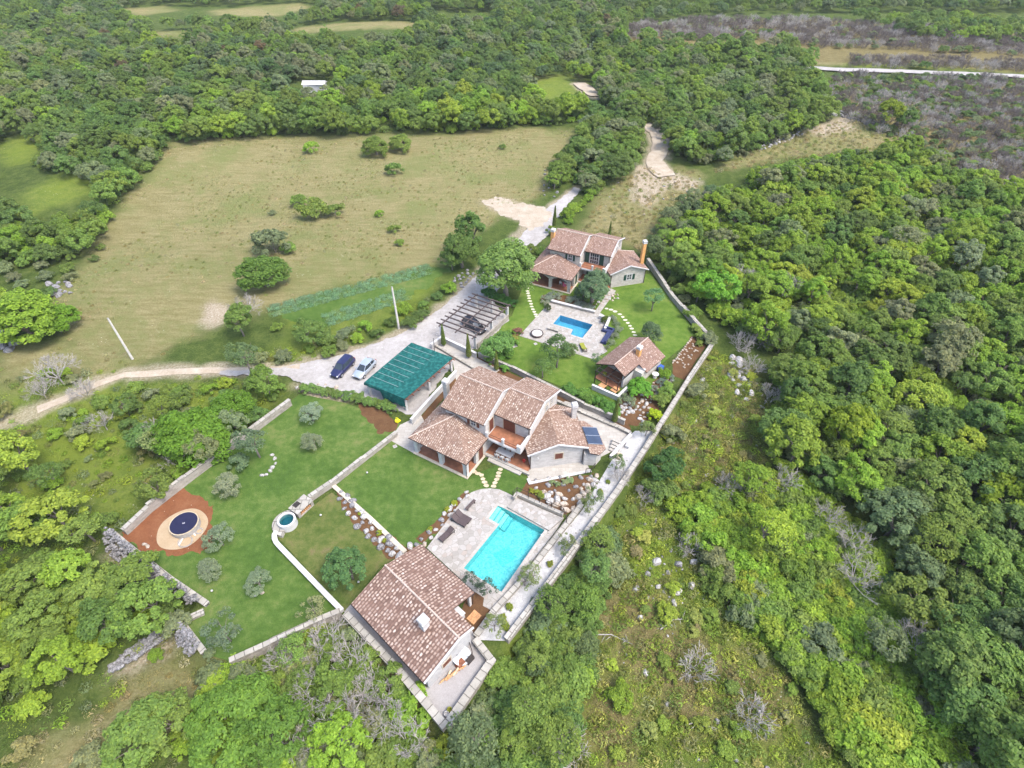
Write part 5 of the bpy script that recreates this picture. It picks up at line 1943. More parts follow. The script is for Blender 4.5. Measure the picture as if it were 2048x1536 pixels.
# corner sofa
co, e1, e2 = at2(1229, 660, .45), at2(1207, 653.5, .45), at2(1211.5, 686, .45)
o = thing('corner_sofa', 'navy corner sofa on the farther pool terrace', 'sofa', (*co, .056))
d1, d2 = (e1 - co), (e2 - co)
for nm, (a, d, inn) in (('seat_section', (co, d1, d2)), ('seat_section', (co, d2, d1))):
    L_ = np.linalg.norm(d)
    dd = d / L_
    ii_ = inn / np.linalg.norm(inn)
    mb = MB()
    s0 = 0.0 if d is d1 else .9
    P = [a + dd * s0, a + dd * L_, a + dd * L_ + ii_ * .88, a + dd * s0 + ii_ * .88]
    mb.prism(P, .07, .36)
    sec_ = mb.build(nm, M['navy'], o)
    k = 0
    nc = 2 if d is d1 else 3
    for i in range(nc):
        mb = MB()
        f0, f1 = s0 + (L_ - s0) * i / nc + .01, s0 + (L_ - s0) * (i + 1) / nc - .01
        P = [a + dd * f0 + ii_ * .22, a + dd * f1 + ii_ * .22, a + dd * f1 + ii_ * .87, a + dd * f0 + ii_ * .87]
        mb.prism(P, .361, .46)
        mb.build('cushion', M['navy'], sec_)
    mb = MB()
    P = [a + dd * (0 if d is d1 else .22), a + dd * L_, a + dd * L_ + ii_ * .2, a + dd * (0 if d is d1 else .22) + ii_ * .2]
    mb.prism(P, .362, .78)
    mb.build('backrest', M['navy'], o)
# stone block by the farther pool
a, b = at2(1096, 654.5, .35), at2(1117.5, 661, .35)
Fr = Frame(a, math.degrees(math.atan2(*(b - a)[::-1])))
mb = MB()
fbox(mb, Fr, 0, float(np.linalg.norm(b - a)), -.28, .12, .056, .36)
o = mb.build('stone_bench', M['wall_stone'])
tag(o, 'low stone bench block beside the notch of the blue pool', 'bench')
mb = MB()
fbox(mb, Fr, -.04, float(np.linalg.norm(b - a)) + .04, -.32, .16, .361, .42)
mb.build('bench_top', M['coping'], o)


def chair(q, rz, label, group, z0, mat='white'):
    Fr = Frame(q, math.degrees(rz))
    o = thing('chair', label, 'chair', (q[0], q[1], z0), 0, group)
    for x in (-.2, .2):
        for y in (-.2, .2):
            mb = MB()
            mb.box(Fr.p(x, y, z0), (.04, .04, .43), rz)
            mb.build('leg', M[mat], o)
    mb = MB()
    fbox(mb, Fr, -.23, .23, -.23, .23, z0 + .431, z0 + .47)
    mb.build('seat', M[mat], o)
    mb = MB()
    mb.bar(Fr.p(0, .22, z0 + .471), Fr.p(0, .30, z0 + .9), .46, .04, (Fr.V[0], Fr.V[1], 0))
    mb.build('backrest', M[mat], o)
    return o


def table(q, rz, lx, ly, label, z0, mat, h=.74):
    Fr = Frame(q, math.degrees(rz))
    o = thing('table', label, 'table', (q[0], q[1], z0))
    for x in (-1, 1):
        for y in (-1, 1):
            mb = MB()
            mb.box(Fr.p(x * (lx / 2 - .08), y * (ly / 2 - .08), z0), (.06, .06, h - .04), rz)
            mb.build('leg', M[mat], o)
    mb = MB()
    fbox(mb, Fr, -lx / 2, lx / 2, -ly / 2, ly / 2, z0 + h - .039, z0 + h)
    mb.build('tabletop', M[mat], o)
    return Fr


Ft = table(F1.p(2.5, 5.0)[:2], F1.rz, 2.2, .9, 'long white dining table under the balcony of the nearer villa', .335, 'white')
for i, x in enumerate((-.75, 0, .75)):
    chair(Ft.p(x, -.62)[:2], F1.rz + math.pi, 'white chair on the lawn side of the table under the balcony', 'white chairs on the lawn side of the balcony table', .335)
    chair(Ft.p(x, .62)[:2], F1.rz, 'white chair on the house side of the table under the balcony', 'white chairs on the house side of the balcony table', .335)
q = at2(1048, 921.6, .5)
mb = MB()
mb.lathe((*q, .335), [(.16, 0), (.22, .3), (.24, .32), (.2, .33), (.17, .05), (0, .05)], 16)
o = mb.build('bucket', M['red'], None, True)
tag(o, 'red plastic tub on the terracotta terrace', 'tub')
q = at(795, 843, .1)
mb = MB()
V, Fc = [], []
for i, (rr, z) in enumerate(((.3, 0), (.42, .18), (.36, .42), (.2, .6), (.08, .68), (.16, .8))):
    for k in range(12):
        a = 6.283 * k / 12
        g = rr * (1 + .18 * math.sin(3 * a + i))
        V.append((q[0] + g * math.cos(a), q[1] + g * math.sin(a) * .75, .03 + z))
for i in range(5):
    for k in range(12):
        Fc.append((i * 12 + k, i * 12 + (k + 1) % 12, (i + 1) * 12 + (k + 1) % 12, (i + 1) * 12 + k))
mb.idx(V, Fc)
tag(mb.build('sack', M['yellow'], None, True), 'bright yellow sack standing by the carport corner', 'sack')
# porch of the farther villa: table and a pink towel
Ft = table(F2.p(-1.9, 2.4)[:2], F2.rz, 1.7, .8, 'white table in the porch of the farther villa', .18, 'white')
for sgn in (-1, 1):
    chair(Ft.p(sgn * .5, -.62)[:2], F2.rz + math.pi, 'white chair in the porch of the farther villa', 'white chairs in the porch', .18)
mb = MB()
Fr = Frame(F2.p(-1.6, 1.5), math.degrees(F2.rz))
mb.bar(Fr.p(-.3, 0, .55), Fr.p(.3, 0, .55), .04, .85)
mb.build('towel', flat('pink_towel', (0.55, 0.12, 0.22), 0.9))
tag(bpy.data.objects['towel'], 'pink towel hanging in the porch of the farther villa', 'towel')
# summer house terrace: two tables
for f, lab in ((.3, 'square orange wood table at the left of the summer house terrace'), (.72, 'square orange wood table at the right of the summer house terrace')):
    q = at2(1206 + 24 * (f - .3) / .42, 771 + 9 * (f - .3) / .42, .75)
    table(q, FS.rz, 1.1, 1.0, lab, .13, 'timber_pale')
q = at2(1210, 744, .8)
mb = MB()
mb.box((*q, .13), (.5, .5, .6), FS.rz, .8)
tag(mb.build('lantern_box', M['olive_pad']), 'yellow green box seat inside the summer house', 'seat')
# blue tub and white round table behind the summer house
q = at2(1321, 735, .4)
mb = MB()
mb.box((*q, .03), (.9, .7, .55), FS.rz, .95)
o = mb.build('storage_box', flat('blue_plastic', (0.04, 0.10, 0.36), 0.5))
tag(o, 'blue plastic storage box behind the summer house', 'box')
mb = MB()
mb.box((*q, .585), (.95, .75, .06), FS.rz, .92)
mb.build('lid', flat('blue_plastic', (0.04, 0.10, 0.36), 0.5), o)
q = at2(1311, 748, .7)
o = thing('round_table', 'round white garden table beside the blue storage box', 'table', (*q, .03))
mb = MB()
mb.lathe((*q, .03), [(.28, 0), (.25, .04), (.05, .06), (.05, .68)], 16)
mb.build('pedestal', M['white'], o)
mb = MB()
mb.lathe((*q, .03), [(.5, .66), (.52, .69), (.5, .72), (0, .72)], 24)
mb.build('tabletop', M['white'], o)

# ------------------------------------------------ iron railings
def railing(px, z0, h, label, n_per=1.6):
    P = [at(x, y, z0) for x, y in px]
    o = thing('railing', label, 'railing', P[0])
    mb = MB()
    for a, b in zip(P[:-1], P[1:]):
        mb.tube([a + [0, 0, h], b + [0, 0, h]], .035, 6)
        mb.tube([a + [0, 0, h * .5], b + [0, 0, h * .5]], .025, 5)
    mb.build('rail', M['iron'], o)
    mb = MB()
    for i, (a, b) in enumerate(zip(P[:-1], P[1:])):
        k = max(1, int(round(np.linalg.norm(b - a) / n_per)))
        for j in range(k + (1 if i == len(P) - 2 else 0)):
            q_ = a + (b - a) * j / k
            m_ = MB()
            m_.bar(q_, q_ + [0, 0, h], .08, .08, (1, 0, 0))
            m_.build('post', M['iron'], o)
    return o


railing([(1026, 992), (1034, 984.5), (1126, 1025.5), (1133, 1044)], .74, .95, 'long iron railing above the uphill side of the turquoise pool')
railing([(1171, 947), (1181, 946), (1189, 936)], .18, .95, 'short iron railing at the corner of the angled villa wing', .8)
railing([(868, 687), (870, 705)], .1, 1.1, 'small dark iron gate at the path entrance', .5)

# steps at the end of the paved path
for k in range(4):
    mb = MB()
    a, b = at2(1227 - k * 2.2, 879 + k * 5.0, .3), at2(1245 - k * 2.2, 887.5 + k * 5.0, .3)
    d = (b - a) / np.linalg.norm(b - a)
    nrm = np.array([d[1], -d[0]])
    mb.prism([a, b, b + nrm * .42, a + nrm * .42], .031, .60 - .13 * k)
    o = mb.build('stone_step', M['slab'])
    tag(o, 'pale stone step of the short flight at the end of the path', 'step', 'steps at the end of the path', kind='structure')
# planter blocks by the gravel strip
for (x, y), lab, mat in (((1256, 890), 'white stone block beside the steps, at the gravel strip', 'white'), ((1238, 912), 'mossy stone block below the steps', 'step_stone')):
    q = at2(x, y, .3)
    mb = MB()
    mb.box((*q, .03), (.9, .5, .45), R(60), .97)
    tag(mb.build('stone_block', M[mat]), lab, 'stone block')

# ------------------------------------------------ things in the gravel yard
q = at2(922, 1312, .5)
o = thing('satellite_dish', 'white satellite dish lying against the pool house gable', 'satellite dish', (*q, .035))
mb = MB()
V, Fc = [], []
dn_ = np.array([.25, -.3, .9])
dn_ /= np.linalg.norm(dn_)
ta = np.cross(dn_, (0, 1, 0))
ta /= np.linalg.norm(ta)
tb = np.cross(dn_, ta)
cD = np.array([q[0], q[1], .55])
for side, dz in ((1, 0), (-1, -.02)):
    for i in range(5):
        rr = .95 * i / 4
        for k in range(24):
            a = 6.283 * k / 24
            V.append(cD + ta * rr * math.cos(a) + tb * rr * .9 * math.sin(a) + dn_ * (.22 * (i / 4) ** 2 + dz))
for s_ in (0, 1):
    for i in range(4):
        for k in range(24):
            b0 = s_ * 120 + i * 24
            f = (b0 + k, b0 + (k + 1) % 24, b0 + 24 + (k + 1) % 24, b0 + 24 + k)
            Fc.append(f if s_ == 0 else f[::-1])
mb.idx(V, Fc)
mb.build('dish', flat('pale_blue_grey_metal', (0.55, 0.60, 0.63), 0.45), o, True)
mb = MB()
mb.bar(cD - dn_ * .02, np.array([q[0], q[1], .04]), .08, .08, (1, 0, 0))
mb.bar(cD + ta * .8 + dn_ * .2, cD + dn_ * .75, .03, .03)
mb.bar(cD - ta * .8 + dn_ * .2, cD + dn_ * .75, .03, .03)
mb.build('mount', M['iron'], o)
rg = random.Random(3)
for i in range(14):
    f = i / 13
    q = at2(886 + 42 * f + rg.uniform(-3, 3), 1361 - 32 * f + rg.uniform(-3, 3), .2)
    a = R(48) + rg.uniform(-.35, .35)
    ln = rg.uniform(.5, .95)
    mb = MB()
    d = np.array([math.cos(a), math.sin(a), rg.uniform(-.05, .05)])
    b = np.array([q[0], q[1], .09 + .13 * (i % 3)])
    mb.tube([b - d * ln / 2, b + d * ln / 2], rg.uniform(.07, .11), 8)
    tag(mb.build('log', M['timber_pale'] if i % 4 else M['step_stone']), 'split pale log in the heap below the pool house gable', 'log', 'firewood heap in the gravel yard')
q = at2(921, 1327, .3)
mb = MB()
mb.box((*q, .035), (1.0, .7, .5), R(48), .8)
tag(mb.build('crate', M['timber_red']), 'rusty brown crate at the upper end of the log heap', 'crate')
q = at2(940, 1319, .3)
mb = MB()
mb.box((*q, .035), (.85, .4, .6), R(48), .96)
tag(mb.build('metal_cabinet', M['iron']), 'small dark metal cabinet near the satellite dish', 'cabinet')
for (x, y), mat, lab in (((893, 1428), 'white', 'white bucket in the sharp corner of the gravel yard'), ((899, 1419.5), 'olive_pad', 'green bucket next to the white one in the yard corner')):
    q = at2(x, y, .3)
    o = thing('bucket', lab, 'bucket', (*q, .035))
    mb = MB()
    mb.lathe((*q, .035), [(.17, 0), (.22, .36), (.24, .38), (.21, .385), (.18, .06), (0, .06)], 16)
    mb.build('body', M[mat], o, True)
    mb = MB()
    mb.tube([(q[0] + .22 * math.cos(a), q[1] + .22 * math.sin(a) * .3, .42 + .12 * math.sin(a)) for a in np.linspace(0, math.pi, 9)], .012, 4)
    mb.build('handle', M['iron'], o)
for (x0, y0), (x1, y1), lab in (((916, 1296), (926, 1282), 'bent grey steel rack against the pool house gable'), ((938, 1288), (944, 1302), 'dark upright metal bar by the yard corner wall')):
    mb = MB()
    a, b = at(x0, y0, .1), at(x1, y1, .9)
    mb.tube([a, a + [0, 0, .8], b, (b[0], b[1], .06)], .04, 6)
    tag(mb.build('steel_rack', M['iron']), lab, 'rack')
q = at2(948, 1234, .1)
mb = MB()
Fr = Frame(q, 50)
for k in range(5):
    fbox(mb, Fr, -.6, .6, -.5 + .2 * k, -.32 + .2 * k, .1, .13)
for x in (-.5, .45):
    fbox(mb, Fr, x, x + .08, -.5, .48, .03, .099)
tag(mb.build('wooden_pallet', M['timber_pale']), 'pale wooden pallet on the soil beside the pool house', 'pallet')
q = FB.p(un - 1.55, vn + .55)
mb = MB()
mb.lathe((q[0], q[1], 1.021), [(.18, 0), (.3, .1), (.28, .12), (.16, .03), (0, .03)], 14)
tag(mb.build('bowl', flat('lime_green_plastic', (0.35, 0.55, 0.02), 0.4)), 'lime green bowl on the outdoor worktop', 'bowl')

# ------------------------------------------------ lids, lamps, stepping stones
for (x, y), s_, lab in (((1029, 692), .75, 'pale square hatch in the bright lawn'), ((1071, 688), .5, 'small pale hatch by the edge of the farther terrace'), ((790, 893), .5, 'round grey hatch in the corner of the square lawn')):
    q = at2(x, y)
    mb = MB()
    mb.box((*q, .02), (s_, s_, .035), .5)
    o = mb.build('hatch', M['concrete'])
    tag(o, lab, 'hatch')
    mb = MB()
    mb.box((*q, .056), (s_ * .25, .04, .02), .5)
    mb.build('hatch_handle', M['iron'], o)
for (x, y), lab in (((425.7, 1184), 'white garden globe lamp near the lower left wall'), ((512.4, 1194), 'white garden globe lamp below a round olive tree'), ((642.5, 1033), 'white garden globe lamp by the stone barbecue'), ((718, 1166.5), 'white garden globe lamp near the pool house roof'), ((735, 948), 'white garden globe lamp on the square lawn')):
    q = at2(x, y)
    o = thing('garden_lamp', lab, 'lamp', (*q, .02))
    mb = MB()
    mb.tube([(*q, 0.0), (*q, .22)], .03, 6)
    mb.build('stem', M['iron'], o)
    mb = MB()
    mb.lathe((*q, .2), [(0, 0), (.09, .03), (.125, .11), (.09, .2), (0, .23)], 12)
    mb.build('globe', M['white'], o, True)


def slab_stone(q, s_, mat, name, label, cat, group, z=.018, h=.045):
    mb = MB()
    n = rg.randint(5, 7)
    a0 = rg.uniform(0, 6)
    ring = []
    for k in range(n):
        a = a0 + 6.283 * k / n
        rr = s_ * rg.uniform(.75, 1.15)
        ring.append(np.array([q[0] + rr * math.cos(a) * 1.15, q[1] + rr * math.sin(a) * .85]))
    mb.prism(ring, z, z + h)
    return tag(mb.build(name, M[mat]), label, cat, group)


for x, y in ((1055, 577), (1055, 582.5), (1056, 587), (1057, 592), (1058, 597), (1060, 602.5), (1062, 608), (1063.5, 613.5), (1065.5, 619), (1068.5, 624), (1071, 629), (1073, 633)):
    slab_stone(at2(x, y), .33, 'white_step', 'stepping_stone', 'pale stepping stone on the curved path left of the blue pool', 'stepping stone', 'stepping stones left of the blue pool')
for X, Y in ((1455, 393), (1515, 408), (1570, 432), (1635, 470), (1675, 508), (1708, 548), (1745, 588), (1772, 630), (1798, 668), (1828, 715), (1840, 755)):
    slab_stone(at2(1000 + X / 6.827, 560 + Y / 6.827), .33, 'white_step', 'stepping_stone', 'pale stepping stone between the terrace and the summer house', 'stepping stone', 'stepping stones to the summer house')
for X, Y in ((320, 310), (300, 365), (285, 415), (260, 462), (232, 518), (218, 575)):
    slab_stone(at2(960 + X / 7.877, 900 + Y / 7.877), .32, 'step_stone', 'stepping_stone', 'sandy stepping stone leading from the villa terrace to the pool', 'stepping stone', 'stepping stones from terrace to pool')
for X, Y in ((-85, 345), (-35, 375), (20, 400), (45, 455), (75, 508), (100, 565)):
    slab_stone(at2(960 + X / 7.877, 900 + Y / 7.877), .32, 'step_stone', 'stepping_stone', 'sandy stepping stone leading from the villa porch to the pool', 'stepping stone', 'stepping stones from porch to pool')

# ------------------------------------------------ boulders
def rock_mesh(seed, flat_=0.7, sub=2):
    bm = bmesh.new()
    bmesh.ops.create_icosphere(bm, subdivisions=sub, radius=1.0)
    r_ = random.Random(seed)
    cuts = [(Vector((r_.gauss(0, 1), r_.gauss(0, 1), r_.gauss(0, 1))).normalized(), r_.uniform(.55, .85)) for _ in range(9)]
    st = Vector((r_.uniform(.8, 1.3), r_.uniform(.7, 1.0), flat_ * r_.uniform(.8, 1.2)))
    for v in bm.verts:
        c = v.co.copy()
        for n_, d_ in cuts:
            k = c.dot(n_) - d_
            if k > 0:
                c -= n_ * k
        c *= 1 + r_.uniform(-.035, .035)
        v.co = Vector((c.x * st.x, c.y * st.y, c.z * st.z))
    uvl = bm.loops.layers.uv.new('UVMap')
    for f in bm.faces:
        for l in f.loops:
            c = l.vert.co
            l[uvl].uv = (c.x + c.z * .5, c.y + c.z * .4)
    me = bpy.data.meshes.new('rock')
    bm.to_mesh(me)
    bm.free()
    return me


ROCKS = {}
for mname in ('rock', 'rock_warm', 'rock_grey'):
    ROCKS[mname] = []
    for k in range(5):
        me = rock_mesh(40 + k + 10 * len(ROCKS))
        me.materials.append(M[mname])
        ROCKS[mname].append(me)


def rock(q, s_, mat, label, group, z=None, name='boulder'):
    z = H(*q) if z is None else z
    o = link(name, rg.choice(ROCKS[mat]), (q[0], q[1], z + s_ * .15), rg.uniform(0, 6.28), s_, tilt=(rg.uniform(-.3, .3), rg.uniform(-.3, .3)))
    return tag(o, label, name.replace('_', ' '), group)


def rocks_in(poly_px, spacing, srange, mats, label, group, seed, drop=0.0, z=None, name='boulder'):
    P = pts2(poly_px)
    r2 = np.random.default_rng(seed)
    lo, hi = P.min(0), P.max(0)
    got = []
    for _ in range(4000):
        c = r2.uniform(lo, hi)
        if inside(c[None], P)[0] and all(np.hypot(*(c - g)) > spacing for g in got) and r2.uniform() > drop:
            got.append(c)
        if len(got) > 140:
            break
    for c in got:
        rock(c, rg.uniform(*srange), rg.choice(mats), label, group, z, name)


rocks_in([(672, 982), (690, 988), (790, 1085), (815, 1110), (790, 1118), (745, 1085), (690, 1030)], .72, (.28, .58), ['rock_grey', 'rock_grey', 'rock'], 'grey white boulder on the bank below the square lawn', 'boulders below the square lawn', 1)
rocks_in([(838, 1082), (870, 1048), (905, 1008), (935, 980), (944, 986), (918, 1012), (885, 1055), (850, 1090), (810, 1100), (820, 1088)], .68, (.24, .52), ['rock_grey', 'rock_warm', 'rock'], 'boulder on the bank between square lawn and pool terrace', 'boulders beside the nearer pool terrace', 2)
rocks_in([(1060, 960), (1090, 958), (1178, 948), (1188, 950), (1170, 975), (1130, 985), (1085, 985), (1062, 985)], .95, (.25, .5), ['rock', 'rock_grey', 'rock_warm'], 'stone in the planted bed below the angled villa wing', 'stones in the bed below the wing', 3)
rocks_in([(1085, 985), (1100, 980), (1140, 1000), (1165, 975), (1185, 945), (1198, 950), (1178, 990), (1140, 1028), (1110, 1012), (1092, 1000)], .72, (.32, .7), ['rock', 'rock_warm'], 'large cream boulder above the turquoise pool railing', 'cream boulders above the pool railing', 4)
rocks_in([(1237, 815), (1262, 800), (1276, 812), (1270, 828), (1250, 832), (1240, 826)], .55, (.25, .45), ['rock', 'rock'], 'white stone in the ring around the grey lavender', 'white stones ringing the lavender', 5, .25)
rocks_in([(1278, 790), (1300, 770), (1330, 755), (1345, 760), (1318, 790), (1300, 815), (1290, 850), (1278, 852)], .62, (.2, .42), ['rock', 'rock', 'rock_warm'], 'white stone in the bed between summer house and boundary wall', 'white stones by the summer house', 6)
rocks_in([(1183, 600), (1215, 590), (1238, 588), (1236, 598), (1205, 608), (1190, 612)], .6, (.2, .36), ['rock', 'rock_warm'], 'cream stone beside the path of the farther villa', 'cream stones beside the villa path', 7)
for x, y in ((545, 910), (549, 918), (551, 927), (546, 935), (541, 942), (533, 950), (524, 951)):
    rock(at2(x, y), rg.uniform(.25, .42), 'rock', 'white stone in the crescent round the lawn tree', 'white stones round the lawn tree', .0)
for x, y in ((293, 1090), (296, 1094), (288, 1089)):
    rock(at2(x, y), .25, 'rock_warm', 'white stone lying on the red soil', 'white stones on the red soil', .0)
# stone maze in the soil bed
r2 = np.random.default_rng(5)
maze = [((1372, 700), (1386, 694)), ((1386, 688), (1387, 696)), ((1372, 700), (1376, 705)), ((1384, 698), (1391, 709)), ((1391, 701), (1398, 703)), ((1361, 709), (1376, 708)), ((1376, 712), (1391, 709)), ((1351, 717), (1362, 719)), ((1362, 719), (1372, 712)), ((1378, 715), (1387, 721)), ((1364, 722), (1369, 731)), ((1369, 730), (1384, 728)), ((1355, 725), (1357, 727)), ((1346, 726), (1386, 673)), ((1368, 735), (1372, 737))]
for (x0, y0), (x1, y1) in maze:
    a, b = at2(x0, y0), at2(x1, y1)
    n = max(2, int(np.linalg.norm(b - a) / .5))
    for k in range(n):
        q = a + (b - a) * k / n + r2.uniform(-.06, .06, 2)
        rock(q, rg.uniform(.17, .27), 'rock_warm', 'cream stone of the maze pattern in the brown soil bed', 'cream stones of the soil bed maze', .0, 'edging_stone')
# limestone outcrops in the scrub
for poly, sp, sr, sd, mats, lab, grp in (
    ([(1330, 890), (1400, 760), (1470, 720), (1520, 770), (1540, 860), (1480, 920), (1400, 960), (1340, 950)], 3.2, (.18, .5), 11, ['rock'], 'white limestone lump in the dry grass right of the gardens', 'limestone lumps right of the gardens'),
    ([(1290, 1110), (1340, 1080), (1400, 1110), (1400, 1170), (1350, 1180), (1300, 1150)], 1.7, (.25, .7), 12, ['rock', 'rock_grey'], 'pale limestone lump beside the sapling thicket', 'limestone lumps beside the thicket'),
    ([(1130, 1180), (1280, 1150), (1400, 1220), (1440, 1330), (1350, 1400), (1200, 1420), (1140, 1380)], 3.0, (.15, .48), 13, ['rock'], 'white limestone lump in the lower rough grass', 'limestone lumps in the lower grass'),
    ([(1440, 1380), (1560, 1390), (1660, 1480), (1700, 1536), (1400, 1536), (1400, 1460)], 2.6, (.12, .4), 14, ['rock', 'rock_grey'], 'small limestone lump at the foot of the thicket', 'limestone lumps at the foot of the thicket'),
    ([(1455, 715), (1480, 720), (1510, 770), (1505, 800), (1480, 790), (1460, 750)], 1.0, (.3, .75), 15, ['rock', 'rock'], 'white limestone slab in the heap outside the wall bend', 'limestone heap outside the wall bend'),
    ([(100, 570), (140, 565), (145, 590), (110, 600)], 1.1, (.35, .8), 16, ['rock_grey'], 'grey boulder at the left end of the meadow', 'grey boulders left of the meadow'),
    ([(0, 670), (30, 665), (35, 700), (5, 710)], 1.2, (.6, 1.1), 17, ['rock_grey'], 'big grey boulder at the left edge by the track', 'big grey boulders at the left edge'),
    ([(1180, 330), (1225, 318), (1222, 350), (1175, 370)], 1.6, (.5, .9), 18, ['rock_grey', 'rock'], 'pale boulder between the roadside trees', 'pale boulders between the roadside trees'),
    ([(1510, 300), (1560, 280), (1600, 268), (1605, 276), (1560, 292), (1515, 310)], 1.1, (.4, .75), 19, ['rock_grey', 'rock'], 'stone of the tumbled wall below the far wood', 'tumbled wall below the far wood'),
    ([(1662, 228), (1690, 232), (1745, 262), (1742, 270), (1700, 252), (1664, 240)], 1.2, (.4, .8), 20, ['rock', 'rock_grey'], 'stone of the tumbled wall below the grey scrub', 'tumbled wall below the grey scrub'),
    ([(905, 560), (935, 540), (950, 545), (925, 575)], .9, (.25, .5), 21, ['rock_grey'], 'grey stone of the heap beside the road', 'stone heap beside the road'),
    ([(590, 775), (640, 765), (680, 775), (655, 785), (600, 790)], .9, (.2, .45), 22, ['rock', 'rock_warm'], 'pale stone at the edge of the parking bay', 'stones at the edge of the parking bay'),
    ([(1090, 340), (1108, 375), (1120, 392), (1104, 398), (1085, 395)], 1.8, (.3, .6), 23, ['rock_grey'], 'grey stone near the bend of the road', 'stones near the road bend'),
    ([(1250, 350), (1400, 350), (1400, 380), (1330, 430), (1200, 440), (1210, 390)], 3.6, (.15, .4), 24, ['rock', 'rock_warm'], 'pale stone scattered on the dry ground behind the farther villa', 'stones behind the farther villa'),
):
    rocks_in(poly, sp, sr, mats, lab, grp, sd, 0.0, name='limestone_rock')
q = gat(1115, 1520)
rock(q[:2], 1.4, 'rock', 'large pale limestone slab at the bottom edge of the scrub', None)


# loose stone banks outside the walls
def rubble(px, n, srange, seed, label, lift):
    P = np.array([gat(*k)[:2] for k in px])
    r2 = np.random.default_rng(seed)
    lo, hi = P.min(0), P.max(0)
    mb = MB()
    src = [(np.array([v.co for v in m.vertices]), [tuple(p_.vertices) for p_ in m.polygons]) for m in [rock_mesh(300 + k, .7, 1) for k in range(5)]]
    c_ = 0
    for _ in range(20000):
        c = r2.uniform(lo, hi)
        if not inside(c[None], P)[0]:
            continue
        V, Fc = src[c_ % 5]
        s_ = r2.uniform(*srange)
        a = r2.uniform(0, 6.28)
        ca_, sa_ = math.cos(a), math.sin(a)
        z = H(*c) + lift(c) * r2.uniform(.75, 1.0)
        W_ = np.stack([c[0] + s_ * (V[:, 0] * ca_ - V[:, 1] * sa_), c[1] + s_ * (V[:, 0] * sa_ + V[:, 1] * ca_), z + s_ * V[:, 2]], 1)
        mb.idx(W_, Fc)
        c_ += 1
        if c_ >= n:
            break
    o = mb.build('stone_rubble', M['rock_grey'])
    return tag(o, label, 'rubble', kind='stuff')


lw_ = pts2([(226, 1066), (340, 1157), (413, 1207)])
rubble([(210, 1075), (232, 1070), (340, 1160), (410, 1208), (385, 1215), (320, 1180), (260, 1145), (215, 1105)], 420, (.12, .34), 1, 'grey stone rubble banked against the wall behind the round pool', lambda c: max(0.1, 1.5 - .75 * dist_poly(c[None], lw_, False)[0]))
lw2 = pts2([(361, 1243), (407, 1303)])
rubble([(352, 1250), (368, 1250), (410, 1305), (385, 1320), (352, 1285)], 150, (.1, .3), 2, 'grey stone rubble below the short wall end', lambda c: max(0.1, 1.3 - .8 * dist_poly(c[None], lw2, False)[0]))
lw3 = pts2([(222, 1338), (340, 1262)])
rubble([(215, 1335), (250, 1305), (320, 1255), (350, 1258), (340, 1275), (270, 1325), (225, 1350)], 330, (.12, .36), 3, 'long collapsed dry stone wall in the lower left', lambda c: max(0.05, .9 - .8 * dist_poly(c[None], lw3, False)[0]))
rubble([(120, 1190), (200, 1140), (225, 1150), (200, 1170), (130, 1200)], 90, (.15, .45), 4, 'broken pale stones among the trees at the lower left', lambda c: .15)
# ================================================================ VEGETATION
def leaf_mesh(name, P, N, size, rng, mats, extra=None, aspect=0.62):
    """many small bent leaves; P centres, N facing"""
    n = len(P)
    N = N / (np.linalg.norm(N, axis=1)[:, None] + 1e-9)
    r = rng.normal(size=(n, 3))
    T = np.cross(N, r)
    T /= np.linalg.norm(T, axis=1)[:, None] + 1e-9
    B = np.cross(N, T)
    s = (size * rng.uniform(0.65, 1.25, n))[:, None]
    V = np.empty((n, 4, 3))
    V[:, 0] = P - T * s
    V[:, 1] = P - B * s * aspect + N * s * 0.12
    V[:, 2] = P + T * s - N * s * 0.15
    V[:, 3] = P + B * s * aspect + N * s * 0.12
    V = V.reshape(-1, 3)
    Fq = np.arange(4 * n).reshape(n, 4)
    lv = rng.uniform(0, 1, n)
    mi = np.zeros(n, int)
    if extra is not None:
        EV, EF = extra
        Fq = Fq.tolist() + [tuple(a + 4 * n for a in f) for f in EF]
        V = np.concatenate([V, np.array(EV).reshape(-1, 3)])
        lv = np.concatenate([lv, np.full(len(EF), 0.5)])
        mi = np.concatenate([mi, np.ones(len(EF), int)])
    else:
        Fq = Fq.tolist()
    me = bpy.data.meshes.new(name)
    me.from_pydata(V.tolist(), [], Fq)
    for m in mats:
        me.materials.append(m)
    me.polygons.foreach_set('material_index', mi)
    a = me.attributes.new('lv', 'FLOAT', 'FACE')
    a.data.foreach_set('value', lv)
    me.update()
    return me


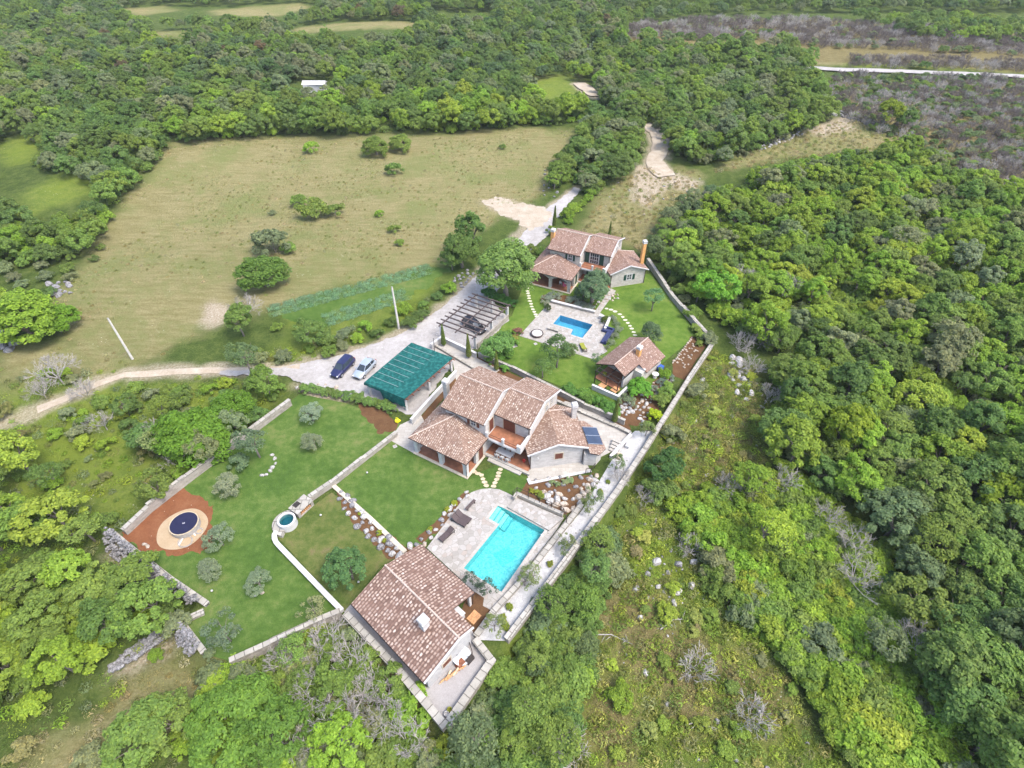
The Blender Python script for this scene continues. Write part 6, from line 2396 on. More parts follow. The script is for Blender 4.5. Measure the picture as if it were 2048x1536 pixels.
def crown_points(rng, Rr, Hh, z0, nclump, per, clump_r, spread=1.0, top_bias=0.35, low=-0.35):
    """leaf clumps heaped over an uneven dome"""
    P, N = [], []
    lob = rng.uniform(0.6, 1.3, 7)
    ph = rng.uniform(0, 6.28)
    for i in range(nclump):
        while True:
            d = rng.normal(size=3)
            d /= np.linalg.norm(d)
            if d[2] > low and rng.uniform() < 0.55 + top_bias * d[2]:
                break
        az = (math.atan2(d[1], d[0]) + ph) % 6.28
        k = az / 6.28 * 7
        m = lob[int(k) % 7] * (1 - k % 1) + lob[(int(k) + 1) % 7] * (k % 1)
        rad = rng.uniform(0.62, 1.0) ** 0.6 * m
        c = np.array([d[0] * Rr * rad * spread, d[1] * Rr * rad * spread, z0 + Hh * 0.5 + d[2] * Hh * 0.5 * rad])
        cr = clump_r * rng.uniform(0.7, 1.3)
        e = rng.normal(size=(per, 3))
        e /= np.linalg.norm(e, axis=1)[:, None]
        e[:, 2] = np.where(e[:, 2] < -0.35, -e[:, 2], e[:, 2])
        q = c + e * cr * (rng.uniform(0.35, 1, per) ** 0.45)[:, None] * np.array([1, 1, 0.8])
        P.append(q)
        N.append(e * 0.75 + d * 0.35 + np.array([0, 0, 0.55]) + rng.normal(size=(per, 3)) * 0.45)
    return np.concatenate(P), np.concatenate(N)


def branch_tubes(rng, z_fork, Rr, top, r0, nlimb=5, seg=5):
    mb = MB()
    lean = rng.uniform(-0.12, 0.12, 2) * z_fork
    mb.tube([(0, 0, -0.5), (lean[0] * .3, lean[1] * .3, z_fork * 0.4), (*lean, z_fork)], [r0 * 1.25, r0, r0 * 0.8], seg + 2)
    for i in range(nlimb):
        az = 6.28 * i / nlimb + rng.uniform(-0.4, 0.4)
        rr = Rr * rng.uniform(0.5, 0.85)
        e = np.array([lean[0] + rr * math.cos(az), lean[1] + rr * math.sin(az), z_fork + (top - z_fork) * rng.uniform(0.45, 0.85)])
        b = np.array([*lean, z_fork])
        mid = b + (e - b) * 0.5 + np.array([0, 0, 0.12 * (top - z_fork)])
        mb.tube([b, mid, e], [r0 * 0.6, r0 * 0.36, r0 * 0.1], seg, cap=False)
    return mb


def tree_proto(kind, seed):
    """returns (crown mesh, trunk mesh) of unit plants in metres"""
    rng = np.random.default_rng(seed)
    L = [M['leaf']]
    if kind == 'broad':          # rounded broadleaf of the wood, about 5 m
        P, N = crown_points(rng, 2.45, 3.5, 1.2, 60, 66, 0.52, low=-0.45)
        c = leaf_mesh('crown', P, N, 0.165, rng, L)
        t = branch_tubes(rng, 1.7, 2.2, 4.6, 0.15)
    elif kind == 'tall':
        P, N = crown_points(rng, 2.1, 4.7, 1.3, 66, 66, 0.50, low=-0.45)
        c = leaf_mesh('crown', P, N, 0.165, rng, L)
        t = branch_tubes(rng, 2.2, 1.9, 5.8, 0.15)
    elif kind == 'loose':        # gappy, grey-green
        P, N = crown_points(rng, 2.2, 3.2, 1.6, 34, 52, 0.52, low=-0.25)
        c = leaf_mesh('crown', P, N, 0.13, rng, L)
        t = branch_tubes(rng, 1.8, 2.1, 4.4, 0.13, 7)
    elif kind == 'sapling':      # low thicket of leaf rosettes on many stems
        P, N = [], []
        for i in range(30):
            r = 1.75 * math.sqrt(rng.uniform())
            az = rng.uniform(0, 6.28)
            z = 1.9 - 0.28 * r * r * 0.45 + rng.uniform(-0.75, 0.45)
            cx, cy = r * math.cos(az), r * math.sin(az)
            k = 62
            a2, rr = rng.uniform(0, 6.28, k), rng.uniform(0.06, 0.62, k) ** 0.8
            P.append(np.stack([cx + rr * np.cos(a2) * .72, cy + rr * np.sin(a2) * .72, z - rr * 0.55 + rng.normal(size=k) * 0.07], 1))
            N.append(np.stack([np.cos(a2) * rr * 1.5, np.sin(a2) * rr * 1.5, np.full(k, 0.9)], 1) + rng.normal(size=(k, 3)) * 0.28)
        c = leaf_mesh('crown', np.concatenate(P), np.concatenate(N), 0.17, rng, L, aspect=0.5)
        t = branch_tubes(rng, 0.35, 1.5, 2.0, 0.07, 7, 4)
    elif kind == 'bush':
        P, N = crown_points(rng, 1.0, 1.25, -0.1, 30, 62, 0.30, low=-0.1)
        c = leaf_mesh('foliage', P, N, 0.10, rng, L)
        t = branch_tubes(rng, 0.15, 0.8, 0.9, 0.04, 5, 4)
    elif kind == 'olive':
        P, N = crown_points(rng, 1.05, 1.95, 0.12, 62, 60, 0.24, low=-0.85)
        c = leaf_mesh('crown', P, N, 0.075, rng, L, aspect=0.35)
        t = branch_tubes(rng, 0.75, 1.0, 1.9, 0.09, 6)
    elif kind == 'open':         # young garden tree one can look through
        P, N = crown_points(rng, 1.7, 2.6, 1.2, 26, 46, 0.42, low=-0.4)
        c = leaf_mesh('crown', P, N, 0.11, rng, L)
        t = branch_tubes(rng, 1.5, 1.6, 3.6, 0.08, 7)
    elif kind == 'great':        # big garden tree
        P, N = crown_points(rng, 3.3, 5.6, 1.2, 170, 78, 0.60, low=-0.55)
        c = leaf_mesh('crown', P, N, 0.15, rng, L)
        t = branch_tubes(rng, 2.2, 3.2, 6.6, 0.3, 8)
    elif kind == 'cypress':
        n = 1500
        h = rng.uniform(0, 1, n) ** 0.85
        r = 0.34 * (1 - h) ** 0.75 * np.minimum(1, h * 7 + 0.35) * rng.uniform(0.75, 1.05, n)
        a2 = rng.uniform(0, 6.28, n)
        P = np.stack([r * np.cos(a2), r * np.sin(a2), 0.2 + h * 3.2], 1)
        N = np.stack([np.cos(a2), np.sin(a2), np.full(n, 0.55)], 1) + rng.normal(size=(n, 3)) * 0.4
        c = leaf_mesh('crown', P, N, 0.085, rng, L)
        t = MB()
        t.tube([(0, 0, -0.2), (0, 0, 0.8)], [0.06, 0.04], 6)
    elif kind == 'lavender':
        P, N = crown_points(rng, 0.75, 0.75, -0.12, 24, 55, 0.2, low=0.0)
        c = leaf_mesh('foliage', P, N, 0.06, rng, L, aspect=0.3)
        t = branch_tubes(rng, 0.1, 0.5, 0.5, 0.03, 5, 4)
    elif kind in ('bare', 'barebush'):
        segs = []

        def grow(p, d, ln, r, lev):
            q = p + d * ln
            segs.append((p, q, r, r * 0.68))
            if lev == 0:
                return
            for _ in range(3 if lev > 1 else 4):
                e = d + rng.normal(size=3) * 0.52
                e[2] += 0.16
                e /= np.linalg.norm(e)
                grow(p + (q - p) * rng.uniform(0.55, 1.0), e, ln * rng.uniform(0.6, 0.85), r * 0.62, lev - 1)
        if kind == 'bare':
            grow(np.array([0, 0, -0.3]), np.array([0.05, 0.03, 1.0]), 1.35, 0.10, 0)
            for i in range(5):
                az = 6.28 * i / 5 + rng.uniform(-.5, .5)
                d = np.array([math.cos(az) * .7, math.sin(az) * .7, 0.8])
                grow(np.array([0.05, 0.03, 0.9]), d / np.linalg.norm(d), 1.15, 0.06, 4)
        else:
            for i in range(9):
                az = 6.28 * i / 9 + rng.uniform(-.4, .4)
                d = np.array([math.cos(az) * .6, math.sin(az) * .6, 0.9])
                grow(np.array([math.cos(az) * .15, math.sin(az) * .15, -0.1]), d / np.linalg.norm(d), 0.72, 0.026, 3)
        V, Fc = [], []
        for p_, q_2, r0_, r1_ in segs:
            d = (q_2 - p_) / (np.linalg.norm(q_2 - p_) + 1e-9)
            a_ = np.cross(d, (0.3, 0.1, 1.0))
            a_ /= np.linalg.norm(a_) + 1e-9
            b_ = np.cross(d, a_)
            i0 = len(V)
            for pp, rr in ((p_, r0_), (q_2, r1_)):
                for k in range(3):
                    t_ = 2.094 * k
                    V.append(pp + max(rr, 0.011) * (a_ * math.cos(t_) + b_ * math.sin(t_)))
            for k in range(3):
                Fc.append((i0 + k, i0 + (k + 1) % 3, i0 + 3 + (k + 1) % 3, i0 + 3 + k))
        me = bpy.data.meshes.new('branches')
        me.from_pydata([tuple(v) for v in V], [], Fc)
        me.materials.append(M['twig'])
        return me, None
    tm = t.mesh('trunk', M['bark'], True) if isinstance(t, MB) else t
    return c, tm


PROTO = {}
for kind, n in (('broad', 4), ('tall', 3), ('loose', 2), ('sapling', 4), ('bush', 3), ('olive', 3), ('open', 2), ('great', 3), ('cypress', 1), ('lavender', 2), ('bare', 3), ('barebush', 3)):
    PROTO[kind] = [tree_proto(kind, 100 + 17 * i + sum(map(ord, kind))) for i in range(n)]
dark_twig = {}
for kind in ('bare', 'barebush'):
    dark_twig[kind] = []
    for c, _ in PROTO[kind]:
        d = c.copy()
        d.materials[0] = M['twig_dark']
        dark_twig[kind].append((d, None))
PROTO['darkbush'] = dark_twig['barebush']

rnd = random.Random(7)


def jitcol(c, k=0.16, h=0.10):
    f = 1 + rnd.uniform(-k, k)
    return (max(0.004, c[0] * f * (1 + rnd.uniform(-h, h))), max(0.004, c[1] * f), max(0.003, c[2] * f * (1 + rnd.uniform(-h, h))))


# leaf colours
BRIGHT, LIME, MID, DEEP, DARK = (0.172, 0.264, 0.034), (0.205, 0.275, 0.038), (0.138, 0.208, 0.044), (0.104, 0.168, 0.044), (0.072, 0.122, 0.042)
GREY, OLIVE, BLUEG, YEL, RUST = (0.165, 0.200, 0.098), (0.115, 0.150, 0.085), (0.105, 0.158, 0.066), (0.230, 0.260, 0.020), (0.130, 0.100, 0.055)


def plant(kind, xy, sc, color, name, label, cat, group=None, z=None, parts=True, squash=1.0, var=None, sink=0.0):
    c, t = PROTO[kind][var if var is not None else rnd.randrange(len(PROTO[kind]))]
    z = (H(*xy) if z is None else z) - sink
    rz = rnd.uniform(0, 6.28)
    s3 = (sc, sc, sc * squash)
    if not parts or t is None:
        o = link(name, c, (xy[0], xy[1], z), rz, s3, color=jitcol(color))
        return tag(o, label, cat, group)
    o = thing(name, label, cat, (xy[0], xy[1], z), rz, group)
    o.scale = s3
    link(c.name.split('.')[0], c, (0, 0, 0), parent=o, color=jitcol(color))
    link('trunk', t, (0, 0, 0), parent=o)
    return o


# ---------------------------------------------------------------- the woods
def poisson(poly, spacing, seed, ztop=0.0):
    """spots in a survey polygon, kept apart; spacing in metres"""
    rng = np.random.default_rng(seed)
    P = np.array([gat(x, y, ztop)[:2] for x, y in poly])
    x0, y0 = P.min(0)
    x1, y1 = P.max(0)
    area = (x1 - x0) * (y1 - y0)
    n = int(area / (spacing * spacing) * 5) + 10
    C = np.stack([rng.uniform(x0, x1, n), rng.uniform(y0, y1, n)], 1)
    C = C[inside(C, P)]
    cell = {}
    out = []
    for c in C:
        k = (int(c[0] // spacing), int(c[1] // spacing))
        ok = True
        for i in (-1, 0, 1):
            for j in (-1, 0, 1):
                for d in cell.get((k[0] + i, k[1] + j), ()):
                    if (d[0] - c[0]) ** 2 + (d[1] - c[1]) ** 2 < spacing * spacing:
                        ok = False
        if ok:
            cell.setdefault(k, []).append(c)
            out.append(c)
    return out


# (label group, polygon, spacing, scale range, [(kind, weight)], [(colour, weight)], seed, squash)
WOODS = [
    ('sapling thicket right of the rocky scrub', [(1352, 1008), (1395, 985), (1480, 965), (1560, 930), (1620, 970), (1700, 1040), (1790, 1130), (1800, 1230), (1840, 1360), (1900, 1480), (1930, 1560), (1760, 1560), (1700, 1470), (1640, 1380), (1570, 1290), (1500, 1220), (1440, 1160), (1400, 1085)], 2.15, (0.85, 1.2), [('sapling', 9), ('loose', 0.5)], [(BRIGHT, 7), (MID, 2), (GREY, 1), (LIME, 1)], 1),
    ('dark trees at the lower right', [(1760, 1010), (1880, 950), (2048, 900), (2120, 1000), (2160, 1300), (2150, 1560), (1930, 1560), (1860, 1400), (1800, 1250), (1800, 1130)], 3.1, (0.9, 1.35), [('broad', 5), ('tall', 2), ('loose', 1)], [(DEEP, 5), (MID, 4), (BLUEG, 1.5), (DARK, .6)], 2),
    ('mixed trees right of the boundary wall', [(1545, 800), (1560, 740), (1640, 660), (1800, 640), (2060, 640), (2130, 780), (2100, 900), (1900, 950), (1760, 1010), (1640, 960), (1560, 900)], 3.0, (0.85, 1.3), [('broad', 5), ('tall', 2), ('loose', 1.5)], [(BRIGHT, 3), (MID, 4), (DEEP, 3), (LIME, 0.8), (GREY, 1.2)], 3),
    ('bright wood right of the farther villa', [(1330, 520), (1400, 430), (1520, 350), (1640, 310), (1830, 300), (1900, 340), (1990, 385), (2060, 395), (2150, 500), (2150, 640), (1800, 650), (1640, 660), (1540, 700), (1470, 640), (1400, 590), (1350, 545)], 2.95, (0.8, 1.2), [('broad', 6), ('tall', 2), ('sapling', 1)], [(BRIGHT, 6), (MID, 4), (LIME, 1.6), (GREY, 1.3), (DEEP, 1)], 4),
    ('grey edge of the wood above the farther villa', [(1300, 510), (1330, 440), (1400, 385), (1450, 380), (1400, 440), (1340, 520)], 2.9, (0.8, 1.1), [('loose', 4), ('broad', 2)], [(GREY, 3), (MID, 2), (BLUEG, 2)], 5),
    ('wood beyond the farther villa', [(1200, 110), (1340, 95), (1480, 110), (1600, 120), (1640, 190), (1660, 235), (1590, 275), (1500, 302), (1420, 322), (1350, 305), (1335, 265), (1300, 240), (1245, 235), (1200, 190)], 3.6, (0.9, 1.35), [('broad', 6), ('tall', 2), ('loose', 1)], [(MID, 5), (DEEP, 3), (GREY, 2), (BRIGHT, 1)], 6),
    ('row of trees beside the road bend', [(1105, 340), (1140, 300), (1170, 260), (1185, 225), (1250, 240), (1290, 255), (1285, 300), (1260, 330), (1220, 360), (1185, 385), (1160, 368), (1110, 372)], 3.3, (0.85, 1.25), [('broad', 6), ('loose', 2)], [(MID, 5), (DEEP, 3), (GREY, 2)], 7),
    ('belt of trees along the far edge of the meadow', [(330, 262), (400, 240), (520, 225), (640, 215), (760, 205), (900, 195), (1040, 190), (1150, 195), (1170, 240), (1040, 245), (900, 258), (820, 255), (700, 262), (600, 258), (480, 268), (370, 278)], 4.0, (0.95, 1.4), [('broad', 6), ('tall', 2)], [(MID, 4), (DEEP, 2), (BRIGHT, 3), (LIME, 1.2)], 8),
    ('trees left of the meadow', [(60, 275), (160, 250), (330, 262), (335, 300), (290, 350), (250, 395), (200, 400), (185, 350), (120, 340), (60, 320)], 3.7, (0.85, 1.25), [('broad', 5), ('loose', 2), ('tall', 1)], [(DEEP, 4), (MID, 4), (GREY, 2)], 9),
    ('bushy trees at the left edge of the meadow', [(-60, 420), (60, 430), (150, 415), (205, 420), (200, 470), (150, 510), (60, 520), (-60, 500)], 3.4, (0.8, 1.15), [('broad', 5), ('loose', 2)], [(MID, 4), (BRIGHT, 2), (DEEP, 2)], 10),
    ('scrubby trees between track and upper lawn', [(60, 850), (230, 745), (330, 760), (480, 745), (560, 765), (560, 800), (440, 880), (300, 990), (220, 1050), (170, 1000), (240, 930), (220, 860), (100, 880)], 4.6, (0.65, 1.0), [('broad', 4), ('bush', 3), ('loose', 3)], [(MID, 4), (DEEP, 2), (GREY, 2), (BRIGHT, 2.5)], 11),
    ('trees at the left edge below the track', [(-60, 930), (60, 920), (130, 960), (190, 1010), (215, 1060), (150, 1090), (60, 1080), (-60, 1110)], 3.0, (0.85, 1.25), [('broad', 5), ('loose', 2)], [(MID, 4), (LIME, 2), (DEEP, 2)], 12),
    ('big trees at the lower left', [(-60, 1180), (60, 1130), (140, 1120), (240, 1160), (300, 1180), (340, 1210), (260, 1250), (200, 1300), (120, 1340), (40, 1370), (-60, 1420)], 2.9, (0.75, 1.12), [('broad', 6), ('tall', 2)], [(BRIGHT, 3), (MID, 5), (LIME, .8), (DEEP, 2)], 13),
    ('shrubby trees below the lawn wall', [(420, 1330), (520, 1330), (620, 1290), (690, 1262), (790, 1370), (870, 1470), (880, 1560), (420, 1560), (440, 1440)], 2.6, (0.5, 0.85), [('loose', 3), ('broad', 3), ('sapling', 2)], [(GREY, 3), (MID, 4), (BRIGHT, 2)], 14),
    ('dense thicket outside the boundary wall', [(930, 1470), (1000, 1350), (1060, 1270), (1090, 1220), (1140, 1160), (1190, 1090), (1225, 1080), (1230, 1130), (1180, 1190), (1170, 1290), (1150, 1400), (1100, 1560), (880, 1560)], 2.1, (0.75, 1.05), [('sapling', 4), ('loose', 3)], [(DEEP, 3), (MID, 5), (BLUEG, 1.5), (GREY, 1)], 15),
]
FAR = [
    ([(-300, 40), (300, 20), (700, 8), (1100, 5), (1250, 40), (1240, 100), (1200, 160), (1170, 200), (1040, 195), (760, 205), (520, 222), (380, 240), (330, 255), (160, 250), (40, 280), (-200, 300)], 3.7, [('broad', 6), ('tall', 2)], [(DEEP, 4), (DARK, .8), (MID, 5), (BLUEG, 2), (GREY, 2.5), (BRIGHT, .6), (RUST, .12)], 21),
    ([(-300, -60), (600, -70), (1400, -70), (2400, -70), (2400, 30), (1900, 20), (1500, 20), (1250, 40), (1100, 5), (700, 8), (300, 20), (-300, 40)], 4.8, [('broad', 5), ('tall', 1)], [(DEEP, 4), (MID, 4), (BLUEG, 2), (GREY, 2)], 22),
    ([(1700, 30), (1800, 35), (2300, 45), (2400, 100), (2048, 85), (1850, 75)], 5.0, [('broad', 5), ('bush', 1)], [(MID, 4), (DEEP, 3), (BRIGHT, 1)], 23),
    ([(1240, 85), (1400, 80), (1560, 85), (1640, 120), (1600, 130), (1480, 112), (1240, 105)], 4.6, [('broad', 5), ('bush', 1)], [(MID, 4), (DEEP, 3), (GREY, 1)], 24),
    ([(-500, 280), (-60, 300), (-60, 420), (-100, 560), (-500, 560)], 4.6, [('broad', 5)], [(MID, 4), (DEEP, 3)], 25),
    ([(2150, 300), (2600, 300), (2600, 700), (2160, 640)], 4.2, [('broad', 5)], [(MID, 4), (BRIGHT, 3)], 26),
]
CLEAR = [pts2(c) for c in MEADOW[5:10]] + [pts2([(1150, 160), (1200, 165), (1215, 205), (1160, 200)]), pts2([(1050, 165), (1140, 140), (1160, 185), (1090, 205)]), pts2([(590, 165), (680, 165), (690, 190), (600, 190)])]
ROADS = [np.array([gat(*p)[:2] for p in pp]) for pp in ([(1283, 250), (1310, 262), (1328, 290), (1310, 320), (1330, 350)], [(1040, 470), (1068, 440), (1100, 412), (1150, 375)], [(1158, 168), (1192, 194)], [(560, 742), (430, 741), (250, 750), (130, 798), (60, 826)])]


def pick(ws):
    tot = sum(x[1] for x in ws)
    r = rnd.uniform(0, tot)
    for k, x in ws:
        r -= x
        if r <= 0:
            return k
    return ws[-1][0]


OPEN_PX = [np.array(o, float) for o in (
    [(1283, 248), (1303, 246), (1330, 264), (1338, 290), (1326, 318), (1350, 345), (1330, 360), (1298, 338), (1284, 318), (1292, 292), (1286, 268)],
    [(1152, 160), (1176, 164), (1200, 192), (1182, 200), (1160, 186)], [(1055, 165), (1140, 142), (1158, 178), (1100, 200)],
    [(1640, 128), (2048, 146), (2048, 164), (1640, 150)],
    [(0, 1536), (60, 1490), (200, 1410), (330, 1300), (400, 1320), (430, 1400), (300, 1460), (120, 1536)],
    [(60, 865), (150, 845), (240, 850), (250, 960), (220, 1000), (140, 1000)], [(40, 400), (165, 358), (215, 372), (160, 410), (60, 440)], [(0, 285), (60, 275), (90, 290), (50, 330), (0, 330)],
    [(200, 470), (300, 330), (345, 292), (700, 270), (1100, 268), (1100, 330), (900, 400), (500, 450), (250, 600)],
    [(240, 24), (330, 12), (480, 10), (610, 4), (640, 14), (560, 34), (430, 34), (280, 36)], [(570, 50), (700, 40), (840, 44), (830, 62), (600, 68)], [(300, 60), (400, 60), (390, 76), (300, 76)], [(860, 20), (1000, 24), (990, 34), (860, 32)],
    [(965, 395), (1100, 410), (1160, 375), (1165, 390), (1060, 490), (1030, 450)], [(1500, 305), (1640, 250), (1690, 238), (1800, 278), (1640, 312), (1520, 328)],
    [(240, 750), (430, 738), (600, 730), (600, 752), (430, 752), (250, 764), (130, 812), (60, 836), (60, 815)],
    [(230, 640), (275, 720), (258, 722), (212, 640)], [(780, 560), (806, 655), (790, 658)], [(215, 1064), (360, 1155), (420, 1205), (390, 1220), (330, 1180), (225, 1110)], [(220, 1340), (340, 1255), (350, 1265), (240, 1350)],
    [(243, 1056), (578, 796), (590, 800), (300, 1020)], [(1290, 900), (1420, 700), (1440, 700), (1300, 930), (1080, 1215), (1060, 1215)],
    [(688, 1232), (800, 1352), (890, 1460), (880, 1465), (790, 1362)], [(620, 168), (650, 168), (650, 188), (620, 188)])]


def proj(x, y, z):
    v = np.array([x, y, z - CAM_H])
    d = v @ _fw
    return PW / 2 + F_PX * (v @ _rt) / d, PH / 2 - F_PX * (v @ _up) / d


def clear_view(c, hgt_):
    """nothing that stands here may hide the open ground the survey shows"""
    z0 = H(*c)
    Q = np.array([proj(c[0], c[1], z0 + f * hgt_) for f in (0.15, .5, .9)])
    return not any(inside(Q, o).any() for o in OPEN_PX)


def road_free(c, d=2.2):
    P = np.array([c])
    return all(dist_poly(P, r, False)[0] > d for r in ROADS)


CW = {id(BRIGHT): 'bright green', id(LIME): 'yellow green', id(MID): 'mid green', id(DEEP): 'deep green', id(DARK): 'dark green', id(GREY): 'grey green', id(OLIVE): 'olive grey', id(BLUEG): 'bluish green', id(YEL): 'yellow', id(RUST): 'rusty'}
KW = {'broad': 'rounded', 'tall': 'tall', 'loose': 'loose gappy', 'sapling': 'many stemmed', 'bush': 'low bushy'}
spots = []
for g, poly, sp, sr, kinds, cols, seed in WOODS:
    for c in poisson(poly, sp, seed, 1.8):
        if not road_free(c):
            continue
        s_ = rnd.uniform(*sr)
        if not clear_view(c, 5.0 * s_):
            s_ *= 0.5
            if not clear_view(c, 5.0 * s_):
                continue
        spots.append((float(np.hypot(np.hypot(*c), CAM_H)), c, s_, pick(kinds), pick(cols), g))
far_spots = []
for poly, sp, kinds, cols, seed in FAR:
    Cs = np.array(poisson(poly, sp, seed, 1.8))
    ok = np.ones(len(Cs), bool)
    for cl in CLEAR:
        ok &= ~inside(Cs, cl)
    for c in Cs[ok]:
        if road_free(c, 3.0) and clear_view(c, 5.0):
            far_spots.append((c, rnd.uniform(0.8, 1.35), pick(kinds), pick(cols)))


def in_view(c, z=2.0, m=60):
    v = np.array([c[0], c[1], z - CAM_H])
    dpt = v @ _fw
    if dpt <= 0:
        return False
    x, y = PW / 2 + F_PX * (v @ _rt) / dpt, PH / 2 - F_PX * (v @ _up) / dpt
    return -m < x < PW + m and -m < y < PH + m


# at most 300 of each kind stand as things of their own: the ones nearest the camera
spots.sort(key=lambda s: s[0])
count = {}
LIMIT = {'broadleaf_tree': 295, 'sapling': 295}
for d, c, sc, kind, col, g in spots:
    nm = 'sapling' if kind == 'sapling' else ('shrub' if kind == 'bush' else 'broadleaf_tree')
    if not in_view(c) or count.get(nm, 0) >= LIMIT.get(nm, 200):
        far_spots.append((c, sc, kind, col))
        continue
    count[nm] = count.get(nm, 0) + 1
    lab = '%s %s %s in the %s' % (CW[id(col)], KW[kind], nm.replace('_', ' ').replace('broadleaf tree', 'tree'), g)
    plant(kind, c, sc, col, nm, lab, nm.replace('_', ' ').replace('broadleaf tree', 'tree'), '%s: %s %s' % (g, CW[id(col)], KW[kind]), squash=rnd.uniform(0.85, 1.12))
print('TREES', count, 'far', len(far_spots))


# the far wood: one mass, scattered copies of the same plants
def scatter(name, data, protos, label, cat):
    """data: (x, y, z, scale, rz, proto index, colour)"""
    lib = bpy.data.collections.new(name + '_kinds')
    for i, (c, mat_i) in enumerate(protos):
        d = c.copy()
        d.materials[0] = mat_i
        o = bpy.data.objects.new('%s_kind_%02d' % (name, i), d)
        lib.objects.link(o)
    me = bpy.data.meshes.new(name)
    me.from_pydata([(a[0], a[1], a[2]) for a in data], [], [])
    for nm, ty, vals in (('sc', 'FLOAT', [a[3] for a in data]), ('rz', 'FLOAT', [a[4] for a in data]), ('ki', 'INT', [a[5] for a in data])):
        at_ = me.attributes.new(nm, ty, 'POINT')
        at_.data.foreach_set('value', vals)
    at_ = me.attributes.new('tint', 'FLOAT_COLOR', 'POINT')
    at_.data.foreach_set('color', np.array([(*a[6], 1) for a in data], float).ravel())
    o = bpy.data.objects.new(name, me)
    COL.objects.link(o)
    ng = bpy.data.node_groups.new(name, 'GeometryNodeTree')
    ng.interface.new_socket(name='Geometry', in_out='INPUT', socket_type='NodeSocketGeometry')
    ng.interface.new_socket(name='Geometry', in_out='OUTPUT', socket_type='NodeSocketGeometry')
    N_ = ng.nodes
    gi, gout = N_.new('NodeGroupInput'), N_.new('NodeGroupOutput')
    ip = N_.new('GeometryNodeInstanceOnPoints')
    ci = N_.new('GeometryNodeCollectionInfo')
    ci.inputs['Collection'].default_value = lib
    ci.inputs['Separate Children'].default_value = True
    ci.inputs['Reset Children'].default_value = True
    ip.inputs['Pick Instance'].default_value = True

    def na(nm, ty):
        q = N_.new('GeometryNodeInputNamedAttribute')
        q.data_type = ty
        q.inputs['Name'].default_value = nm
        return q.outputs['Attribute']
    cx = N_.new('ShaderNodeCombineXYZ')
    ng.links.new(na('rz', 'FLOAT'), cx.inputs['Z'])
    ng.links.new(gi.outputs[0], ip.inputs['Points'])
    ng.links.new(ci.outputs[0], ip.inputs['Instance'])
    ng.links.new(na('ki', 'INT'), ip.inputs['Instance Index'])
    ng.links.new(cx.outputs[0], ip.inputs['Rotation'])
    ng.links.new(na('sc', 'FLOAT'), ip.inputs['Scale'])
    ng.links.new(ip.outputs[0], gout.inputs[0])
    o.modifiers.new('scatter', 'NODES').node_group = ng
    return tag(o, label, cat, kind='stuff')


kinds_f = ['broad', 'tall', 'loose', 'bush', 'sapling']
protos, base_i = [], {}
for k in kinds_f:
    base_i[k] = len(protos)
    protos += [(c, M['leaf_i']) for c, t in PROTO[k]]
# understorey that closes the gaps between the trees
for g_, poly, sp, sr, kinds, cols, seed in WOODS:
    if seed in (11, 12):
        continue
    for c in poisson(poly, sp * 0.72, seed + 500, 1.0):
        if road_free(c, 2.0) and clear_view(c, 2.2):
            far_spots.append((c, rnd.uniform(1.2, 2.1), 'bush', pick(cols)))
data = []
for c, sc, kind, col in far_spots:
    k = base_i[kind] + rnd.randrange(len(PROTO[kind]))
    data.append((c[0], c[1], H(*c) - 0.3, sc, rnd.uniform(0, 6.28), k, jitcol(col)))
scatter('far_wood', data, protos, 'far mixed wood stretching from the meadow belt to the top of the view', 'wood')
# ================================================================ GARDEN AND MEADOW PLANTS
def g(px, py):
    return gat(px, py)[:2]


OLV, OLV2 = (0.215, 0.255, 0.170), (0.105, 0.150, 0.085)
for (x, y), sc, lab in (((627, 842), 1.05, 'round silvery olive tree nearest the parking bay on the upper lawn'), ((632, 897), 1.0, 'round silvery olive tree second from the parking bay on the upper lawn'),
                        ((463, 988), 1.1, 'wide silvery olive tree in the middle of the upper lawn'), ((446, 1090), 1.05, 'round silvery olive tree beside the sand pad'),
                        ((424, 1152), .95, 'pale small olive tree near the lower left wall'), ((523, 1175), .9, 'olive tree with a stone at its foot, above the lower lawn corner')):
    plant('olive', g(x, y), sc * 1.3, OLV, 'olive_tree', lab, 'olive tree')
plant('loose', g(520, 915), 1.0, OLV2, 'olive_tree', 'loose olive tree inside the white stone crescent', 'olive tree')
plant('open', g(462, 1282), 1.0, OLV2, 'olive_tree', 'many branched olive tree in the lowest lawn corner', 'olive tree')
plant('open', g(632, 1232), .7, GREY, 'olive_tree', 'small grey olive tree near the curved white wall end', 'olive tree')
plant('broad', g(706, 1158), .8, (0.085, 0.165, 0.055), 'garden_tree', 'mid green garden tree beside the pool house roof', 'tree')
plant('bush', g(480, 935), 1.3, OLV2, 'shrub', 'low grey green shrub near the long stone wall', 'shrub')
rock(g(524, 1186), .3, 'rock_warm', 'flat brown stone under the lowest olive tree', None, .0)
# farther villa garden
plant('great', g(1012, 592), 1.5, (0.130, 0.215, 0.058), 'garden_tree', 'great spreading tree beside the road and pergola', 'tree', var=0)
plant('great', g(925, 535), .95, DEEP, 'garden_tree', 'dark dense tree left of the great spreading tree', 'tree')
plant('tall', g(948, 505), 1.35, DEEP, 'garden_tree', 'dark tree behind the great spreading tree', 'tree')
plant('broad', g(905, 540), .8, DEEP, 'garden_tree', 'low dark tree at the roadside left of the great tree', 'tree')
plant('great', g(1183, 606), .82, (0.098, 0.156, 0.081), 'olive_tree', 'broad grey green olive tree in front of the farther villa', 'olive tree')
plant('olive', g(1165, 600), 1.5, (0.098, 0.156, 0.081), 'olive_tree', 'rounder olive tree leaning on the one before the farther villa', 'olive tree')
plant('loose', g(1303, 622), .85, (0.104, 0.195, 0.078), 'garden_tree', 'slim young tree on the bright lawn by the villa wing', 'tree')
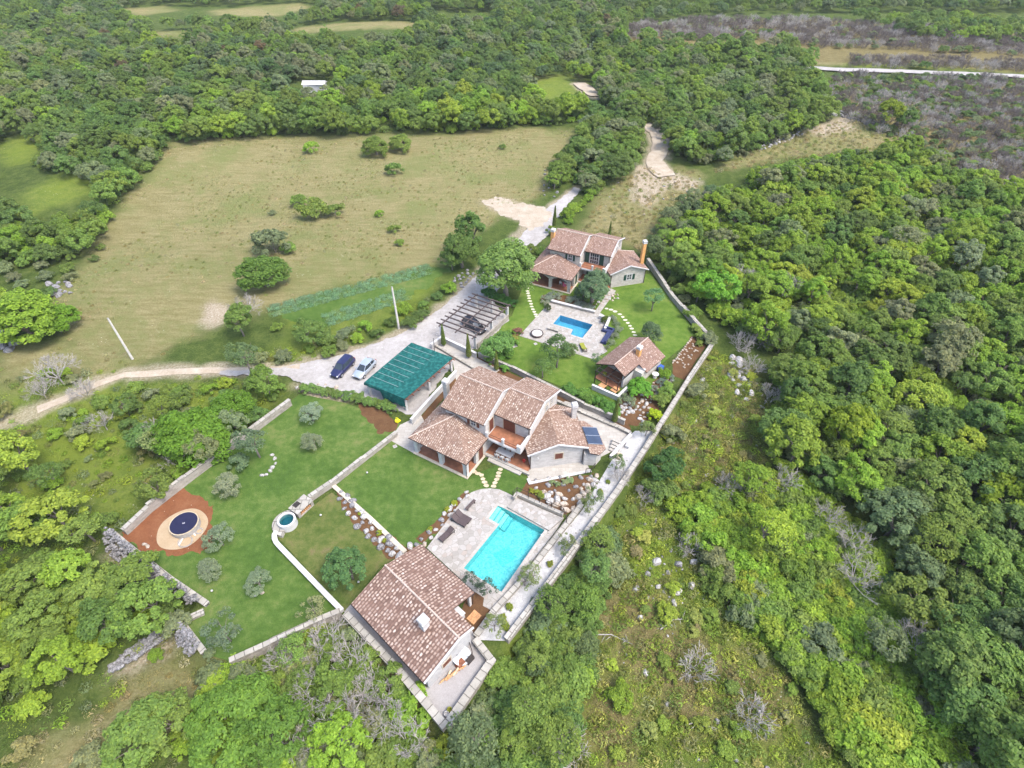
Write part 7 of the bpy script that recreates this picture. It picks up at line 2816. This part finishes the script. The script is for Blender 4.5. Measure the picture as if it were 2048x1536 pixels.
plant('olive', g(1296, 684), 1.8, OLV2, 'olive_tree', 'soft grey olive tree behind the summer house roof', 'olive tree')
plant('loose', g(1113, 735), 1.1, (0.091, 0.150, 0.052), 'garden_tree', 'dark open tree before the farther pool terrace', 'tree')
plant('olive', g(1140, 712), 1.2, (0.130, 0.176, 0.065), 'garden_tree', 'small tree beside the dark open one at the terrace edge', 'tree')
plant('loose', g(1085, 756), .75, (0.104, 0.169, 0.046), 'garden_tree', 'low tree by the wall between the gardens', 'tree')
plant('broad', g(990, 722), .85, (0.111, 0.221, 0.058), 'garden_tree', 'fresh green tree in the bed below the pergola', 'tree')
plant('broad', g(1012, 700), .6, (0.098, 0.195, 0.058), 'garden_tree', 'smaller green tree in the bed beside the pergola', 'tree')
plant('open', g(1195, 735), .65, (0.091, 0.156, 0.065), 'garden_tree', 'narrow tree against the summer house eaves', 'tree')
plant('bush', g(1276, 786), 1.7, (0.10, 0.23, 0.03), 'shrub', 'round vivid green bush beside the summer house', 'shrub')
plant('bush', g(1328, 752), .95, (0.13, 0.23, 0.025), 'shrub', 'bright bush next to the blue storage box', 'shrub')
plant('bush', g(1310, 838), 1.0, (0.27, 0.36, 0.02), 'shrub', 'lime yellow bush inside the boundary wall', 'shrub')
plant('bush', g(1297, 858), .8, (0.15, 0.24, 0.05), 'shrub', 'green bush at the end of the inner walls', 'shrub')
for i, (x, y, s_) in enumerate(((1138, 785, .95), (1150, 795, 1.0), (1165, 798, 1.1), (1180, 806, 1.15), (1196, 812, 1.2), (1212, 820, 1.1), (1226, 828, .9))):
    plant('bush', g(x, y), s_, (0.111, 0.221, 0.046), 'shrub', 'green hedge bush below the summer house terrace', 'shrub', 'hedge bushes below the summer house')
for i, (x, y, s_) in enumerate(((972, 715, .8), (984, 728, .9), (1000, 722, .8), (1018, 712, .9), (972, 700, .7), (1028, 690, .8), (1022, 670, .7), (1012, 740, .7))):
    plant('bush', g(x, y), s_, (0.130, 0.247, 0.046), 'shrub', 'green shrub in the bed between pergola and bright lawn', 'shrub', 'shrubs below the pergola')
for i, (x, y, s_) in enumerate(((1000, 602, 1.0), (1012, 608, 1.0), (1025, 612, .9), (985, 598, 1.1), (975, 590, 1.0))):
    plant('bush', g(x, y), s_, (0.065, 0.163, 0.039), 'shrub', 'dark hedge bush at the foot of the great tree', 'shrub', 'hedge bushes under the great tree')
plant('bush', g(1037, 668), .8, (0.20, 0.11, 0.085), 'shrub', 'reddish leaved shrub at the terrace corner', 'shrub')
plant('bush', g(1028, 682), .7, (0.22, 0.21, 0.05), 'shrub', 'yellow tinged shrub below the reddish one', 'shrub')
LAV = (0.215, 0.254, 0.202)
for x, y, s_ in ((1094, 602, 1.5), (1104, 596, 1.5), (1117, 597, 1.3), (1090, 610, 1.2), (1138, 604, 1.3), (1150, 603, 1.4), (1158, 612, 1.2), (1170, 616, 1.4), (1181, 618, 1.1)):
    plant('lavender', g(x, y), s_, LAV, 'lavender_bush', 'grey lavender cushion between farther villa and pool terrace', 'lavender', 'lavender above the farther pool')
for x, y, s_ in ((1224, 640, 1.1), (1232, 650, 1.0), (1236, 662, 1.2), (1229, 675, 1.1), (1222, 688, 1.1), (1214, 697, .7)):
    plant('lavender', g(x, y), s_, (0.20, 0.24, 0.17), 'lavender_bush', 'pale grey shrub behind the navy corner sofa', 'lavender', 'grey shrubs behind the sofa')
plant('lavender', g(1252, 808), 1.9, (0.195, 0.260, 0.156), 'lavender_bush', 'big grey lavender inside the ring of white stones', 'lavender')
for x, y, s_ in ((1336, 758, 1.2), (1322, 768, 1.1), (1332, 770, 1.0), (1318, 795, 1.0), (1310, 780, .9)):
    plant('lavender', g(x, y), s_, (0.19, 0.24, 0.19), 'lavender_bush', 'blue grey cushion plant in the stony bed by the boundary wall', 'lavender', 'blue grey plants of the stony bed')
for x, y, s_ in ((1330, 790, 1.0), (1322, 806, 1.1), (1335, 778, .8), (1395, 668, .9), (1402, 678, .9), (1388, 660, .8), (1398, 690, .6)):
    plant('bush', g(x, y), s_, (0.169, 0.247, 0.052), 'shrub', 'low green shrub along the inside of the boundary wall', 'shrub', 'low shrubs inside the boundary wall')
plant('bush', g(1096, 622), .55, (0.052, 0.078, 0.029), 'shrub', 'dark clipped bush at the upper left corner of the farther terrace', 'shrub', squash=1.8)
plant('bush', g(1209, 645), .6, (0.078, 0.111, 0.026), 'shrub', 'dark clipped bush in the angle of the low wall by the sofa', 'shrub', squash=1.6)
for (x, y), s_, lab in (((888, 692), 1.05, 'thin cypress at the corner below the pergola'), ((938, 716), 1.15, 'tall thin cypress in the strip before the pergola wall'), ((993, 741), .95, 'thin cypress behind the nearer villa roof'), ((1228, 845), 1.1, 'thin cypress beside the summer house terrace'),
                        ((1108, 462), 1.35, 'thin cypress beside the ochre chimney and road'), ((1218, 476), .9, 'small cypress behind the farther villa'), ((1242, 488), .55, 'tiny cypress behind the farther villa')):
    plant('cypress', g(x, y), s_ * 1.2, (0.098, 0.137, 0.029), 'cypress', lab, 'cypress')
# hedge along the parking bay
for i in range(15):
    f = i / 14
    x, y = 612 + (786 - 612) * f, 783 + 6 * math.sin(f * 3) + 38 * f * f
    plant('bush', g(x, y + rnd.uniform(-2, 2)), rnd.uniform(.62, .85), (0.137, 0.215, 0.058), 'hedge_bush', 'young hedge bush between parking bay and upper lawn', 'hedge bush', 'hedge along the parking bay', squash=1.25)
# plants of the white gravel strip and beds
for i, (x, y, s_, lab) in enumerate(((1231, 940, .62, 'sparse small olive tree in the white gravel by the villa corner'), (1186, 1005, .62, 'sparse small olive tree in the white gravel above the railing end'), (1175, 1022, .5, 'low olive tree in the white gravel by the railing end'),
                                      (1133, 1092, .5, 'low olive bush in the white gravel midway along the pool'), (1128, 1106, .42, 'tiny olive bush in the white gravel below the midway one'), (1066, 1160, .6, 'dark olive tree in the white gravel below the pool'), (1050, 1172, .5, 'olive bush beside the dark one in the white gravel'),
                                      (990, 1262, .62, 'leafy small tree in the white gravel corner by the yard'), (1290, 872, .6, 'small tree where the paths meet the boundary wall'))):
    plant('open', g(x, y), s_, (0.130, 0.176, 0.072), 'olive_tree', lab, 'olive tree')
for x, y, s_ in ((1100, 1130, .35), (1018, 1215, .4), (1005, 1240, .45), (1012, 1255, .4), (1200, 985, .35), (1215, 965, .3)):
    plant('bush', g(x, y), s_, (0.17, 0.22, 0.03), 'shrub', 'small yellow green plant in the white gravel strip', 'shrub', 'small plants of the gravel strip')
for x, y, s_ in ((1075, 988, .4), (1083, 994, .5), (1064, 984, .35), (1115, 970, .35), (1130, 966, .4), (1140, 962, .45), (1105, 968, .4)):
    plant('bush', g(x, y), s_, (0.22, 0.26, 0.04) if x < 1090 else (0.208, 0.260, 0.130), 'shrub', 'small garden plant among the boulders below the villa wing', 'shrub', 'small plants among the boulders')
for x, y, s_ in ((722, 1030, .3), (758, 1068, .35), (770, 1082, .28), (860, 1060, .3), (895, 1020, .35), (908, 1008, .38)):
    plant('bush', g(x, y), s_, (0.22, 0.27, 0.03), 'shrub', 'yellow green plant among the bank boulders', 'shrub', 'plants among the bank boulders')
# two wiry plants at the pool's lower edge
for x, y, s_, lab in ((945, 1170, .5, 'wiry bush at the pool edge nearest the pool house roof'), (975, 1187, .55, 'wiry twisted bush overhanging the pool corner')):
    plant('open', g(x, y), s_, (0.065, 0.098, 0.065), 'shrub', lab, 'shrub')

# the meadow
YG = (0.135, 0.23, 0.026)
for (x, y), k, s_, c, lab in (
    ((536, 572), 'great', 1.35, (0.11, 0.19, 0.035), 'round bright bush tree in the middle of the meadow'), ((552, 505), 'bush', 3.4, (0.12, 0.165, 0.085), 'grey green tree behind the bright bush in the meadow'), ((578, 505), 'bush', 1.4, MID, 'bush at the right of the grey green meadow tree'),
    ((628, 434), 'bush', 2.9, MID, 'largest bush of the cluster in the upper meadow'), ((600, 410), 'bush', 1.8, MID, 'bush left of the meadow cluster'), ((672, 432), 'bush', 2.0, MID, 'bush right of the meadow cluster'), ((545, 430), 'bush', .8, GREY, 'small bush far left of the meadow cluster'),
    ((792, 348), 'bush', 2.0, MID, 'low bush in the right part of the meadow'), ((625, 304), 'bush', 2.0, BRIGHT, 'upright bush near the far edge of the meadow'), ((755, 310), 'great', 1.0, MID, 'tree at the meadow edge, left of its pair'), ((805, 302), 'great', .9, MID, 'tree at the meadow edge, right of its pair'),
    ((760, 432), 'bush', 1.0, BRIGHT, 'pale bush in the right middle meadow'), ((790, 465), 'bush', 1.2, MID, 'bush below the pale one in the right meadow'), ((800, 490), 'bush', .9, MID, 'lowest small bush of the right meadow'), ((1005, 298), 'bush', .9, MID, 'small bush at the far right of the meadow'),
    ((70, 672), 'great', 1.75, YG, 'big yellow green tree at the left end of the meadow'), ((125, 662), 'great', .95, YG, 'yellow green tree joined to the big one on the left'), ((20, 640), 'broad', 1.2, BRIGHT, 'green tree behind the big yellow green one'),
    ((488, 672), 'tall', .95, MID, 'dark stemmed tree between meadow and vegetable strip'), ((620, 690), 'broad', .85, DEEP, 'low dark tree above the track'), ((655, 682), 'bush', 1.5, DEEP, 'dark bush right of the low dark tree'), ((555, 660), 'bush', .9, MID, 'small bush by the dark stemmed tree'),
    ((415, 905), 'great', 1.5, (0.125, 0.225, 0.028), 'big bright tree above the long stone wall'), ((465, 850), 'great', 1.0, (0.115, 0.21, 0.028), 'bright tree behind the big one at the stone wall'), ((345, 910), 'loose', 1.1, (0.17, 0.21, 0.085), 'pale half bare tree left of the big bright tree'),
    ((505, 750), 'loose', 1.2, (0.085, 0.14, 0.055), 'grey green tree beside the start of the track'), ((540, 790), 'broad', .9, MID, 'green tree below the start of the track'), ((310, 1500), 'broad', 1.1, MID, 'round green tree in the bare ground at the lower left'), ((365, 1460), 'broad', .9, MID, 'green tree beside the round one at the lower left'),
    ((485, 1470), 'great', 1.15, (0.125, 0.21, 0.035), 'big lime tinged tree at the bottom left of the yard'), ((560, 1495), 'broad', 1.0, (0.115, 0.195, 0.035), 'lime tinged tree below the yard wall'), ((700, 1500), 'broad', .9, BRIGHT, 'small bright tree at the bottom, left of the yard corner'),
    ((1325, 960), 'broad', .95, (0.05, 0.115, 0.03), 'dark green tree outside the wall bend'), ((1318, 990), 'bush', 1.8, DEEP, 'dark bush below the tree outside the wall bend'), ((1765, 255), 'broad', 1.5, (0.14, 0.19, 0.02), 'yellowish tree standing in the grey scrub'), ((1800, 262), 'broad', 1.2, DEEP, 'dark tree right of the yellowish one in the scrub'),
    ((1420, 610), 'broad', 1.35, (0.13, 0.25, 0.03), 'vivid tree hanging over the boundary wall'), ((1400, 575), 'broad', 1.1, (0.12, 0.235, 0.03), 'vivid tree above the one at the boundary wall'), ((1660, 900), 'tall', 1.3, (0.15, 0.215, 0.02), 'yellow green tree in the middle of the right wood'), ((1980, 1040), 'broad', 1.4, (0.14, 0.21, 0.02), 'yellow green tree at the right above the dark trees'),
    ((1240, 1400), 'bush', 1.2, LIME, 'lime bush in the lower rough grass'), ((1330, 1230), 'bush', 1.0, LIME, 'lime bush beside the limestone lumps'), ((1160, 1350), 'bush', 1.3, LIME, 'lime bush outside the dense thicket')):
    nm = 'shrub' if k == 'bush' else 'garden_tree' if False else ('shrub' if k == 'bush' else 'meadow_tree')
    plant(k, g(x, y), s_, c, nm, lab, 'shrub' if k == 'bush' else 'tree', squash=(.8 if k == 'great' else 1.0), sink=(1.1 * s_ if k == 'great' else 0.0))
# roadside verge and crop edge
for poly, sp, cs, grp, lab, sd in (
    ([(700, 668), (790, 625), (870, 585), (905, 565), (915, 578), (860, 622), (800, 662), (720, 695), (690, 698)], 2.3, (MID, BRIGHT, DEEP), 'verge bushes', 'bush of the grassy verge between road and vegetable strip', 61),
    ([(560, 705), (700, 660), (705, 690), (640, 712), (560, 725), (480, 728), (470, 712)], 2.3, (MID, DEEP, GREY), 'bushes above the track', 'bush above the track and parking bay', 62),
    ([(1090, 440), (1150, 385), (1210, 372), (1180, 400), (1130, 450), (1105, 470)], 2.4, (MID, BRIGHT), 'bushes beside the upper road', 'bush beside the road above the farther villa', 63),
    ([(1030, 540), (1060, 500), (1085, 495), (1070, 530), (1055, 560)], 1.8, (MID, DEEP), 'bushes left of the farther villa', 'bush between the road and the farther villa', 64),
    ([(1310, 535), (1345, 580), (1395, 650), (1420, 690), (1440, 690), (1400, 610), (1350, 550), (1320, 520)], 2.6, (GREY, MID), 'bushes outside the bending wall', 'grey green bush outside the bending wall', 65),
    ([(440, 760), (560, 765), (580, 800), (480, 870), (380, 950), (330, 980), (300, 900), (330, 800)], 3.2, (MID, DEEP, BRIGHT), 'scrub bushes beside the long wall', 'scrub bush between track and long stone wall', 66),
    ([(90, 800), (250, 755), (330, 760), (300, 840), (240, 870), (120, 860)], 2.6, (DEEP, GREY, MID), 'scrub bushes below the track', 'scrub bush below the narrow track', 67),
    ([(0, 520), (100, 510), (200, 480), (215, 500), (120, 590), (40, 600), (0, 620)], 3.2, (MID, DEEP, GREY), 'bushes at the left meadow end', 'bush at the left end of the meadow', 68),
    ([(1330, 870), (1420, 725), (1440, 730), (1370, 860), (1290, 960), (1250, 1040), (1180, 1150), (1160, 1150), (1240, 1020)], 4.2, (DEEP, MID, GREY), 'bushes along the outer foot of the boundary wall', 'bush along the outer foot of the boundary wall', 69),
):
    for c in poisson(poly, sp, sd, .5):
        if road_free(c, 1.6) and clear_view(c, 1.6):
            plant('bush', c, rnd.uniform(.8, 1.5), rnd.choice(cs), 'shrub', lab, 'shrub', grp)
# leafless trees and bushes
for (x, y), k, s_, lab in (
    ((130, 770), 'bare', 1.5, 'leafless grey tree below the track, the larger one'), ((95, 800), 'bare', 1.0, 'leafless grey tree left of the larger one below the track'), ((170, 790), 'barebush', 1.6, 'leafless grey bush below the track'), ((215, 860), 'bare', .9, 'leafless pale tree in the scrub below the track'),
    ((500, 640), 'bare', 1.25, 'leafless pale tree at the meadow corner'), ((335, 890), 'bare', 1.2, 'leafless pale tree beside the big bright tree'), ((360, 935), 'bare', .9, 'leafless branches by the long stone wall'),
    ((590, 1330), 'bare', 1.05, 'leafless tree just below the lawn wall'), ((660, 1300), 'bare', 1.1, 'leafless tree at the wall junction'), ((705, 1345), 'bare', 1.15, 'leafless tree beside the narrow yard wall'), ((745, 1390), 'bare', 1.0, 'leafless tree further down the narrow yard wall'), ((640, 1390), 'bare', 1.1, 'leafless tree among the shrubby trees'), ((700, 1440), 'bare', 1.25, 'leafless brown tree left of the yard corner'), ((780, 1440), 'bare', 1.1, 'leafless tree close to the yard corner'), ((830, 1500), 'bare', 1.0, 'leafless tree at the bottom edge below the yard corner'), ((620, 1500), 'bare', 1.0, 'leafless tree at the bottom edge'),
    ((1130, 1500), 'barebush', 1.6, 'grey leafless bush at the bottom centre'), ((1080, 1490), 'barebush', 1.5, 'grey leafless bush right below the thicket'), ((1390, 1340), 'barebush', 1.5, 'grey leafless bush in the lower rough grass'), ((1500, 1440), 'barebush', 1.5, 'leafless bush at the foot of the thicket'), 
    ((1375, 1100), 'barebush', 1.3, 'leafless bush beside the limestone lumps'), ((1450, 990), 'bare', .9, 'leafless tree at the top of the thicket'), ((1700, 1180), 'bare', 1.2, 'leafless grey tree inside the sapling thicket'), ((1690, 1110), 'bare', 1.1, 'leafless grey tree higher in the sapling thicket'), ((1640, 1050), 'bare', 1.0, 'leafless grey tree at the upper thicket'), ((1820, 1320), 'bare', 1.3, 'leafless grey tree between thicket and dark trees'), ((1560, 980), 'bare', 1.0, 'leafless tree where thicket meets wood'),
    ((1480, 700), 'barebush', 2.0, 'large grey leafless bush outside the boundary wall'), ((1530, 690), 'barebush', 1.9, 'grey leafless bush at the wood edge'), ((1500, 745), 'barebush', 1.7, 'grey leafless bush by the limestone heap'), ((1540, 800), 'barebush', 1.6, 'grey leafless bush lower on the wood edge'), ((1240, 960), 'barebush', 1.2, 'dry bush at the outer foot of the wall'), ((1290, 1000), 'barebush', 1.3, 'dry bush below the dark green tree'),
    ((1400, 420), 'barebush', 1.9, 'dark leafless bush at the upper wood edge'), ((1420, 400), 'barebush', 1.7, 'dark leafless bush above it at the wood edge'), ((1560, 600), 'bare', 1.4, 'leafless tree in the bright wood'), ((1790, 520), 'loose', 1.5, 'grey tree standing out of the bright wood'), ((1480, 580), 'bare', 1.3, 'leafless tree near the vivid trees')):
    if k == 'loose':
        plant(k, g(x, y), s_, GREY, 'meadow_tree', lab, 'tree')
    else:
        plant(k, g(x, y), s_, GREY, 'bare_tree' if k == 'bare' else 'bare_bush', lab, 'bare tree' if k == 'bare' else 'bare bush')
# fallen dead branches
for (x, y), (x2, y2), lab in (((1370, 1450), (1430, 1462), 'fallen forked dead branch in the lower rough grass'), ((1180, 1270), (1265, 1290), 'long thin dead branch in the middle rough grass'), ((1320, 1260), (1372, 1240), 'thin dead branch beside the lime bush')):
    a, b = gat(x, y), gat(x2, y2)
    mb = MB()
    m_ = (a + b) / 2 + [0, .4, .35]
    mb.tube([a + [0, 0, .1], m_, b + [0, 0, .15]], [.07, .05, .02], 6)
    for k in range(5):
        f = rnd.uniform(.3, .9)
        q = a + (b - a) * f + [0, .2, .25]
        e = q + np.array([rnd.uniform(-.9, .9), rnd.uniform(-.9, .9), rnd.uniform(0, .5)])
        mb.tube([q, (q + e) / 2 + [0, 0, .08], e], [.035, .025, .008], 4)
    tag(mb.build('dead_branch', M['twig']), lab, 'branch')

# ---------------------------------------------------------------- vegetation nobody could count
rng0 = np.random.default_rng(77)


def tuft_mesh(seed, n, h, spread, size):
    r_ = np.random.default_rng(seed)
    a = r_.uniform(0, 6.28, n)
    rr = spread * np.sqrt(r_.uniform(0, 1, n))
    P = np.stack([rr * np.cos(a), rr * np.sin(a), h * r_.uniform(.15, 1, n)], 1)
    N = np.stack([np.cos(a), np.sin(a), np.full(n, .7)], 1) + r_.normal(size=(n, 3)) * .5
    return leaf_mesh('tuft', P, N, size, r_, [M['leaf_i']], aspect=.35)


TUFTS = [(tuft_mesh(5, 80, .45, .6, .14), M['leaf_i']), (tuft_mesh(6, 60, .35, .7, .10), M['leaf_i']), (tuft_mesh(7, 90, .6, .6, .15), M['leaf_i'])]
BUSHI = [(c, M['leaf_i']) for c, t_ in PROTO['bush']]


def fill(polys, spacing, seed, avoid=()):
    out = []
    for i, p_ in enumerate(polys):
        out += poisson(p_, spacing, seed + i, .2)
    return [c for c in out if road_free(c, 1.5) and not any(inside(np.array([c]), a)[0] for a in avoid)]


data = []
DG = [(0.27, 0.24, 0.12), (0.23, 0.21, 0.085), (0.19, 0.215, 0.07), (0.32, 0.29, 0.17)]
for c in fill([MEADOW[0]], 1.0, 301):
    k_ = float(vnoise(np.array([c[0] / 9.0]), np.array([c[1] / 6.0]), 71)[0]) + rnd.uniform(-.5, .5)
    if k_ < 0.05:
        continue
    data.append((*c, H(*c) - .08, rnd.uniform(.3, .75), rnd.uniform(0, 6.28), rnd.randrange(2), jitcol(rnd.choice(DG))))
for c in fill([MEADOW[2], MEADOW[3], MEADOW[4]], 1.1, 311):
    data.append((*c, H(*c) - .05, rnd.uniform(.5, 1.2), rnd.uniform(0, 6.28), rnd.randrange(3), jitcol(rnd.choice(DG))))
scatter('meadow_grass', data, TUFTS, 'dry tufted meadow grass', 'grass')
data = []
UG = [(0.18, 0.245, 0.045), (0.24, 0.31, 0.05), (0.15, 0.205, 0.05), (0.23, 0.23, 0.10), (0.28, 0.30, 0.085)]
WALLOUT = COMPOUND
for c in fill([GREEN[1], DRY[2]], .62, 321, (WALLOUT,)):
    k = rnd.random()
    data.append((*c, H(*c) - .05, rnd.uniform(.5, 1.35), rnd.uniform(0, 6.28), rnd.randrange(3), jitcol(rnd.choice(UG), .3)) if k < .95 else (*c, H(*c) - .1, rnd.uniform(.35, .85), rnd.uniform(0, 6.28), 3 + rnd.randrange(3), jitcol(rnd.choice(UG))))
for c in fill([[(0, 760), (240, 740), (420, 755), (560, 770), (240, 1060), (200, 1100), (0, 1100)], [(0, 1100), (230, 1090), (350, 1240), (450, 1330), (680, 1240), (880, 1470), (880, 1536), (0, 1536)], [(700, 690), (880, 580), (910, 600), (800, 660), (560, 735), (450, 735), (480, 700)]], 1.2, 331, (WALLOUT, pts2(MEADOW[2]))):
    data.append((*c, H(*c) - .05, rnd.uniform(.5, 1.3), rnd.uniform(0, 6.28), rnd.randrange(3) if rnd.random() < .85 else 3 + rnd.randrange(3), jitcol(rnd.choice((MID, BRIGHT, LIME, GREY, (0.17, 0.18, 0.07))))))
scatter('undergrowth', data, TUFTS + BUSHI, 'rough weeds and grass tufts over the scrubland', 'undergrowth')
# grey burnt scrub at the upper right
data = []
BARES = [(c, M['twig_dark'] if i % 2 else M['twig']) for i, (c, t_) in enumerate(PROTO['barebush'])] + [(c, M['twig_dark']) for c, t_ in PROTO['barebush']]
for c in fill([[(1640, 165), (1680, 150), (1900, 155), (2200, 168), (2300, 330), (2200, 400), (2060, 395), (1990, 380), (1900, 335), (1840, 300), (1760, 268), (1700, 240), (1660, 205)]], 2.0, 341):
    data.append((*c, H(*c) - .1, rnd.uniform(1.1, 1.9), rnd.uniform(0, 6.28), rnd.randrange(6), MID) if rnd.random() < .45 else (*c, H(*c) - .1, rnd.uniform(.7, 1.5), rnd.uniform(0, 6.28), 6 + rnd.randrange(3), jitcol(rnd.choice((GREY, DEEP, BLUEG, MID)))))
for c in fill([[(1230, 60), (1400, 40), (1600, 42), (1800, 55), (2300, 90), (2300, 120), (1900, 105), (1640, 95), (1500, 78), (1380, 80), (1240, 82)], [(1080, 90), (1140, 82), (1180, 100), (1150, 118), (1090, 115)], [(1700, 120), (2300, 135), (2300, 148), (1700, 136)]], 2.8, 351):
    data.append((*c, H(*c) - .1, rnd.uniform(1.4, 2.4), rnd.uniform(0, 6.28), rnd.randrange(6), MID) if rnd.random() < .8 else (*c, H(*c) - .1, rnd.uniform(1, 2), rnd.uniform(0, 6.28), 6 + rnd.randrange(3), jitcol(rnd.choice((GREY, DEEP)))))
scatter('grey_scrub', data, BARES + BUSHI, 'grey leafless scrub mixed with green bushes at the upper right', 'scrub')
# cabbage rows of the vegetable strip
data = []
for (x0, y0), (x1, y1), wdt in (((541, 624), (866, 537), 3.0), ((655, 642), (815, 588), 2.8)):
    a, b = g(x0, y0), g(x1, y1)
    d = (b - a) / np.linalg.norm(b - a)
    nrm = np.array([-d[1], d[0]])
    for r_ in np.arange(-wdt / 2, wdt / 2 + .1, .95):
        for s_ in np.arange(0, np.linalg.norm(b - a), .55):
            if rnd.random() < .9:
                c = a + d * s_ + nrm * (r_ + rnd.uniform(-.1, .1))
                data.append((*c, .03, rnd.uniform(.62, .9), rnd.uniform(0, 6.28), rnd.randrange(3), jitcol((0.18, 0.29, 0.17))))
scatter('cabbage_rows', data, TUFTS, 'bluish green rows of cabbages in the vegetable strip', 'vegetables')
# small loose stones of the scrub, far too many to count
data = []
STN = [(m_, M['rock']) for m_ in ROCKS['rock'][:3]] + [(m_, M['rock_grey']) for m_ in ROCKS['rock_grey'][:2]]
for i in range(5200):
    c = rng0.uniform((2, 20), (75, 95))
    a_ = float(vnoise(np.array([c[0] / 5.0]), np.array([c[1] / 5.0]), 41)[0])
    if a_ > 0.18:
        data.append((*c, 0.0, 0.05 + 0.17 * rng0.uniform() ** 2, rnd.uniform(0, 6.28), rnd.randrange(5), MID))
SC = [pts2(GREEN[1]), pts2(DRY[2]), pts2(DRY[3]), pts2(DRY[4])]
XY = np.array([d_[:2] for d_ in data])
ok = np.zeros(len(XY), bool)
for s_ in SC:
    ok |= inside(XY, s_)
ok &= ~inside(XY, COMPOUND)
hz_ = height(XY[:, 0], XY[:, 1])
data = [(d_[0], d_[1], float(h_) + 0.02, *d_[3:]) for d_, k_, h_ in zip(data, ok, hz_) if k_]
scatter('loose_stones', data, STN, 'small pale stones strewn over the scrub right of the gardens', 'stones')
# far white shed among trees
q = gat(632, 182)
o = thing('shed', 'small white shed roof among the trees beyond the meadow', 'shed', q)
mb = MB()
mb.box(q, (7, 3.5, 2.4), .1)
mb.build('wall', M['plaster'], o)
mb = MB()
V = [q + [-3.8, -2, 2.4], q + [3.8, -2, 2.4], q + [3.8, 2, 2.4], q + [-3.8, 2, 2.4], q + [-3.8, 0, 3.2], q + [3.8, 0, 3.2]]
mb.idx(V, [(0, 1, 5, 4), (2, 3, 4, 5), (1, 2, 5), (3, 0, 4), (3, 2, 1, 0)])
mb.build('roof', M['white'], o)
# ================================================================ AIR
mb = MB()
mb.idx([(-760, -30, -6), (760, -30, -6), (760, 960, -6), (-760, 960, -6), (-760, -30, 58), (760, -30, 58), (760, 960, 58), (-760, 960, 58)], [(3, 2, 1, 0), (4, 5, 6, 7), (0, 1, 5, 4), (1, 2, 6, 5), (2, 3, 7, 6), (3, 0, 4, 7)])
hm = bpy.data.materials.new('thin_summer_haze')
hm.use_nodes = True
ht = hm.node_tree
for n in list(ht.nodes):
    if n.type != 'OUTPUT_MATERIAL':
        ht.nodes.remove(n)
pv = ht.nodes.new('ShaderNodeVolumePrincipled')
pv.inputs['Color'].default_value = (0.86, 0.90, 0.95, 1)
pv.inputs['Density'].default_value = 0.00012
ht.links.new(pv.outputs[0], [n for n in ht.nodes if n.type == 'OUTPUT_MATERIAL'][0].inputs['Volume'])
hz = mb.build('haze', hm)
tag(hz, 'thin pale summer haze over the whole valley', 'haze', kind='stuff')
